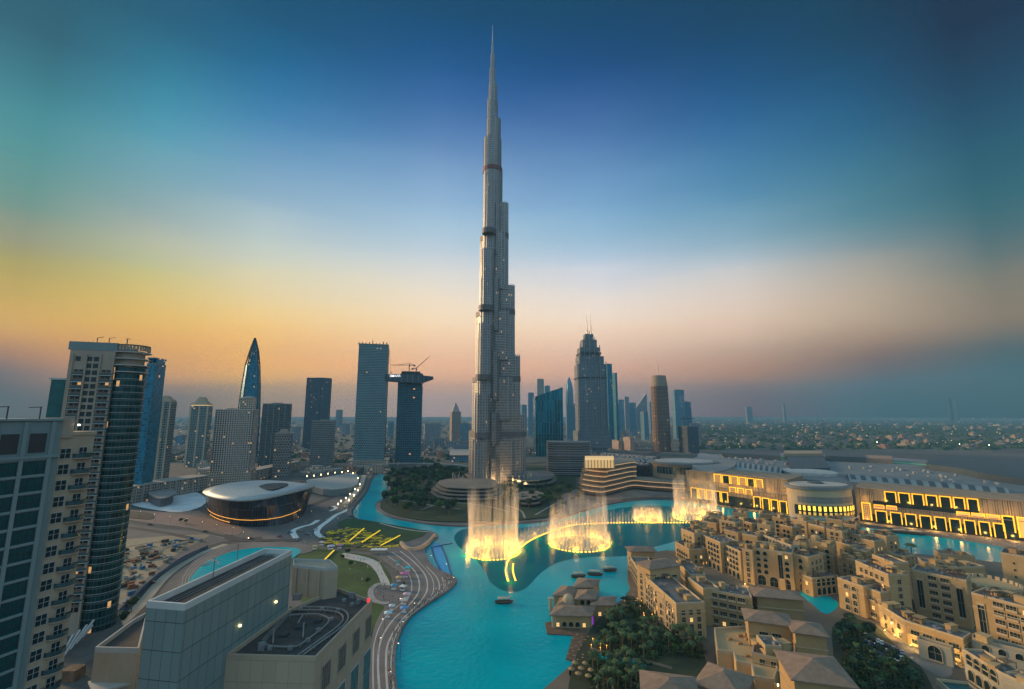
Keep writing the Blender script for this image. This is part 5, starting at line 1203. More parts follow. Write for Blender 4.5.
# skylight vaults with dark panes
def vault(p0, p1, p2, p3, z, n, name='skylight_vault', dark=M_slate, pale=None):
    q = [P(*p, z) for p in (p0, p1, p2, p3)]; m = MB(); K = 6
    def pp(s, f, h): a = q[0].lerp(q[1], s); b = q[3].lerp(q[2], s); v = b.lerp(a, f); return (v.x, v.y, z+h-.5)
    pale = pale or plain('vault_shell', (.24,.29,.29), .6, .1, .05)
    for k in range(K):
        f0, f1 = k/K, (k+1)/K; h0, h1 = math.sin(f0*math.pi)*4, math.sin(f1*math.pi)*4
        m.face([pp(0,f0,h0), pp(1,f0,h0), pp(1,f1,h1), pp(0,f1,h1)])
    o = m.build(name, pale, mall)
    for i in range(n):
        m = MB(); s0, s1 = (i+.22)/n, (i+.72)/n
        for k in range(1, 4):
            f0, f1 = k/K, (k+1)/K; h0, h1 = math.sin(f0*math.pi)*4+.15, math.sin(f1*math.pi)*4+.15
            m.face([pp(s0,f0,h0), pp(s1,f0,h0), pp(s1,f1,h1), pp(s0,f1,h1)])
        m.build('skylight_pane', dark, o)

vault((724,460.5),(783,467.5),(781,476),(724,467.5), 34.4, 11); vault((846,474.5),(1006,488.5),(1011,497),(850,481.5), 33.4, 13)
def strip(px, z, wd, mat, name, h=.4): m = MB(); ribbon(px, z, wd, m, h, 3); return m.build(name, mat, mall)
strip([(722,469),(750,473),(783,478)], 36.8, 1.6, M_green, 'green_light_line'); strip([(722,471),(783,480)], 36.9, .8, M_green, 'green_light_line')
strip([(722,456),(760,456),(790,459)], 33.2, 2.2, M_green, 'green_light_line'); strip([(832,459),(880,461),(930,465)], 33.2, 2, M_green, 'green_light_line'); strip([(985,495.5),(1009,498.5)], 34.6, 1, M_green, 'green_light_line')
roofpoly([(783,468),(826,470),(836,474),(790,472)], 32.6, 36, plain('pale_ledge', (.45,.44,.42)), 'roof_terrace')
roofpoly([(786,455),(822,455),(830,468),(790,468)], 32.6, 37, M_slate, 'roof_hall', sm=False); roofpoly([(784,450.5),(822,450.5),(822,453.5),(784,453.5)], 32.6, 42, M_mallstone, 'roof_hall', sm=False)
roofpoly([(926,463),(960,468),(990,474),(1060,480),(1060,462),(950,456)], 32.6, 40, M_slate, 'roof_hall', 3); roofpoly([(826,453),(864,455),(866,457.5),(828,456)], 32.6, 41, M_slate, 'roof_hall', sm=False)
roofpoly([(866,455),(892,456),(892,459),(866,458)], 32.6, 40, plain('red_stone', (.34,.22,.16)), 'roof_hall', sm=False); roofpoly([(722,450),(780,453),(780,456),(722,453)], 32.6, 40, M_slate, 'roof_hall', sm=False)
roofpoly([(700,453),(718,456),(722,462),(706,463),(698,459)], 32.6, 38, plain('oval_roof', (.26,.25,.26)), 'roof_hall')
rr = random.Random(5); m = MB()
for x, y in scatter([(724,456),(782,460),(782,466),(724,459)], 40, 33, 5, rr)+scatter([(858,466),(930,470),(1000,485),(860,472)], 30, 33, 5, rr): m.box(x, y, 32.5, rr.uniform(2, 7), rr.uniform(2, 4), rr.uniform(1, 3), rr.random()*.4)
o = m.build('roof_plant', plain('plant_grey', (.36,.34,.33), .7, .3), mall); o['kind'] = 'stuff'
# terraced curved block
t = T('terraced_hotel', 'curved terraced building with wavy slabs edged in warm light and a golden box on top', 'building', tuple(P(620,490,1.3)))
front = [(577,490),(588,492.5),(601,494),(612,492),(622,489.5),(634,487),(652,488.5),(690,491)]
fw = smooth_line([(P(x, y, 5).x, P(x, y, 5).y) for x, y in front], 5); back = [(fw[-1][0]+10, fw[-1][1]+50), (fw[0][0]+40, fw[0][1]+90)]
zz = 3.0
for k in range(6):
    sh = k*1.6; x_in = k*2.2; body = [(q[0]+x_in*(1 if q[0] < fw[len(fw)//3][0] else .3), q[1]+sh) for q in fw]; top_cut = len(body) if k < 2 else len(body)-9
    bf = body[:top_cut]; bk = [(bf[-1][0]+6, bf[-1][1]+50), (body[0][0]+40, body[0][1]+80)]
    inner = [(q[0], q[1]+2.2) for q in bf]; MB().prism(inner+bk, zz, zz+4.9, top=False).build('glazing', plain('warm_glazing', (.13,.10,.075), .4, .5, .2), t)
    MB().prism(bf+bk, zz+4.9, zz+6.3, bottom=True).build('slab', plain('slab_beige', (.30,.235,.17), .8, .15), t)
    m = MB(); lit_ = [(q[0], q[1]+.9) for q in bf]; m.loft([[(*q, zz+3.9) for q in lit_[2:]], [(*q, zz+4.75) for q in lit_[2:]]], closed=False); m.build('light_strip', emis('soft_strip', (1,.6,.3), .38), t)
    zz += 6.4
gq = [P(585,468,zz), P(614,468,zz), P(614,463,zz), P(585,463,zz)]; gp = [(q.x, q.y) for q in gq]
MB().prism(gp, zz, zz+10).build('golden_box', emis('golden_panel', (.85,.52,.2), .45), t); m = MB(); rt = gq[1]-gq[0]
for k in range(10): q = gq[0].lerp(gq[1], k/9); m.box(q.x, q.y-.4, zz, 1.2, 1.2, 10.6)
m.build('golden_piers', M_cream, t)
t = T('office_block', 'dark curved block with fine horizontal louvres between the slanted glass office and the terraced building', 'building', tuple(P(570,480,1.3)))
xa = XY(548.5, 850, 50)[0]; xb = XY(590, 850, 50)[0]; zt_ = ZT(443, 850); pl = [(xa, 858), (lerp(xa,xb,.15), 850), (lerp(xa,xb,.8), 846), (xb, 852), (xb+10, 900), (xa, 905)]
MB().prism(pl, 1.3, zt_).build('body', facade('louvre_front', (.21,.20,.21), (.02,.025,.03), 40, 3.6, .99, .55, .0, metal=.3), t); m = MB(); m.prism([(q[0], q[1]) for q in pl], zt_+.02, zt_+1.5, bottom=True, scale=1.01); m.build('roof', M_roof, t)
m = MB()
for k in range(13): z = 6+k*4.4; m.prism([(lerp((xa+xb)/2, q[0], 1.01), lerp(870, q[1], 1.015)) for q in pl], z, z+.8, bottom=True) if z < zt_-1 else None
m.build('louvre', plain('louvre_pale', (.3,.29,.29), .6, .1), t)
# long block and low structures behind
colonnade(550,452,570,451,20,24,'white framed low block left of the louvred block', M_white, 6)
t = T('viaduct', 'long flat bridge road running behind the park', 'bridge', tuple(P(400,466,6))); m = MB(); m2_ = MB()
ribbon([(300,472),(360,466),(400,463),(450,464),(470,466)], 9, 9, m, 1.4); m.build('deck', M_conc, t)
for x_, y_ in ((320,471),(345,468.5),(372,466),(398,465),(424,465.5),(450,466)): q = P(x_, y_, 1); m2_.box(q.x, q.y, 0, 2, 6, 7.6)
m2_.build('pier', M_conc, t)
t = T('mid_rise_block', 'long white roofed hall behind the park, left of the tallest tower', 'building', tuple(P(455,462,1)))
q = [P(x, y, 14) for x, y in ((450,456),(470,456),(470,450),(450,450))]; MB().prism([(a.x, a.y) for a in q], 0, 14).build('wall', fb, t); MB().prism([(a.x, a.y) for a in q], 14.02, 16, bottom=True, scale=1.04).build('roof', M_conc, t)
for k, (x0, x1, yt, Y_) in enumerate(((412,424,440,1500),(425,434,441,1480),(435,446,439,1520),(447,468,442,1440),(400,411,441,1420))):
    tower(x0, x1, yt, Y_, ('leftmost', 'second', 'middle', 'widest', 'lowest')[k]+' of the grey slab blocks standing in a row behind the park', fg, 40, R(5), name='mid_rise_block', cat='building')
for k, (x0, x1, yt, Y_) in enumerate(((568,580,452,1050),(581,592,451,1100),(612,622,441,1500),(623,634,438,1450),(600,611,445,1400))):
    tower(x0, x1, yt, Y_, ('low pinkish block left of', 'pinkish block close to', 'tall pink hotel slab right of', 'stepped pink hotel block furthest right of', 'pale hotel slab just right of')[k]+' the stepped skyscraper foot', facade('pink_hotel', (.44,.33,.29), (.08,.07,.08), 4, 4, .4, .5, .05), 50, R(12), name='mid_rise_block', cat='building', ledm=M_conc)
# car park deck full of cars behind the terraced building, car roofs too many to count
t = T('car_park_deck', 'flat car park deck crowded with tiny parked cars behind the terraced building', 'car park', tuple(P(630,462,30)))
MB().prism(ppoly([(594,464),(648,466),(660,456),(600,452)], 30, 3, False), 1, 30).build('deck', M_asph, t)
m = MB(); rr = random.Random(2)
for x, y in scatter([(596,463),(646,465),(656,457),(602,453)], 420, 30, 3.5, rr, 8, ppoly([(596,463),(646,465),(656,457),(602,453)], 30, 1, False)):
    m.box(x, y, 30.02, 1.8, 4.2, .9, 0); m.box(x, y-.2, 30.9, 1.6, 2.2, .5, 0)
o = m.build('parked_cars', plain('car_paint_mix', (.4,.38,.38), .35, .8, .35, fine=.5), t); o['kind'] = 'stuff'
# ================================================================== THE SANDSTONE HOTEL QUARTER ON THE RIGHT
SAND = [plain('sand_render_a', (.42,.275,.125), .88, .16, .12, fine=.7), plain('sand_render_b', (.45,.31,.155), .88, .16, .12, fine=.7), plain('sand_render_c', (.33,.215,.10), .88, .16, .12, fine=.7), plain('pale_render', (.36,.34,.27), .85, .12, .1)]
M_trim = plain('pale_trim', (.46,.36,.23), .8, .12, .3); M_felt = plain('flat_roof', (.13,.125,.12), .9, .35, .25, fine=1); M_tile = plain('brown_tiles', (.155,.10,.07), .85, .2, .15, fine=2.5); M_perg = plain('pergola_wood', (.13,.085,.055), .8, .3, .5)
def roof_tiles():
    m, n, p, o = newmat('ridged_tiles'); tc = nd(n, 'ShaderNodeTexCoord'); w_ = nd(n, 'ShaderNodeTexWave'); w_.inputs['Scale'].default_value = 1.4; w_.bands_direction = 'DIAGONAL'; w_.inputs['Distortion'].default_value = .6
    n.links.new(tc.outputs['Object'], w_.inputs[0]); a = nd(n, 'ShaderNodeTexNoise'); a.inputs['Scale'].default_value = .35; a.inputs['Detail'].default_value = 8; n.links.new(tc.outputs['Object'], a.inputs[0])
    f = mth(n, 'ADD', mth(n, 'MULTIPLY', w_.outputs['Fac'], .25), mth(n, 'MULTIPLY', a.outputs[0], .75)); mr = nd(n, 'ShaderNodeMapRange'); mr.inputs[1].default_value = .3; mr.inputs[2].default_value = .7; n.links.new(f, mr.inputs[0])
    n.links.new(mixc(n, mr.outputs[0], (.20,.135,.095), (.33,.235,.17)), p.inputs['Base Color']); p.inputs['Roughness'].default_value = .85
    bp = nd(n, 'ShaderNodeBump'); bp.inputs['Strength'].default_value = .5; bp.inputs['Distance'].default_value = .2; n.links.new(w_.outputs['Fac'], bp.inputs['Height']); n.links.new(bp.outputs[0], p.inputs['Normal']); return m
M_tiles = roof_tiles()
WM = {'arch': window_mesh('window', 2.3, 2.5, M_gl, M_trim, True, .14, .28, 0), 'rect': window_mesh('window', 1.9, 2.3, M_gl, M_trim, False, .12, .25, 1),
      'wide': window_mesh('window', 3.4, 2.6, M_gl, M_trim, False, .15, .3, 2, True), 'loggia': window_mesh('window', 2.6, 2.75, M_gl, M_trim, True, .34, .45, 1), 'small': window_mesh('window', .9, 1.2, M_gl, M_trim, False, .1, .2, 0),
      'tall': window_mesh('window', 2.4, 14, M_gl, M_trim, False, .2, .35, 1), 'gate': window_mesh('window', 3.0, 4.2, M_gl, M_trim, True, .2, .4, 0), 'bigarch': window_mesh('window', 4.6, 6.0, M_gl, M_trim, True, .3, .5, 1),
      'lit': window_mesh('window', 1.5, 1.9, emis('lit_window', (1,.6,.22), .8), M_trim, False, .12, .25, 1)}
rb = random.Random(11)
def wins(W, a, b, z0, z1, style, bay, fl, base=None, lit=.07, side_off=1.0):
    u, n, an, L = frame_dir(a, b); nb = max(1, int((L-2*side_off)/bay)); off = (L-nb*bay)/2
    z = z0+ (4.6 if base else .9)
    if base:
        nb2 = max(1, int((L-2)/4.2)) if base == 'gate' else max(1, int((L-2)/6.5)); s2 = (L-2)/nb2
        for i in range(nb2): q = Vector((a[0], a[1], 0))+u*(1+s2*(i+.5))+n*.02; W.add(q+Vector((0,0,z0+.1)), an, WM[base])
        z += .8 if base == 'gate' else 2.4
    while z+2.6 < z1:
        for i in range(nb):
            st = style[i % len(style)] if isinstance(style, (list, tuple)) else style
            if st is None: continue
            if rb.random() < lit: st = 'lit'
            q = Vector((a[0], a[1], 0))+u*(off+bay*(i+.5))+n*.02; W.add(q+Vector((0,0,z)), an, WM[st])
        z += fl
def clutter(t, poly, z, n, rnd):
    n = int(n*2.2)
    xs = sum(q[0] for q in poly)/len(poly); ys = sum(q[1] for q in poly)/len(poly); pl = [(xs+(q[0]-xs)*.8, ys+(q[1]-ys)*.8) for q in poly]
    for x, y in scatter(None, n, 0, 2.2, rnd, 20, pl):
        k = rnd.random(); m = MB(); r0 = rnd.random()*.3+.1
        if k < .45: m.box(x, y, z, rnd.uniform(1,2.2), rnd.uniform(.8,1.6), rnd.uniform(.7,1.3), r0); m.build('air_unit', MATS['vent_grey'], t)
        elif k < .7:
            w_, d_ = rnd.uniform(2.5,5), rnd.uniform(2,3.5)
            for i in range(5): m.box(x, y+(i/4-.5)*d_, z+2.3, w_, .18, .2)
            for sx_ in (-1,1):
                for sy_ in (-1,1): m.box(x+sx_*w_*.45, y+sy_*d_*.45, z, .2, .2, 2.3)
            m.build('pergola', M_perg, t)
        else: w2 = rnd.uniform(2,4.5); d2_ = rnd.uniform(2,4); h2 = rnd.uniform(1.6,3.2); m.box(x, y, z, w2, d2_, h2, r0); m.box(x, y, z+h2+.01, w2+.5, d2_+.5, .2, r0); m.build('roof_hut', SAND[rnd.randrange(3)], t)
def rblock(label, A, B, z, depth, style='arch', bay=3.2, fl=3.3, z0=1.0, base=None, sand=0, roof='flat', C=None, nclut=4, side=True, skew=0, name='hotel_block', sides=('L','R'), recess=None, rise=3, parz=.9, deckm=None, dome=None, sstyle=None, cornice=True):
    a = P(*A, z); b = P(*B, z); u, n, an, L = frame_dir(a, b)
    d = -n*depth+u*skew; c_ = Vector((b.x, b.y, 0))+d; e = Vector((a.x, a.y, 0))+d
    if C: c_ = P(*C, z); e = Vector((a.x, a.y, 0))+Vector((c_.x-b.x, c_.y-b.y, 0))
    poly = [(a.x, a.y), (b.x, b.y), (c_.x, c_.y), (e.x, e.y)]; ctr = ((a.x+c_.x)/2, (a.y+c_.y)/2)
    t = T(name, label, 'hotel building', (ctr[0], ctr[1], z0)); S = SAND[sand]
    MB().prism(poly, z0-.5, z-.9 if roof == 'flat' else z).build('wall', S, t)
    if roof == 'flat':
        rim(poly, z-.9, z, .4).build('parapet', M_trim, t); m = MB(); m.cap([(lerp(ctr[0], q[0], .96), lerp(ctr[1], q[1], .96)) for q in poly], z-.85); m.build('roof_deck', deckm or M_felt, t)
        clutter(t, poly, z-.84, nclut, rb)
    else:
        q = [(ctr[0]+(x-ctr[0])*1.0, ctr[1]+(y-ctr[1])*1.0) for x, y in poly]; out = []
        for i in range(4):
            v = Vector((q[i][0]-ctr[0], q[i][1]-ctr[1])); out.append((q[i][0]+v.x/v.length*1.8, q[i][1]+v.y/v.length*1.8))
        MB().hip(out, z+.6, rise).build('roof', M_tiles, t)
    if cornice: 
        m = MB(); zz_ = z-(z-z0)*.28; o2 = [(lerp(ctr[0], x, 1.0)+(.25 if x > ctr[0] else -.25), lerp(ctr[1], y, 1.0)+(.25 if y > ctr[1] else -.25)) for x, y in poly]; m.prism(o2, zz_, zz_+.35, bottom=True); m.build('cornice', M_trim, t)
    if dome: m = MB(); m.cyl(*ctr, z-.9, z+1.2, dome*1.05, dome*1.05, 12); m.dome(ctr[0], ctr[1], z+1.2, dome, dome*.6); m.build('dome', SAND[1], t)
    W = Windows(t)
    if style: wins(W, poly[0], poly[1], z0, z-1, style, bay, fl, base)
    if side and style:
        ss = sstyle or 'rect'
        if 'L' in sides: wins(W, poly[3], poly[0], z0, z-1, ss, bay*1.2, fl, None)
        if 'R' in sides: wins(W, poly[1], poly[2], z0, z-1, ss, bay*1.2, fl, None)
    W.finish(90); return t, poly
# wing by the lake with the brown hipped roof
rblock('five storey arched wing under the lower brown roof, facing the garden and the lake', (640,571), (676,603), 17.5, 15, 'loggia', 3.3, 3.3, sand=1, nclut=3)
rblock('upper part of the lakeside wing, carrying the broad brown hipped roof', (650,570), (680,566), 22, 13, 'wide', 4, 3.3, sand=1, roof='hip', rise=2.2)
rblock('small corner block with a brown roof standing in the water beside the garden', (631,552), (655,552), 15, 11, 'arch', 3.4, 3.6, sand=0, roof='hip', rise=2)
rblock('low link between the small lakeside corner block and the arched wing', (630,556), (640,572), 13, 12, 'arch', 3.2, 3.4, sand=1, nclut=2)
rblock('terraced end of the lakeside wing with stepped balconies', (676,604), (699,601), 15.5, 17, 'wide', 4, 3.4, sand=1, nclut=2)
rblock('plain tall wall block between the arched wing and the dark roofed one', (688,577), (703,588), 19.5, 9, None, sand=0, nclut=1)
rblock('long block with a dark flat roof and shadowed windows behind palms', (703,588), (752,597), 18.5, 13, 'wide', 4.4, 4.2, sand=0, nclut=3, skew=-3)
rblock('slim flat roofed link running back from the dark roofed block towards the water', (676,560), (690,574), 18, 9, 'rect', 3.4, 3.4, sand=1, nclut=3)
# central foreground group of brown roofs
rblock('block under the wide brown roof above the courtyard', (748,621), (791,627), 20, 12, 'wide', 5, 4, sand=0, roof='hip', rise=2.2, sides=())
rblock('block under the brown roof just right of the wide one', (795,633), (826,637), 20, 11, None, sand=0, roof='hip', rise=2)
rblock('block under the narrow brown roof behind, nearest the old quarter', (757,597), (803,601), 18, 11, None, sand=2, roof='hip', rise=2)
rblock('big brown roofed block at the bottom, right of the courtyard', (794,680), (854,688), 22, 18, None, sand=0, roof='hip', rise=3)
rblock('brown roofed pavilion at the bottom centre, between the corner roof and the courtyard', (698,684), (740,699), 22, 14, None, sand=2, roof='hip', rise=3)
rblock('pyramid roofed pavilion cut by the bottom edge, nearest the garden', (645,704), (700,712), 22, 17, None, sand=2, roof='hip', rise=3.4)
rblock('tall sandy shaft in the middle of the stepped courtyard', (765,645), (782,646), 17.5, 9, None, sand=1, nclut=1)
rblock('flat roofed terrace building below the wide brown roof', (752,652), (795,662), 14, 14, 'rect', 4, 4, sand=1, nclut=5)
t = T('courtyard_terrace', 'stepped pale walled terrace courtyard with planters', 'terrace', tuple(P(735,655,10)))
pl = [(714,628),(717,650),(733,652),(736,661),(751,664),(754,676),(774,680),(778,668),(766,640),(745,626)]
q = [(P(x,y,11).x, P(x,y,11).y) for x, y in pl]; MB().prism(q, 1, 10).build('wall', SAND[1], t); rim(q, 10, 11.2, .5).build('parapet', M_trim, t); m = MB()
for x, y in scatter(None, 8, 0, 3, rb, 30, [(lerp(sum(a[0] for a in q)/len(q), a[0], .8), lerp(sum(a[1] for a in q)/len(q), a[1], .8)) for a in q]): mm = MB(); mm.box(x, y, 10.02, 2.4, 1.2, .8, .3); mm.build('planter', SAND[2], t)
t = T('garden_wall', 'low pale wall with small warm lamps along the bottom edge', 'wall', tuple(P(760,683,8))); m = MB()
m = ribbon([(733,684),(750,676),(775,683),(800,688)], 9, 1.0, m, 8); m.build('wall', M_trim, t)
for x, y in ((760,680),(778,685),(796,688),(699,681)): q = P(x, y, 9.4); bulb(q.x, q.y, 9.4, .35, t)
# old quarter, front row
for args, kw in (
 (('low corner pavilion of the old quarter standing over the water', (675,541), (689,549), 12, 14), dict(style='arch', bay=3.4, sand=0, base=None)),
 (('left end block of the old quarter front, with rounded windows', (681,528), (694,533), 21, 12), dict(style='arch', bay=3.6, sand=1)),
 (('narrow projecting bay block beside the left end of the old quarter', (695,530), (706,536), 20, 12), dict(style='rect', bay=3.2, sand=2)),
 (('second long block of the old quarter front, stepping down from the bay', (706,536), (720,542), 21.5, 15), dict(style='arch', bay=3.4, sand=0, base='gate')),
 (('third block of the old quarter front with an arcade at ground level', (718,541), (740,551), 20, 16), dict(style='arch', bay=3.4, sand=1, base='gate')),
 (('flat corner block of the old quarter with square windows', (742,548), (752,550), 22.5, 18), dict(style='rect', bay=3.2, sand=1)),
 (('sandy block carrying a tall dark stair window over an arched door', (752,547), (792,553), 23.5, 20), dict(style=('arch','arch',None,None,'arch','arch'), bay=4.0, sand=1, base='bigarch', fl=3.8)),
 (('right block of the old quarter front, with three rows of rounded openings', (792,553), (808,557), 22.5, 18), dict(style='arch', bay=4, sand=1, base='gate', fl=3.8)),
 (('low bridge wing with an arcade linking old quarter and right hand blocks', (812,578), (838,575), 12, 8), dict(style='gate', bay=3.8, sand=2, fl=5)),
 (('recessed corner block behind the low bridge wing', (810,556), (826,553), 19, 12), dict(style='rect', bay=3, sand=2))):
    rblock(*args, **kw)
tt, pl = rblock('narrow dark glazed stair tower on the front of the old quarter', (776.5,551.3), (782.5,552.2), 24, 2.2, None, sand=1, nclut=0, cornice=False)
W = Windows(tt); u, n, an, L = frame_dir(pl[0], pl[1]); W.add(Vector((pl[0][0], pl[0][1], 8))+u*L/2+n*.03, an, WM['tall']); W.finish()
# old quarter, blocks behind
back = [((700,520),(716,523),22,10,0,None),((719,519),(735,522),26,10,1,'d'),((738,519),(752,523),23,9,2,None),((724,529),(738,532),24,8,1,None),((742,533),(757,536),25,9,0,None),
 ((757,523),(770,525),27,9,1,None),((772,516),(786,518),24,10,0,None),((752,530),(791,545),25.5,5,3,None),((760,513),(775,514),22,8,2,None),((790,518),(806,521),25,10,1,'d'),
 ((793,541),(806,543),27,9,0,'d'),((808,540),(822,542),24,9,1,'d'),((808,523),(824,527),25,9,0,None),((826,528),(842,531),26,10,1,'d'),((820,545),(833,547),23,10,2,None),
 ((836,541),(850,545),22,10,0,None),((846,531),(860,535),24,10,1,None),((860,538),(874,541),22,10,0,None),((852,548),(866,551),21,9,2,None),((690,524),(700,526),23,8,0,None),
 ((708,515),(722,516),20,9,1,None),((732,512),(748,513.5),21,9,0,None),((780,524),(792,527),24,8,2,None),((870,532),(886,536),18,10,1,None),((826,518),(842,520),21,9,0,None),((843,523),(856,525),20,9,2,None)]
dsc = ['small', 'square', 'sun faded', 'dusky', 'narrow', 'low', 'tall', 'blocky', 'plain', 'cluttered', 'weathered', 'stout', 'slim', 'pale topped']
def side_word(x, y):
    col = 'far left' if x < 725 else 'left centre' if x < 760 else 'centre' if x < 800 else 'right centre' if x < 840 else 'far right'
    row = 'back row' if y < 520 else 'second row' if y < 530 else 'middle row' if y < 541 else 'row behind the front'
    return row+', '+col+' of the old quarter'
seen = {}
for k, (A, B, z, d, s, dm) in enumerate(back):
    base_ = side_word((A[0]+B[0])/2, A[1]); n_ = seen.get(base_, 0); seen[base_] = n_+1; w_ = ('flat roofed' if not dm else 'domed')
    rblock(f'{dsc[k % len(dsc)]} {w_} sandy block, {base_}', A, B, z, d*1.25, 'rect' if k % 2 else 'arch', 3.4, 3.3, sand=s, nclut=4, dome=3.2 if dm else None, z0=1)
# right hand blocks
rblock('block with three arched bays and lamps, left of the tall windowed blocks', (837,577), (863,586), 17.5, 12, 'loggia', 4.4, 3.6, sand=0, nclut=4)
rblock('plain end of the three bay block with tall dark openings', (863,586), (880,592), 16.5, 12, 'wide', 4.2, 4.2, sand=0, nclut=5)
rblock('stepped upper terrace above the three bay block', (855,560), (888,574), 25, 11, 'rect', 3.8, 3.6, sand=1, nclut=6)
rblock('top hut with a brown awning over the stepped terrace', (872,554), (893,562), 29, 9, 'small', 4, 3, sand=0, nclut=1, z0=10)
rblock('shadowed gridded block between the stepped terrace and the tall windowed one', (889,571), (910,573), 21, 14, 'wide', 3.6, 3.4, sand=2, nclut=3)
tt, _ = rblock('tall block with two full height dark windows and a railed roof, left of its twin', (911,569), (966,580), 25, 14, (None, 'wide', 'wide', None), 5.0, 3.8, sand=1, nclut=7); TW1 = tt, _
tt2, _2 = rblock('tall block with full height dark windows cut by the right edge', (971,592), (1040,610), 25, 14, (None, 'wide', 'wide', 'wide', 'wide'), 4.4, 3.8, sand=0, nclut=8)
for tt_, pl, ss in ((tt, _, (.14, .86)), (tt2, _2, (.13,))):
    W = Windows(tt_); u, n, an, L = frame_dir(pl[0], pl[1])
    for f in ss: W.add(Vector((pl[0][0], pl[0][1], 6))+u*L*f+n*.03, an, WM['tall'])
    W.finish()
rblock('low wing with square windows and glowing wall lamps', (878,603), (905,620), 12, 10, 'rect', 5, 4, sand=1, nclut=3)
rblock('low wing with a dark flat roof running on to the pale gate', (905,620), (963,638), 12, 10, 'wide', 4.6, 4, sand=0, nclut=5)
rblock('pale gateway with two arches in front of the low wing', (917,638), (951,648), 9, 4, 'bigarch', 6, 8, sand=3, nclut=0, sides=())
rblock('pale arcaded wing receding from the gate towards the bottom right', (962,648), (1001,672), 13, 8, 'gate', 3.8, 6, sand=3, nclut=3)
rblock('pale bottom right wing with arched niches', (1001,672), (1050,694), 13, 9, 'arch', 4, 4, sand=3, nclut=3)
rblock('long low wall block with round arches behind the pale wing', (972,637), (1050,656), 12.5, 5, 'arch', 5, 6, sand=3, nclut=1)
rblock('small skylit kiosk at the bottom right corner', (950,690), (984,694), 8, 8, None, sand=3, nclut=0, deckm=M_glteal)
rblock('flat roofed building with a dark roof near the palm, upper right', (924,563), (958,567), 17, 14, 'rect', 4, 4, sand=1, nclut=3)
rblock('dark roofed wing right of the palm, upper right', (958,567), (985,566), 17, 12, 'wide', 4, 4, sand=0, nclut=3)
rblock('blank sandy tower with three tiny windows at the right edge', (1000,552), (1050,560), 24, 18, ('small', None, None), 5, 4, sand=1, nclut=2)
rblock('low sandy houses in front of the canal, left of the palm', (888,552), (905,556), 14, 12, 'arch', 4, 4, sand=0, nclut=4)
rblock('low sandy building right of the palm at the canal', (940,553), (975,556), 12, 10, 'rect', 4, 4, sand=1, nclut=3)
rblock('sandy block between the three bay block and the old quarter', (838,556), (856,560), 18, 12, 'rect', 3.4, 3.4, sand=2, nclut=4)
c = P(990,582,20); t = T('round_bastion', 'round crenellated sandy drum between the two tall windowed blocks', 'tower', (c.x, c.y, 1)); r = 12
MB().cyl(c.x, c.y, 1, 19, r, r, 24).build('wall', SAND[1], t); m = MB()
for k in range(24): a = 2*math.pi*k/24; m.box(c.x+r*math.cos(a), c.y+r*math.sin(a), 19, 1, 1.8, 1.6, a)
m.build('battlement', M_trim, t); m = MB(); m.cyl(c.x, c.y, 17, 17.8, r+.5, r+.5, 24, top=False); m.build('cornice', M_trim, t)
# uplights on the low wing: lamp with a small real light
for k, (x, y, z_l) in enumerate(((842,606,4),(852,611,4),(861,614,4),(874,626,4),(885,632,4),(895,637,4),(906,642,4),(911,647,4),(922,653,3.5),(952,662,3.5))):
    q = P(x, y, 1.1); t = T('uplight', 'small warm wall washer lamp at the foot of the sandy wings', 'lamp', tuple(q), 'warm uplights along the sandy wings'); m = MB(); m.cyl(q.x, q.y, 1.1, 1.8, .22, .3, 6); m.build('housing', M_darkm, t); m = MB(); m.cyl(q.x, q.y, 1.8, 2.0, .28, .28, 6); m.build('lens', emis('uplight_lens', (1,.6,.15), 8), t)
    l = bpy.data.lights.new('uplight_lamp', 'POINT'); l.energy = 900; l.color = (1,.62,.18); l.shadow_soft_size = .3; lo = bpy.data.objects.new('uplight_lamp', l); C.objects.link(lo); lo.parent = t; lo.location = (-.4, -1.4, 2.6)
# ------------------------------------------------------------------ island restaurant
t = T('island_restaurant', 'cluster of low brown hipped roofs with a small dome standing in the lake', 'restaurant', tuple(P(582,606,.5)))
def irb(pxs, z, rise=1.6, nm='roof'):
    q = [(P(x, y, z).x, P(x, y, z).y) for x, y in pxs]; cx = sum(a[0] for a in q)/4; cy = sum(a[1] for a in q)/4
    o = MB().prism([(lerp(cx, a[0], .86), lerp(cy, a[1], .86)) for a in q], -.5, z).build('wall', SAND[0], t); MB().hip(q, z+.35, rise).build(nm, M_tiles, t)
    W = Windows(t); pl = ccw([(lerp(cx, a[0], .86), lerp(cy, a[1], .86)) for a in q])
    for i in range(4): wins(W, pl[i], pl[(i+1) % 4], .3, z+.5, 'arch', 3.4, 4, None, .08)
    W.finish(20)
for pxs, z, r_ in (([(549,616),(592,617),(596,607),(556,605)],6.5,2),([(552,596),(574,597),(580,587),(561,586)],6,1.8),([(572,588),(594,588),(601,580),(578,578)],7,1.8),([(590,606),(615,606),(617,597),(592,597)],6.5,1.6),([(574,600),(596,600),(600,590),(578,590)],8,1.8),([(556,606),(574,606),(577,598),(560,598)],7,1.6)): irb(pxs, z, r_)
q = P(568,598,9.5); m = MB(); m.cyl(q.x, q.y, 0, 9.4, 3, 3, 12); m.dome(q.x, q.y, 9.4, 2.8, 2.2); m.build('dome', M_trim, t)
for x, y in ((551,611),(554,628),(574,628),(590,628),(563,627)): q = P(x, y, 0); m = MB(); m.box(q.x, q.y, -.3, 2, 2, 6.8); m.box(q.x, q.y, 6.5, 2.6, 2.6, .5); m.build('corner_turret', M_trim, t)
m = MB(); pq = ppoly([(545,622),(547,633),(600,636),(622,622),(620,606)], .8, 1, False); m.prism(pq, -.3, .5); m.build('deck', M_perg, t)
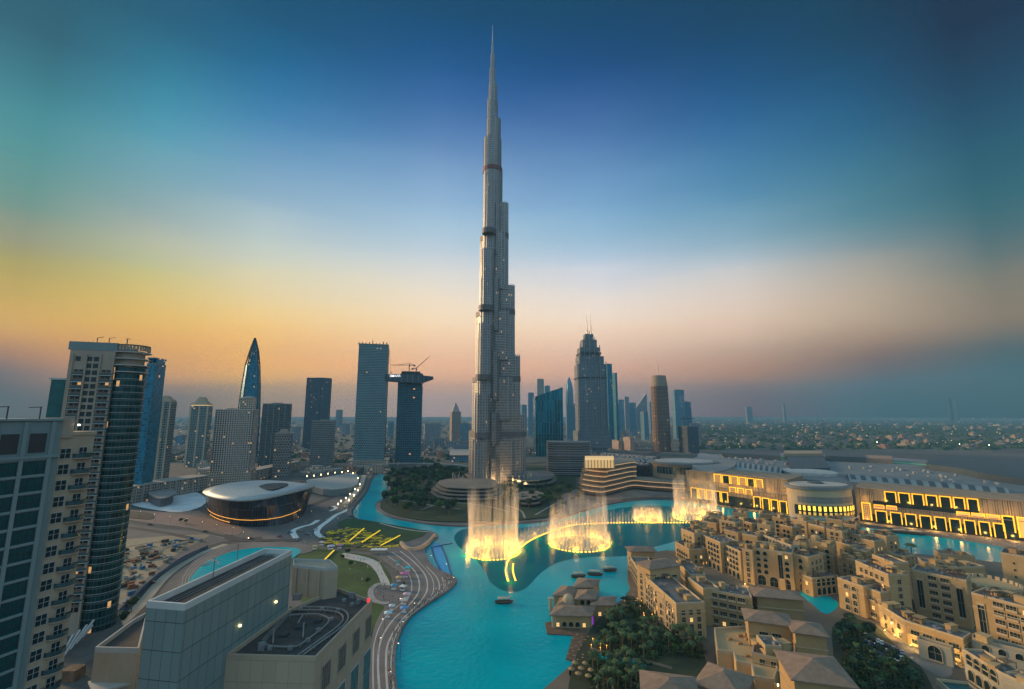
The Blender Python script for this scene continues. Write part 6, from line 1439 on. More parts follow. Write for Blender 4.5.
q = P(591,620,3); m = MB(); m.box(q.x, q.y, .6, 2.4, 1, 4); m.build('violet_screen', emis('violet_panel', (.35,.05,.6), .5), t)
q = P(565,622,3); m = MB(); m.box(q.x, q.y-.2, .6, 1.4, .6, 4); m.build('entrance_lamp', emis('orange_door', (.9,.25,.08), .3), t)
# terrace decks
for nm_, lb, px in (('floating_terrace','dark square timber terrace on the water beside the garden',[(573,635),(589,637),(585,664),(566,658)]),):
    t = T(nm_, lb, 'terrace', tuple(P(577,650,.5))); MB().prism(ppoly(px, .9, 1, False), -.2, .9).build('deck', M_perg, t)
    for x, y in scatter(px, 16, .9, 2.6, rb, 40, ppoly(px, .9, 1, False)): m = MB(); m.cyl(x, y, .9, 1.7, .12, .12, 5); m.cyl(x, y, 1.62, 1.72, .5, .5, 8); m.build('table', SAND[2], t)
t = T('round_terrace', 'rounded dining terrace with parasols jutting into the lake at the bottom', 'terrace', tuple(P(580,672,.5))); MB().prism(ppoly([(569,672),(576,683),(592,683),(600,672),(592,662),(578,662)], 1, 4), -.2, 1.0).build('deck', SAND[2], t)
for x, y in scatter([(571,672),(577,681),(592,681),(597,672),(590,664),(578,664)], 7, 1, 4, rb): m = MB(); m.cyl(x, y, 1, 3.4, .06, .06, 5); m.cyl(x, y, 3.2, 4.0, 1.5, .05, 8); m.build('parasol', SAND[2], t)

for k, (x, y) in enumerate(((684,556),(696,556),(706,558),(720,566),(732,570),(745,585),(762,590),(780,594),(798,594),(640,598),(650,606),(660,614),(670,622),(815,592),(826,590))):
    q = P(x, y, 1.1); t = T('uplight', 'small warm lamp at the foot of the old quarter walls or the arched wing', 'lamp', tuple(q), 'warm lamps under the sandy walls'); m = MB(); m.cyl(q.x, q.y, 1.1, 1.7, .2, .28, 6); m.build('housing', M_darkm, t); m = MB(); m.cyl(q.x, q.y, 1.7, 1.9, .26, .26, 6); m.build('lens', emis('uplight_lens', (1,.6,.15), 8), t)
    l = bpy.data.lights.new('uplight_lamp', 'POINT'); l.energy = 700; l.color = (1,.6,.18); l.shadow_soft_size = .4; lo = bpy.data.objects.new('uplight_lamp', l); C.objects.link(lo); lo.parent = t; lo.location = (-.5, -1.2, 2.2)
# ================================================================== TREES
def leaf_mat(name, c):
    m, n, p, o = newmat(name); g = nd(n, 'ShaderNodeNewGeometry'); oi = nd(n, 'ShaderNodeObjectInfo')
    f = mth(n, 'ADD', mth(n, 'MULTIPLY', g.outputs['Random Per Island'], .6), mth(n, 'MULTIPLY', oi.outputs['Random'], .4))
    n.links.new(mixc(n, f, tuple(v*.45 for v in c), tuple(v*1.7 for v in c)), p.inputs['Base Color']); p.inputs['Roughness'].default_value = .85; return m
M_leaf = leaf_mat('leaves', (.055,.10,.028)); M_leaf2 = leaf_mat('dark_leaves', (.032,.06,.028)); M_palm = leaf_mat('palm_fronds', (.05,.085,.03)); M_bark = plain('bark', (.14,.10,.07), .9, .3, 2)
def crown_mesh(seed, n=420, mat=None, name='crown', flat=.75, leaf=.16):
    r = random.Random(seed); m = MB(); lobes = [(r.uniform(-.55,.55), r.uniform(-.55,.55), r.uniform(-.3,.4)*flat, r.uniform(.35,.6)) for _ in range(7)]
    for _ in range(n):
        l = r.choice(lobes); d = Vector((r.gauss(0,1), r.gauss(0,1), r.gauss(0,1))).normalized()*l[3]*r.uniform(.55,1.05)
        c = Vector((l[0]+d.x, l[1]+d.y, l[2]+d.z*flat)); a = Vector((r.gauss(0,1), r.gauss(0,1), r.gauss(0,1))).normalized(); b = a.cross(Vector((r.gauss(0,1), r.gauss(0,1), r.gauss(0,1)))).normalized(); s = leaf*r.uniform(.6,1.3)
        m.face([c-a*s-b*s*.6, c+a*s-b*s*.6, c+a*s+b*s*.6, c-a*s+b*s*.6])
    return m
def make_tree(seed, h, rad, mat, label):
    t = T('tree', label, 'tree', (0,0,0)); m = MB(); m.cyl(0, 0, 0, h*.55, rad*.09, rad*.05, 7)
    r = random.Random(seed)
    for k in range(4): a = r.uniform(0, 6.28); m.bar((0,0,h*.45), (rad*.5*math.cos(a), rad*.5*math.sin(a), h*.72), rad*.05)
    m.build('trunk', M_bark, t); m = crown_mesh(seed); o = m.build('crown', mat, t); o.data.transform(__import__('mathutils').Matrix.Diagonal((rad, rad, rad, 1))); o.location = (0, 0, h-rad*.65); return t
def make_palm(seed, h, label):
    r = random.Random(seed); t = T('palm_tree', label, 'palm tree', (0,0,0)); m = MB(); lean = (r.uniform(-.5,.5), r.uniform(-.5,.5)); rings = []
    for k in range(7): f = k/6; rings.append([(lean[0]*f*f+(.26-.08*f)*math.cos(2*math.pi*i/7), lean[1]*f*f+(.26-.08*f)*math.sin(2*math.pi*i/7), h*f) for i in range(7)])
    m.loft(rings); m.build('trunk', M_bark, t); m = MB(); top = Vector((*lean, h))
    for i in range(22):
        a = 2*math.pi*i/22+r.uniform(-.15,.15); up = r.uniform(-.1,1.1); L = r.uniform(2.4,3.3); d = Vector((math.cos(a), math.sin(a), 0)); s = Vector((-d.y, d.x, 0)); prev = top
        for k in range(1, 7):
            f = k/6; q = top+d*L*(f*(1-.18*f))+Vector((0,0,up*L*.5*f-L*.75*f*f)); w_ = .42*math.sin(math.pi*min(.97, f*.85+.12)); 
            for sg in (-1, 1):
                dr = Vector((0,0,-w_*.55)); m.face([prev, q, q+s*sg*w_+dr+d*.12, prev+s*sg*w_+dr+d*.12])
            prev = q
    m.build('fronds', M_palm, t); return t
tr = [make_tree(1, 9, 3.6, M_leaf, ''), make_tree(2, 8, 3.2, M_leaf2, ''), make_tree(3, 10, 4.2, M_leaf2, ''), make_tree(4, 6.5, 2.8, M_leaf, '')]
pm = [make_palm(5, 8, ''), make_palm(6, 10, ''), make_palm(7, 6.5, '')]
used = set()
def plant(protos, pts, label, group, z=.9, s=(.8,1.25), rnd=random.Random(21)):
    for x, y in pts:
        p = rnd.choice(protos); loc = (x, y, z); sc = rnd.uniform(*s)
        if p.name not in used: used.add(p.name); p.location = loc; p.scale = (sc,)*3; p['label'] = label; p['group'] = group; p.rotation_euler = (0,0,rnd.random()*6.28)
        else: dup(p, loc, rnd.random()*6.28, label, group, sc)
rt = random.Random(31)
park = [(386,479),(405,472),(440,470),(462,474),(470,480),(445,484),(432,490),(428,500),(440,505),(470,508),(466,517),(440,519),(405,515),(389,508),(382,502),(388,492)]
plant(tr, scatter(park, 165, .9, 5, rt), 'leafy tree of the dense park at the lake bend left of the tallest tower', 'trees of the lakeside park', s=(1.1,1.8))
plant(tr, scatter([(520,500),(560,492),(585,494),(575,505),(545,512),(522,514)], 26, .9, 7, rt), 'leafy tree on the far shore behind the fountain jets', 'trees behind the fountain', s=(.9,1.4))
garden = [(600,626),(620,618),(628,628),(650,628),(676,640),(700,645),(700,660),(670,655),(640,676),(650,700),(600,700),(590,672),(600,650)]
plant(pm, scatter(garden, 62, 1, 3.0, rt), 'date palm in the dense garden below the arched lakeside wing', 'palms of the hotel garden', 1.0, (.75,1.1))
plant([tr[1], tr[3]], scatter(garden, 40, 1, 3.4, rt), 'dark bushy tree under the palms of the hotel garden', 'bushy trees of the hotel garden', 1.0, (.45,.8))
plant([tr[1], tr[3]], scatter([(608,610),(630,600),(640,606),(655,626),(620,622)], 14, 1, 3, rt), 'small tree at the garden edge near the lake inlet', 'small trees by the inlet', 1.0, (.4,.7))
court = [(840,626),(868,630),(880,650),(905,668),(925,684),(905,700),(860,700),(842,660)]
cq = [p for p in scatter(court, 70, 1, 3.0, rt) if not inpoly(p[0], p[1], ppoly([(862,632),(872,624),(916,656),(904,664)], 1, 1, False))][:46]
plant([tr[1], tr[2], tr[3]], cq[:32], 'dark tree in the hotel forecourt at the lower right', 'trees of the lower right forecourt', 1.0, (.5,.85)); plant(pm, cq[32:], 'palm in the hotel forecourt at the lower right', 'palms of the lower right forecourt', 1.0, (.7,1))
plant([pm[1]], [tuple(P(914,566,1))[:2]], 'single large palm standing out against the canal at the upper right', 'single canal palm', 1.0, (1.5,1.6))
plant(pm, [tuple(P(x,y,1))[:2] for x,y in ((705,622),(714,620),(722,622),(731,624),(739,625),(696,630))], 'palm in front of the shadowed windows of the dark roofed block', 'palms before the dark roofed block', 1.0, (1.0,1.2))
plant([tr[3], tr[0]], [tuple(P(x,y,1))[:2] for x,y in ((124,640),(120,628),(131,612),(118,650),(134,632),(112,645))], 'dark tree in the street between the beige tower and the grey box building', 'street trees by the beige tower', .9, (.7,1))
plant([tr[3]], [tuple(P(x,y,1))[:2] for x,y in ((351,567),(368,585),(342,560),(181,523),(186,524),(347,556),(160,500),(210,480),(225,479),(240,480),(140,485),(150,487))], 'small lone tree on the lawn or by the road on the left', 'lone trees on the left', .9, (.6,.9))
plant(tr, scatter([(498,489),(556,484),(562,494),(540,505),(512,512),(500,500)], 34, .9, 6, rt), 'leafy tree among the curved pavilions at the foot of the tallest tower', 'trees among the pavilions', s=(.9,1.4))
# far woods: a mass nobody could count
m = MB(); rw = random.Random(8)
for _ in range(2600):
    px_ = rw.uniform(690, 1060); py_ = rw.choice((rw.uniform(421,434), rw.uniform(421,449))); q = P(px_, py_, 3); s = rw.uniform(7,20); m.cyl(q.x, q.y, 0, s*.5, s*.9, s*.35, 6)
for _ in range(900):
    px_ = rw.uniform(100, 470); py_ = rw.uniform(424, 462); q = P(px_, py_, 3); s = rw.uniform(5,14); m.cyl(q.x, q.y, 0, s*.6, s*.9, s*.35, 6)
stuff(m.build('far_woods', M_leaf2), 'dark belts of distant woodland across the plain', 'woodland')
m = MB(); rw = random.Random(9)
for x, y in scatter(garden, 260, 1, 1.2, rw)+scatter(court, 200, 1, 1.2, rw)+scatter([(625,600),(640,600),(672,632),(640,628)], 60, 1, 1.2, rw):
    for _ in range(14):
        c_ = Vector((x+rw.gauss(0,.7), y+rw.gauss(0,.7), 1+rw.random()*1.3)); a = Vector((rw.gauss(0,1), rw.gauss(0,1), rw.gauss(0,1))).normalized()*.4; b = a.cross(Vector((rw.random(), rw.random(), 1))).normalized()*.35; m.face([c_-a-b, c_+a-b, c_+a+b, c_-a+b])
stuff(m.build('shrubbery', M_leaf), 'low dark shrubs filling the garden beds', 'shrubs')
# ================================================================== THE SPREAD OF LOW BUILDINGS
lowm = [facade('low_pale', (.42,.38,.33), (.06,.07,.08), 4, 3.6, .45, .45, .05), facade('low_sand', (.40,.31,.24), (.05,.06,.07), 4, 3.6, .45, .45, .05), facade('low_grey', (.24,.24,.25), (.04,.06,.08), 5, 3.8, .6, .5, .05), facade('low_red', (.33,.20,.16), (.05,.05,.05), 4, 3.4, .4, .45, .05)]
def low_mesh(k):
    r = random.Random(k); m = MB(); sx_, sy_, h = r.uniform(18,34), r.uniform(14,26), r.uniform(6,12)
    m.box(0, 0, 0, sx_, sy_, h); m.box(r.uniform(-.2,.2)*sx_, 0, h+.01, sx_*r.uniform(.3,.6), sy_*.5, r.uniform(3,6)); m.prism(rect(0,0,sx_*1.02,sy_*1.02,0), h-.9, h+.9, top=False)
    if k % 2: m.box(sx_*.6, sy_*.1, 0, sx_*.5, sy_*.7, h*.6)
    for _ in range(4): m.box(r.uniform(-.4,.4)*sx_, r.uniform(-.4,.4)*sy_, h, 2, 2, 1.6)
    o = m.build('low_building', lowm[k % 4]); me = o.data; bpy.data.objects.remove(o); return me
LM = [low_mesh(k) for k in range(8)]
lab = ['pale low building in the hazy spread of the city', 'sandy low building in the hazy spread of the city', 'grey low building in the hazy spread of the city', 'reddish low building in the hazy spread of the city']
def free(px_, py_):
    if px_ > 560: return py_ < 449
    if px_ > 380: return py_ < 459
    return py_ < 474
rl = random.Random(77); near_, far_ = [], []
for _ in range(60000):
    if len(near_) >= 290 and len(far_) >= 1500: break
    px_ = rl.uniform(-60, 1084); py_ = rl.uniform(417.5, 474)
    if not free(px_, py_): continue
    if px_ > 690 and 421 < py_ < 434 and rl.random() < .75: continue
    q = P(px_, py_, 0); L_ = near_ if py_ > 430 else far_
    if len(L_) >= (290 if L_ is near_ else 1500): continue
    md = 34 if L_ is near_ else 30
    if any((q.x-a)**2+(q.y-b)**2 < md*md for a, b in L_[-400:]): continue
    if L_ is near_ and any(o.get('_g') and abs(q.x-o['_g'][0]) < 45 and abs(q.y-o['_g'][1]) < 45 for o in TW_): continue
    L_.append((q.x, q.y))
for x, y in near_:
    k = rl.randrange(8); o = bpy.data.objects.new('low_building', LM[k]); C.objects.link(o); o.location = (x, y, 0); o.rotation_euler = (0,0,rl.choice((0,.3,-.2,1.2))+rl.uniform(-.1,.1)); s = rl.uniform(.7,1.4); o.scale = (s, s, rl.uniform(.7,1.5))
    tag(o, lab[k % 4], 'building', ('pale', 'sandy', 'grey', 'reddish')[k % 4]+' low buildings of the spread')
for k in range(4):
    bm = bmesh.new(); M4 = __import__('mathutils').Matrix
    for x, y in far_[k::4]:
        n0 = len(bm.verts); bm.from_mesh(LM[k]); bm.verts.ensure_lookup_table(); s = rl.uniform(.8, 2.0)
        bmesh.ops.transform(bm, matrix=M4.Translation((x, y, 0)) @ M4.Rotation(rl.uniform(0,3), 4, 'Z') @ M4.Diagonal((s, s, rl.uniform(.7,2.2), 1)), verts=bm.verts[n0:])
    me = bpy.data.meshes.new('far_city'); bm.to_mesh(me); bm.free(); me.materials.clear(); me.materials.append(lowm[k]); o = bpy.data.objects.new('far_city', me); C.objects.link(o)
    stuff(o, ('pale', 'sandy', 'grey', 'reddish')[k]+' roofs of the far city fading into the haze', 'city')
m = MB(); rl = random.Random(15)
for _ in range(520):
    px_ = rl.uniform(0, 1024); py_ = rl.uniform(424, 462)
    if not free(px_, py_+1): continue
    q = P(px_, py_, 8); s = .35*q.y/455*rl.uniform(.5,1.3); m.box(q.x, q.y, 8, s, s, s)
stuff(m.build('city_lights', emis('street_glow', (1,.66,.34), 1.3)), 'tiny warm and white lights sprinkled over the far city', 'lights')
for x, y, lb in ((877,442,'bright pole light above the long mall roof, leftmost of three at the right'),(959.5,444,'middle one of three bright pole lights at the right'),(989,445,'rightmost of three bright pole lights at the right')):
    q = P(x, y, 22); t = T('floodlight_mast', lb, 'lamp', (q.x, q.y, 0)); m = MB(); m.cyl(q.x, q.y, 0, 21, .5, .3, 6); m.build('mast', M_steel, t); bulb(q.x, q.y, 22, 1.1, t, emis('flood', (1,.95,.75), 6))
# far roads
m = MB(); ribbon([(600,470),(668,440),(640,425),(636,419)], .12, 26, m, 0, 6); ribbon([(300,470),(420,440),(700,436),(1100,438)], .12, 24, m, 0, 6); structure(m.build('highway', M_asph))
# ================================================================== SMALL THINGS ON THE GROUND
def lamp_post(h, label):
    t = T('street_lamp', label, 'lamp', (0,0,0)); m = MB(); m.cyl(0,0,0,h,.11,.07,6); m.bar((0,0,h),(1.0,0,h+.2),.1); m.build('pole', M_darkm, t); m = MB(); m.box(1.0,0,h+.05,.7,.35,.16); m.build('head', M_steel, t); m = MB(); m.box(1.0,0,h-.07,.55,.3,.11); m.build('light', emis('white_street_lamp', (1,.82,.55), 5), t); return t
lp = lamp_post(7, ''); first = True
def lamps(pts, label, group, z=1.1):
    global first
    for x, y in pts:
        q = P(x, y, z)
        if first: lp.location = q; lp['label'] = label; lp['group'] = group; first = False
        else: dup(lp, q, random.random()*6, label, group)
lamps([(125,516),(139,518.5),(155,521),(170,523.5),(186,526),(202,529),(217,532),(232,535.5),(244,540)], 'street lamp along the curved road above the sand lot', 'street lamps of the curved road')
lamps([(400,660),(402,636),(415,616),(436,602),(452,589),(445,575),(432,566),(391,689),(378,655),(384,634),(398,612)], 'street lamp on the lakeside promenade', 'street lamps of the promenade')
lamps([(345,512),(338,525),(312,518),(298,524),(326,500),(308,500),(290,508),(222,480),(150,484),(200,486),(176,488),(255,486)], 'street lamp in the streets around the opera hall', 'street lamps near the opera hall')
rg = random.Random(4); gl = emis('garden_bulb', (1,.45,.08), 2)
gm = MB(); gm.cyl(0,0,0,1.1,.05,.05,5); gm.cyl(0,0,1.1,1.5,.22,.16,6); go = gm.build('garden_lamp', gl); gme = go.data; bpy.data.objects.remove(go)
def glamps(px, n, label, group, z=1.05):
    for x, y in scatter(px, n, z, 2, rg): o = bpy.data.objects.new('garden_lamp', gme); C.objects.link(o); o.location = (x, y, z); tag(o, label, 'lamp', group)
glamps([(625,600),(650,606),(660,622),(625,612)], 11, 'small warm lamp on the lawn below the arched wing', 'lamps below the arched wing')
glamps([(588,640),(610,630),(606,652),(590,655)], 6, 'small warm lamp on the garden path near the timber terrace', 'lamps near the timber terrace')
glamps([(686,560),(740,575),(800,592),(740,572)], 16, 'small warm lamp at the foot of the old quarter', 'lamps at the old quarter foot')
# cars
def make_car(c, label):
    t = T('parked_car', label, 'car', (0,0,0)); prof = [(-2.2,.35),(-2.2,.85),(-1.5,.95),(-1.1,1.4),(.5,1.42),(1.15,.95),(2.1,.8),(2.2,.4)]
    def side(s, k=1.0): return [(x, s*.88*(k if z > 1 else 1), z) for x, z in prof]
    m = MB(); a, b = side(-1, .85), side(1, .85)
    for i in range(8): j = (i+1) % 8; m.face([a[i], a[j], b[j], b[i]])
    m.face(a[::-1]); m.face(b); m.build('body', plain('car_paint_%d' % len(MATS), c, .3, .05, 1), t)
    m = MB(); m.face([(-1.46,-.8,1.0),(-1.46,.8,1.0),(-1.14,.72,1.37),(-1.14,-.72,1.37)]); m.face([(.56,-.72,1.38),(.56,.72,1.38),(1.14,.8,.98),(1.14,-.8,.98)][::-1]); m.face([(-1.2,-.9,1.0),(1.0,-.9,1.0),(.5,-.78,1.36),(-1.0,-.78,1.36)]); m.face([(-1.2,.9,1.0),(1.0,.9,1.0),(.5,.78,1.36),(-1.0,.78,1.36)]); m.build('window', M_gl, t)
    for x in (-1.4, 1.4):
        for s in (-1, 1):
            mm = MB(); A = [(x+.34*math.cos(2*math.pi*i/10), s*.72, .34+.34*math.sin(2*math.pi*i/10)) for i in range(10)]; B_ = [(q[0], s*.92, q[2]) for q in A]; mm.loft([A, B_]); mm.face(B_ if s > 0 else B_[::-1]); mm.build('wheel', M_darkm, t)
    for s in (-.6, .6): mm = MB(); mm.box(2.19, s, .58, .06, .35, .16); mm.build('headlight', M_white, t)
    return t
cols = [((.7,.7,.7),'white'),((.05,.05,.06),'black'),((.3,.31,.33),'silver'),((.25,.04,.03),'dark red'),((.05,.08,.2),'blue')]
cars = [make_car(c, '') for c, _ in cols]; usedc = set()
def park_cars(pts, where, grp, angs, z=1.07):
    for k, (x, y) in enumerate(pts):
        i = rg.randrange(5); lb = f'{cols[i][1]} car {where}'; g = f'{cols[i][1]} {grp}'; a = angs[k % len(angs)]
        if i not in usedc: usedc.add(i); cars[i].location = (x, y, z); cars[i].rotation_euler = (0,0,a); cars[i]['label'] = lb; cars[i]['group'] = g
        else: dup(cars[i], (x, y, z), a, lb, g)
pts = []
for r_ in range(3):
    for k in range(10):
        q = P(866+k*4.0, 640+k*1.9+r_*6.2-4, 1.07); pts.append((q.x, q.y))
park_cars(pts, 'in the tightly parked rows of the lower right forecourt', 'cars parked in the forecourt', [R(60)])
park_cars([tuple(P(x, y, 1.1))[:2] for x, y in ((300,531),(308,534),(290,533),(280,537),(316,530),(120,520),(150,525),(205,532),(135,600),(152,583),(330,508),(250,539))], 'on the roads around the opera hall', 'cars near the opera hall', [R(20), R(-10), R(50)], 1.12)
# people
def make_person(seed, cloth, leg, robe, label):
    sk = (.42,.27,.19); t = MB(); r = random.Random(seed); hh = r.uniform(1.62,1.78)/1.72; st = r.uniform(.1,.3)
    me = bpy.data.meshes.new('person')
    v = [(0,0,.95),(0,0,1.2),(0,0,1.42),(0,0,1.52),(0,.02,1.66),(-.19,0,1.40),(-.26,.03,1.12),(-.25,.12,.88),(.19,0,1.40),(.26,-.03,1.12),(.25,-.10,.88),(-.10,0,.90),(-.11,st*.5,.50),(-.11,st,.06),(-.11,st+.13,.03),(.10,0,.90),(.11,-st*.4,.50),(.11,-st,.06),(.11,-st+.13,.03)]
    e = [(0,1),(1,2),(2,3),(3,4),(2,5),(5,6),(6,7),(2,8),(8,9),(9,10),(0,11),(11,12),(12,13),(13,14),(0,15),(15,16),(16,17),(17,18)]
    rad = [.15,.14,.16,.055,.11,.06,.045,.035,.06,.045,.035,.10,.07,.045,.04,.10,.07,.045,.04]
    if robe: rad[12] = rad[16] = .13; rad[13] = rad[17] = .15
    me.from_pydata([(a*hh, b*hh, c*hh) for a, b, c in v], e, []); o = bpy.data.objects.new('person', me); C.objects.link(o)
    md = o.modifiers.new('Skin', 'SKIN')
    for i, q in enumerate(me.skin_vertices[0].data if me.skin_vertices else []): q.radius = (rad[i], rad[i])
    if not me.skin_vertices:
        bm = bmesh.new(); bm.from_mesh(me); ly = bm.verts.layers.skin.verify()
        for i, q in enumerate(bm.verts): q[ly].radius = (rad[i]*hh, rad[i]*hh); q[ly].use_root = (i == 0)
        bm.to_mesh(me); bm.free()
    sb = o.modifiers.new('Sub', 'SUBSURF'); sb.levels = 1
    dg = bpy.context.evaluated_depsgraph_get(); dg.update(); m2 = bpy.data.meshes.new_from_object(o.evaluated_get(dg)); bpy.data.objects.remove(o); m2.name = 'person'
    m2.materials.clear()
    for mm in (plain('skin', sk, .6, .05), plain('cloth_%d' % seed, cloth, .9, .1), plain('legs_%d' % seed, leg, .9, .1), plain('hair', (.02,.015,.012), .6, .1)): m2.materials.append(mm)
    for p in m2.polygons:
        c = p.center; z = c.z/hh; p.material_index = 3 if z > 1.68 or (z > 1.58 and c.y < -.02) else 0 if z > 1.47 or z < .04 or (z < .93 and abs(c.x) > .2) else 2 if z < .93 else 1
        p.use_smooth = True
    return m2
pe = [(make_person(1,(.75,.75,.72),(.75,.75,.72),True,''),'person in a long white robe'),(make_person(2,(.03,.03,.035),(.03,.03,.035),True,''),'person in a long black robe'),(make_person(3,(.5,.06,.05),(.06,.07,.12),False,''),'person in a red top and dark trousers'),(make_person(4,(.08,.15,.35),(.25,.22,.18),False,''),'person in a blue top and light trousers'),(make_person(5,(.45,.4,.15),(.05,.05,.05),False,''),'person in a mustard top and black trousers')]
def crowd(pts, where, grp, z):
    for x, y in pts:
        me, lb = rg.choice(pe); o = bpy.data.objects.new('person', me); C.objects.link(o); o.location = (x, y, z); o.rotation_euler = (0,0,rg.random()*6.28); tag(o, lb+' '+where, 'person', lb.replace('person', 'people')+' '+grp)
garden2 = [(596,672),(640,672),(640,690),(612,700),(590,690)]
plant(pm, scatter(garden2, 14, 1, 3, rt), 'date palm by the round dining terrace at the bottom', 'palms by the round terrace', 1.0, (.7,1))
crowd(scatter([(396,700),(393,662),(397,638),(408,618),(428,603),(447,590),(454,581),(447,577),(436,592),(420,604),(402,616),(390,640),(388,668),(388,700)], 110, 1.2, 1.2, rg), 'walking on the lakeside promenade', 'on the promenade', 1.2)
crowd(scatter([(385,560),(404,570),(410,585),(398,600),(372,600),(345,560)], 55, 1.2, 1.4, rg), 'near the fair tents', 'near the fair tents', 1.2)
crowd(scatter([(300,520),(330,512),(340,528),(300,545)], 30, 1, 2, rg), 'on the plaza beside the opera hall', 'on the opera plaza', .9)
crowd(scatter([(560,512),(600,502),(640,499),(640,497),(600,498),(565,507)], 50, 1.3, 2, rg), 'watching the fountain from the far quay', 'watching from the far quay', 1.3)
# fair tents, flower beds, low walls
def tent(x, y, c, nm, w_=4, d_=3.4, flat=False):
    q = P(x, y, 1.25); t = T('market_tent', nm, 'tent', tuple(q)); m = MB()
    for sx_ in (-1,1):
        for sy_ in (-1,1): m.box(q.x+sx_*w_*.46, q.y+sy_*d_*.46, 1.25, .1, .1, 2.4)
    m.build('frame', M_steel, t); m = MB(); m.hip(rect(q.x, q.y, w_, d_, rg.uniform(-.4,.4)), 3.7, .9, .3); m.build('canopy', plain('tent_'+'%d%d%d' % tuple(int(v*99) for v in c), c, .7, .1, .5), t)
    m = MB(); m.box(q.x, q.y-d_*.3, 1.25, w_*.7, .6, .9); m.build('counter', M_white, t)
for x, y, c, nm, w_ in ((405,577,(.75,.2,.4),'pink tent, largest of the fair row on the promenade edge',6),(399,581,(.7,.42,.2),'orange tent left of the largest pink one',4),(408,571,(.05,.45,.5),'teal tent at the top end of the fair row',5),(394,589,(.1,.35,.5),'blue tent on the round plaza',4),(403,590,(.75,.72,.66),'white tent on the round plaza edge',4),
    (407,598,(.75,.5,.5),'pale pink tent in the middle of the fair row',4.5),(404,604,(.7,.55,.5),'dusty pink tent below the pale pink one',4.5),(404,612,(.15,.35,.65),'long blue tent low in the fair row',4),(392,610,(.6,.62,.65),'grey white tent at the lawn corner',3.5),(388,617,(.6,.7,.75),'pale blue tent at the lower end of the fair row',4),(398,565,(.1,.3,.25),'dark green tent near the lawn path',4),
    (340,548,(.45,.2,.4),'purple stall roof left of the flower beds',5),(331,549,(.65,.62,.7),'lilac white dome tent left of the flower beds',6),(322,545,(.5,.48,.45),'grey stall roof near the opera plaza',5),(315,549,(.55,.42,.2),'ochre stall roof beside the penthouse corner',5)): tent(x, y, c, nm, w_)
M_yb = emis('yellow_light_bar', (1,.66,.02), .5)
for a, b, nm in (((350,541),(364,529),'long diagonal yellow light bar, leftmost of three in the flower beds'),((362,543),(380,531),'middle diagonal yellow light bar in the flower beds'),((381,546),(400,536),'rightmost diagonal yellow light bar in the flower beds'),((324,561),(334,551),'short yellow light bar on the lawn by the penthouse')):
    p_, q_ = P(*a, 1), P(*b, 1); t = T('light_bar', nm, 'light sculpture', tuple((p_+q_)/2)); m = MB(); m.bar((p_.x,p_.y,1.6),(q_.x,q_.y,1.6),1.0,.6); m.build('glowing_bar', M_yb, t); m = MB(); m.bar((p_.x,p_.y,1.0),(q_.x,q_.y,1.0),2.4,.5); m.build('plinth', M_darkm, t)
beds = scatter([(330,531),(346,528),(371,532),(396,541),(396,547),(346,547),(322,543)], 120, .85, 3.0, rg)
for k, (x, y) in enumerate(beds):
    m = MB(); yl = rg.random() < .6
    for _ in range(30): c_ = Vector((x+rg.gauss(0,1.3), y+rg.gauss(0,1.0), .95+rg.random()*.5)); a = Vector((rg.gauss(0,1), rg.gauss(0,1), .2)).normalized()*.5; b = a.cross(Vector((0,0,1))).normalized()*.45; m.face([c_-a-b, c_+a-b, c_+a+b, c_-a+b])
    tag(m.build('flower_bed', plain('yellow_flowers', (.85,.62,.02), .9, .2) if yl else M_leaf), 'yellow flowering clump on the striped plaza' if yl else 'green leafy clump on the striped plaza', 'flower bed', 'yellow clumps' if yl else 'green clumps')
t = T('curved_seat_wall', 'warm lit curved stone wall at the end of the upper lawn', 'wall', tuple(P(415,545,1.3))); m = ribbon([(401,541),(406,546),(414,547.5),(422,545),(430,539),(435,533)], 3.6, 2.2, None, 2.6); m.build('wall', plain('warm_stone', (.5,.36,.25), .8, .2), t)
m = ribbon([(380,523),(400,528),(420,531),(434,532)], 1.7, 1.2, None, .5); m.build('coping', M_pale, t)
t = T('plaza_kiosk', 'white flat roofed kiosk between the flower beds and the lawn', 'kiosk', tuple(P(380,553,1))); q = P(379,553,1); m = MB(); m.box(q.x, q.y, 1, 11, 4, 2.6); m.build('wall', M_beigewall, t); m = MB(); m.box(q.x, q.y, 3.62, 13, 5.5, .35); m.build('roof', M_white, t)
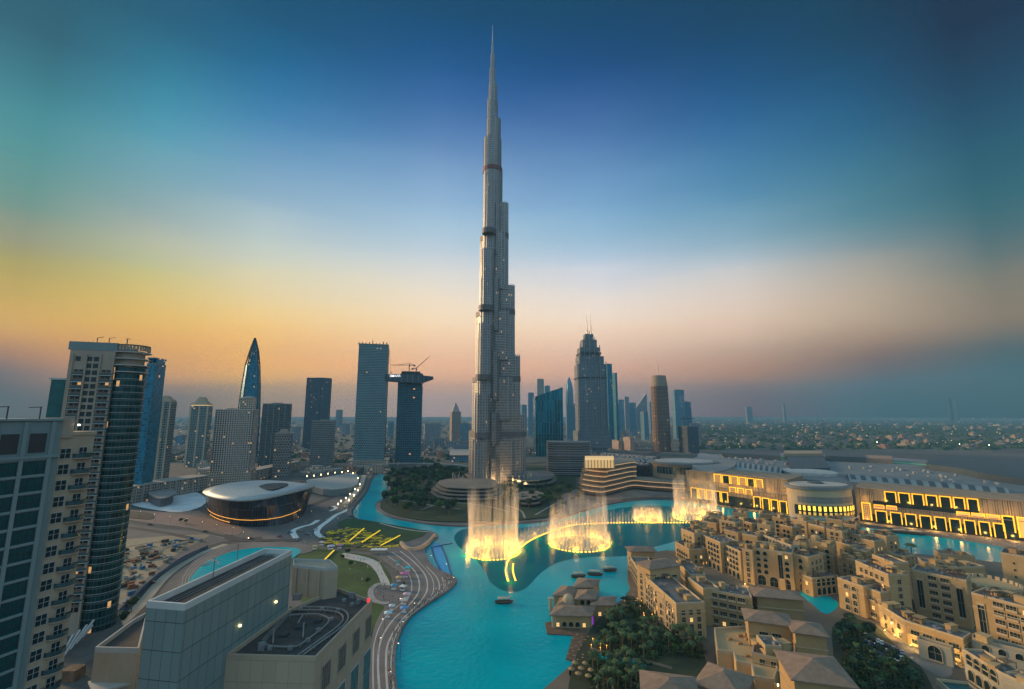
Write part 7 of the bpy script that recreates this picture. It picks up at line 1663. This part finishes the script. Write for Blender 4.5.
# the pool figure and site clutter
t = T('pool_sculpture', 'pale dolphin like curve standing in the round pool', 'sculpture', tuple(P(212,565,1.1))); q = P(212,565,1.1); m = MB(); pv_ = None
for k in range(9): a = math.pi*k/8; v = Vector((q.x+5*math.cos(a), q.y, 1.2+3.2*math.sin(a))); 
m = MB()
for k in range(8): a, b = math.pi*k/8, math.pi*(k+1)/8; m.bar((q.x+5*math.cos(a), q.y, 1.2+3.2*math.sin(a)), (q.x+5*math.cos(b), q.y, 1.2+3.2*math.sin(b)), .9)
m.build('arch_body', M_white, t)
rs = random.Random(44)
for k, (x, y) in enumerate(scatter([(100,560),(150,545),(200,538),(150,575),(112,625),(95,600)], 95, .85, 3.6, rs)):
    m = MB(); h_ = rs.uniform(.8,3)
    for _ in range(rs.randrange(2,5)): m.box(x+rs.uniform(-2,2), y+rs.uniform(-2,2), .85, rs.uniform(1,4), rs.uniform(.8,2.4), h_*rs.uniform(.4,1), rs.random()*3)
    tag(m.build('material_pile', (M_dark, M_sand, M_kerb, plain('rust', (.22,.08,.04)), plain('blue_tarp', (.05,.16,.3)))[k % 5]), ('dark','sandy','grey','rusty','blue')[k % 5]+' pile of building material on the sand lot', 'pile', ('dark','sandy','grey','rusty','blue')[k % 5]+' material piles')
for ln, nm in (([(128,602),(150,580),(180,558),(208,545)], 'site hoarding along the sandy track, nearer the pool'),([(105,625),(130,598),(160,572),(200,549)], 'blue grey site hoarding along the left side of the sandy track')):
    m = ribbon(ln, 3.4, .3, None, 2.5); tag(m.build('site_hoarding', plain('hoarding', (.08,.11,.16), .7, .2)), nm, 'fence')
sheet('garden_pool_water', [(604,652),(640,661),(644,670),(600,662)], 1.05, M_water, n=3)
m = MB(); ribbon([(590,648),(620,656),(650,662),(672,668)], 1.06, 2.2, m); ribbon([(596,668),(620,678),(640,684)], 1.06, 2.2, m); ribbon([(640,612),(655,630),(672,640)], 1.06, 1.6, m); structure(m.build('garden_path', MATS['resort_paving']))

M_dirt = plain('dark_dirt', (.15,.11,.07), .95, .5, .08, fine=.6)
m = MB()
for ln, w_ in (([(104,572),(130,560),(160,550),(196,540)], 4.5), ([(100,600),(118,585),(140,574)], 6), ([(120,548),(150,543),(180,540)], 3.5), ([(108,556),(128,566),(134,582)], 3)): ribbon(ln, .845, w_, m)
structure(m.build('dirt_track', M_dirt))
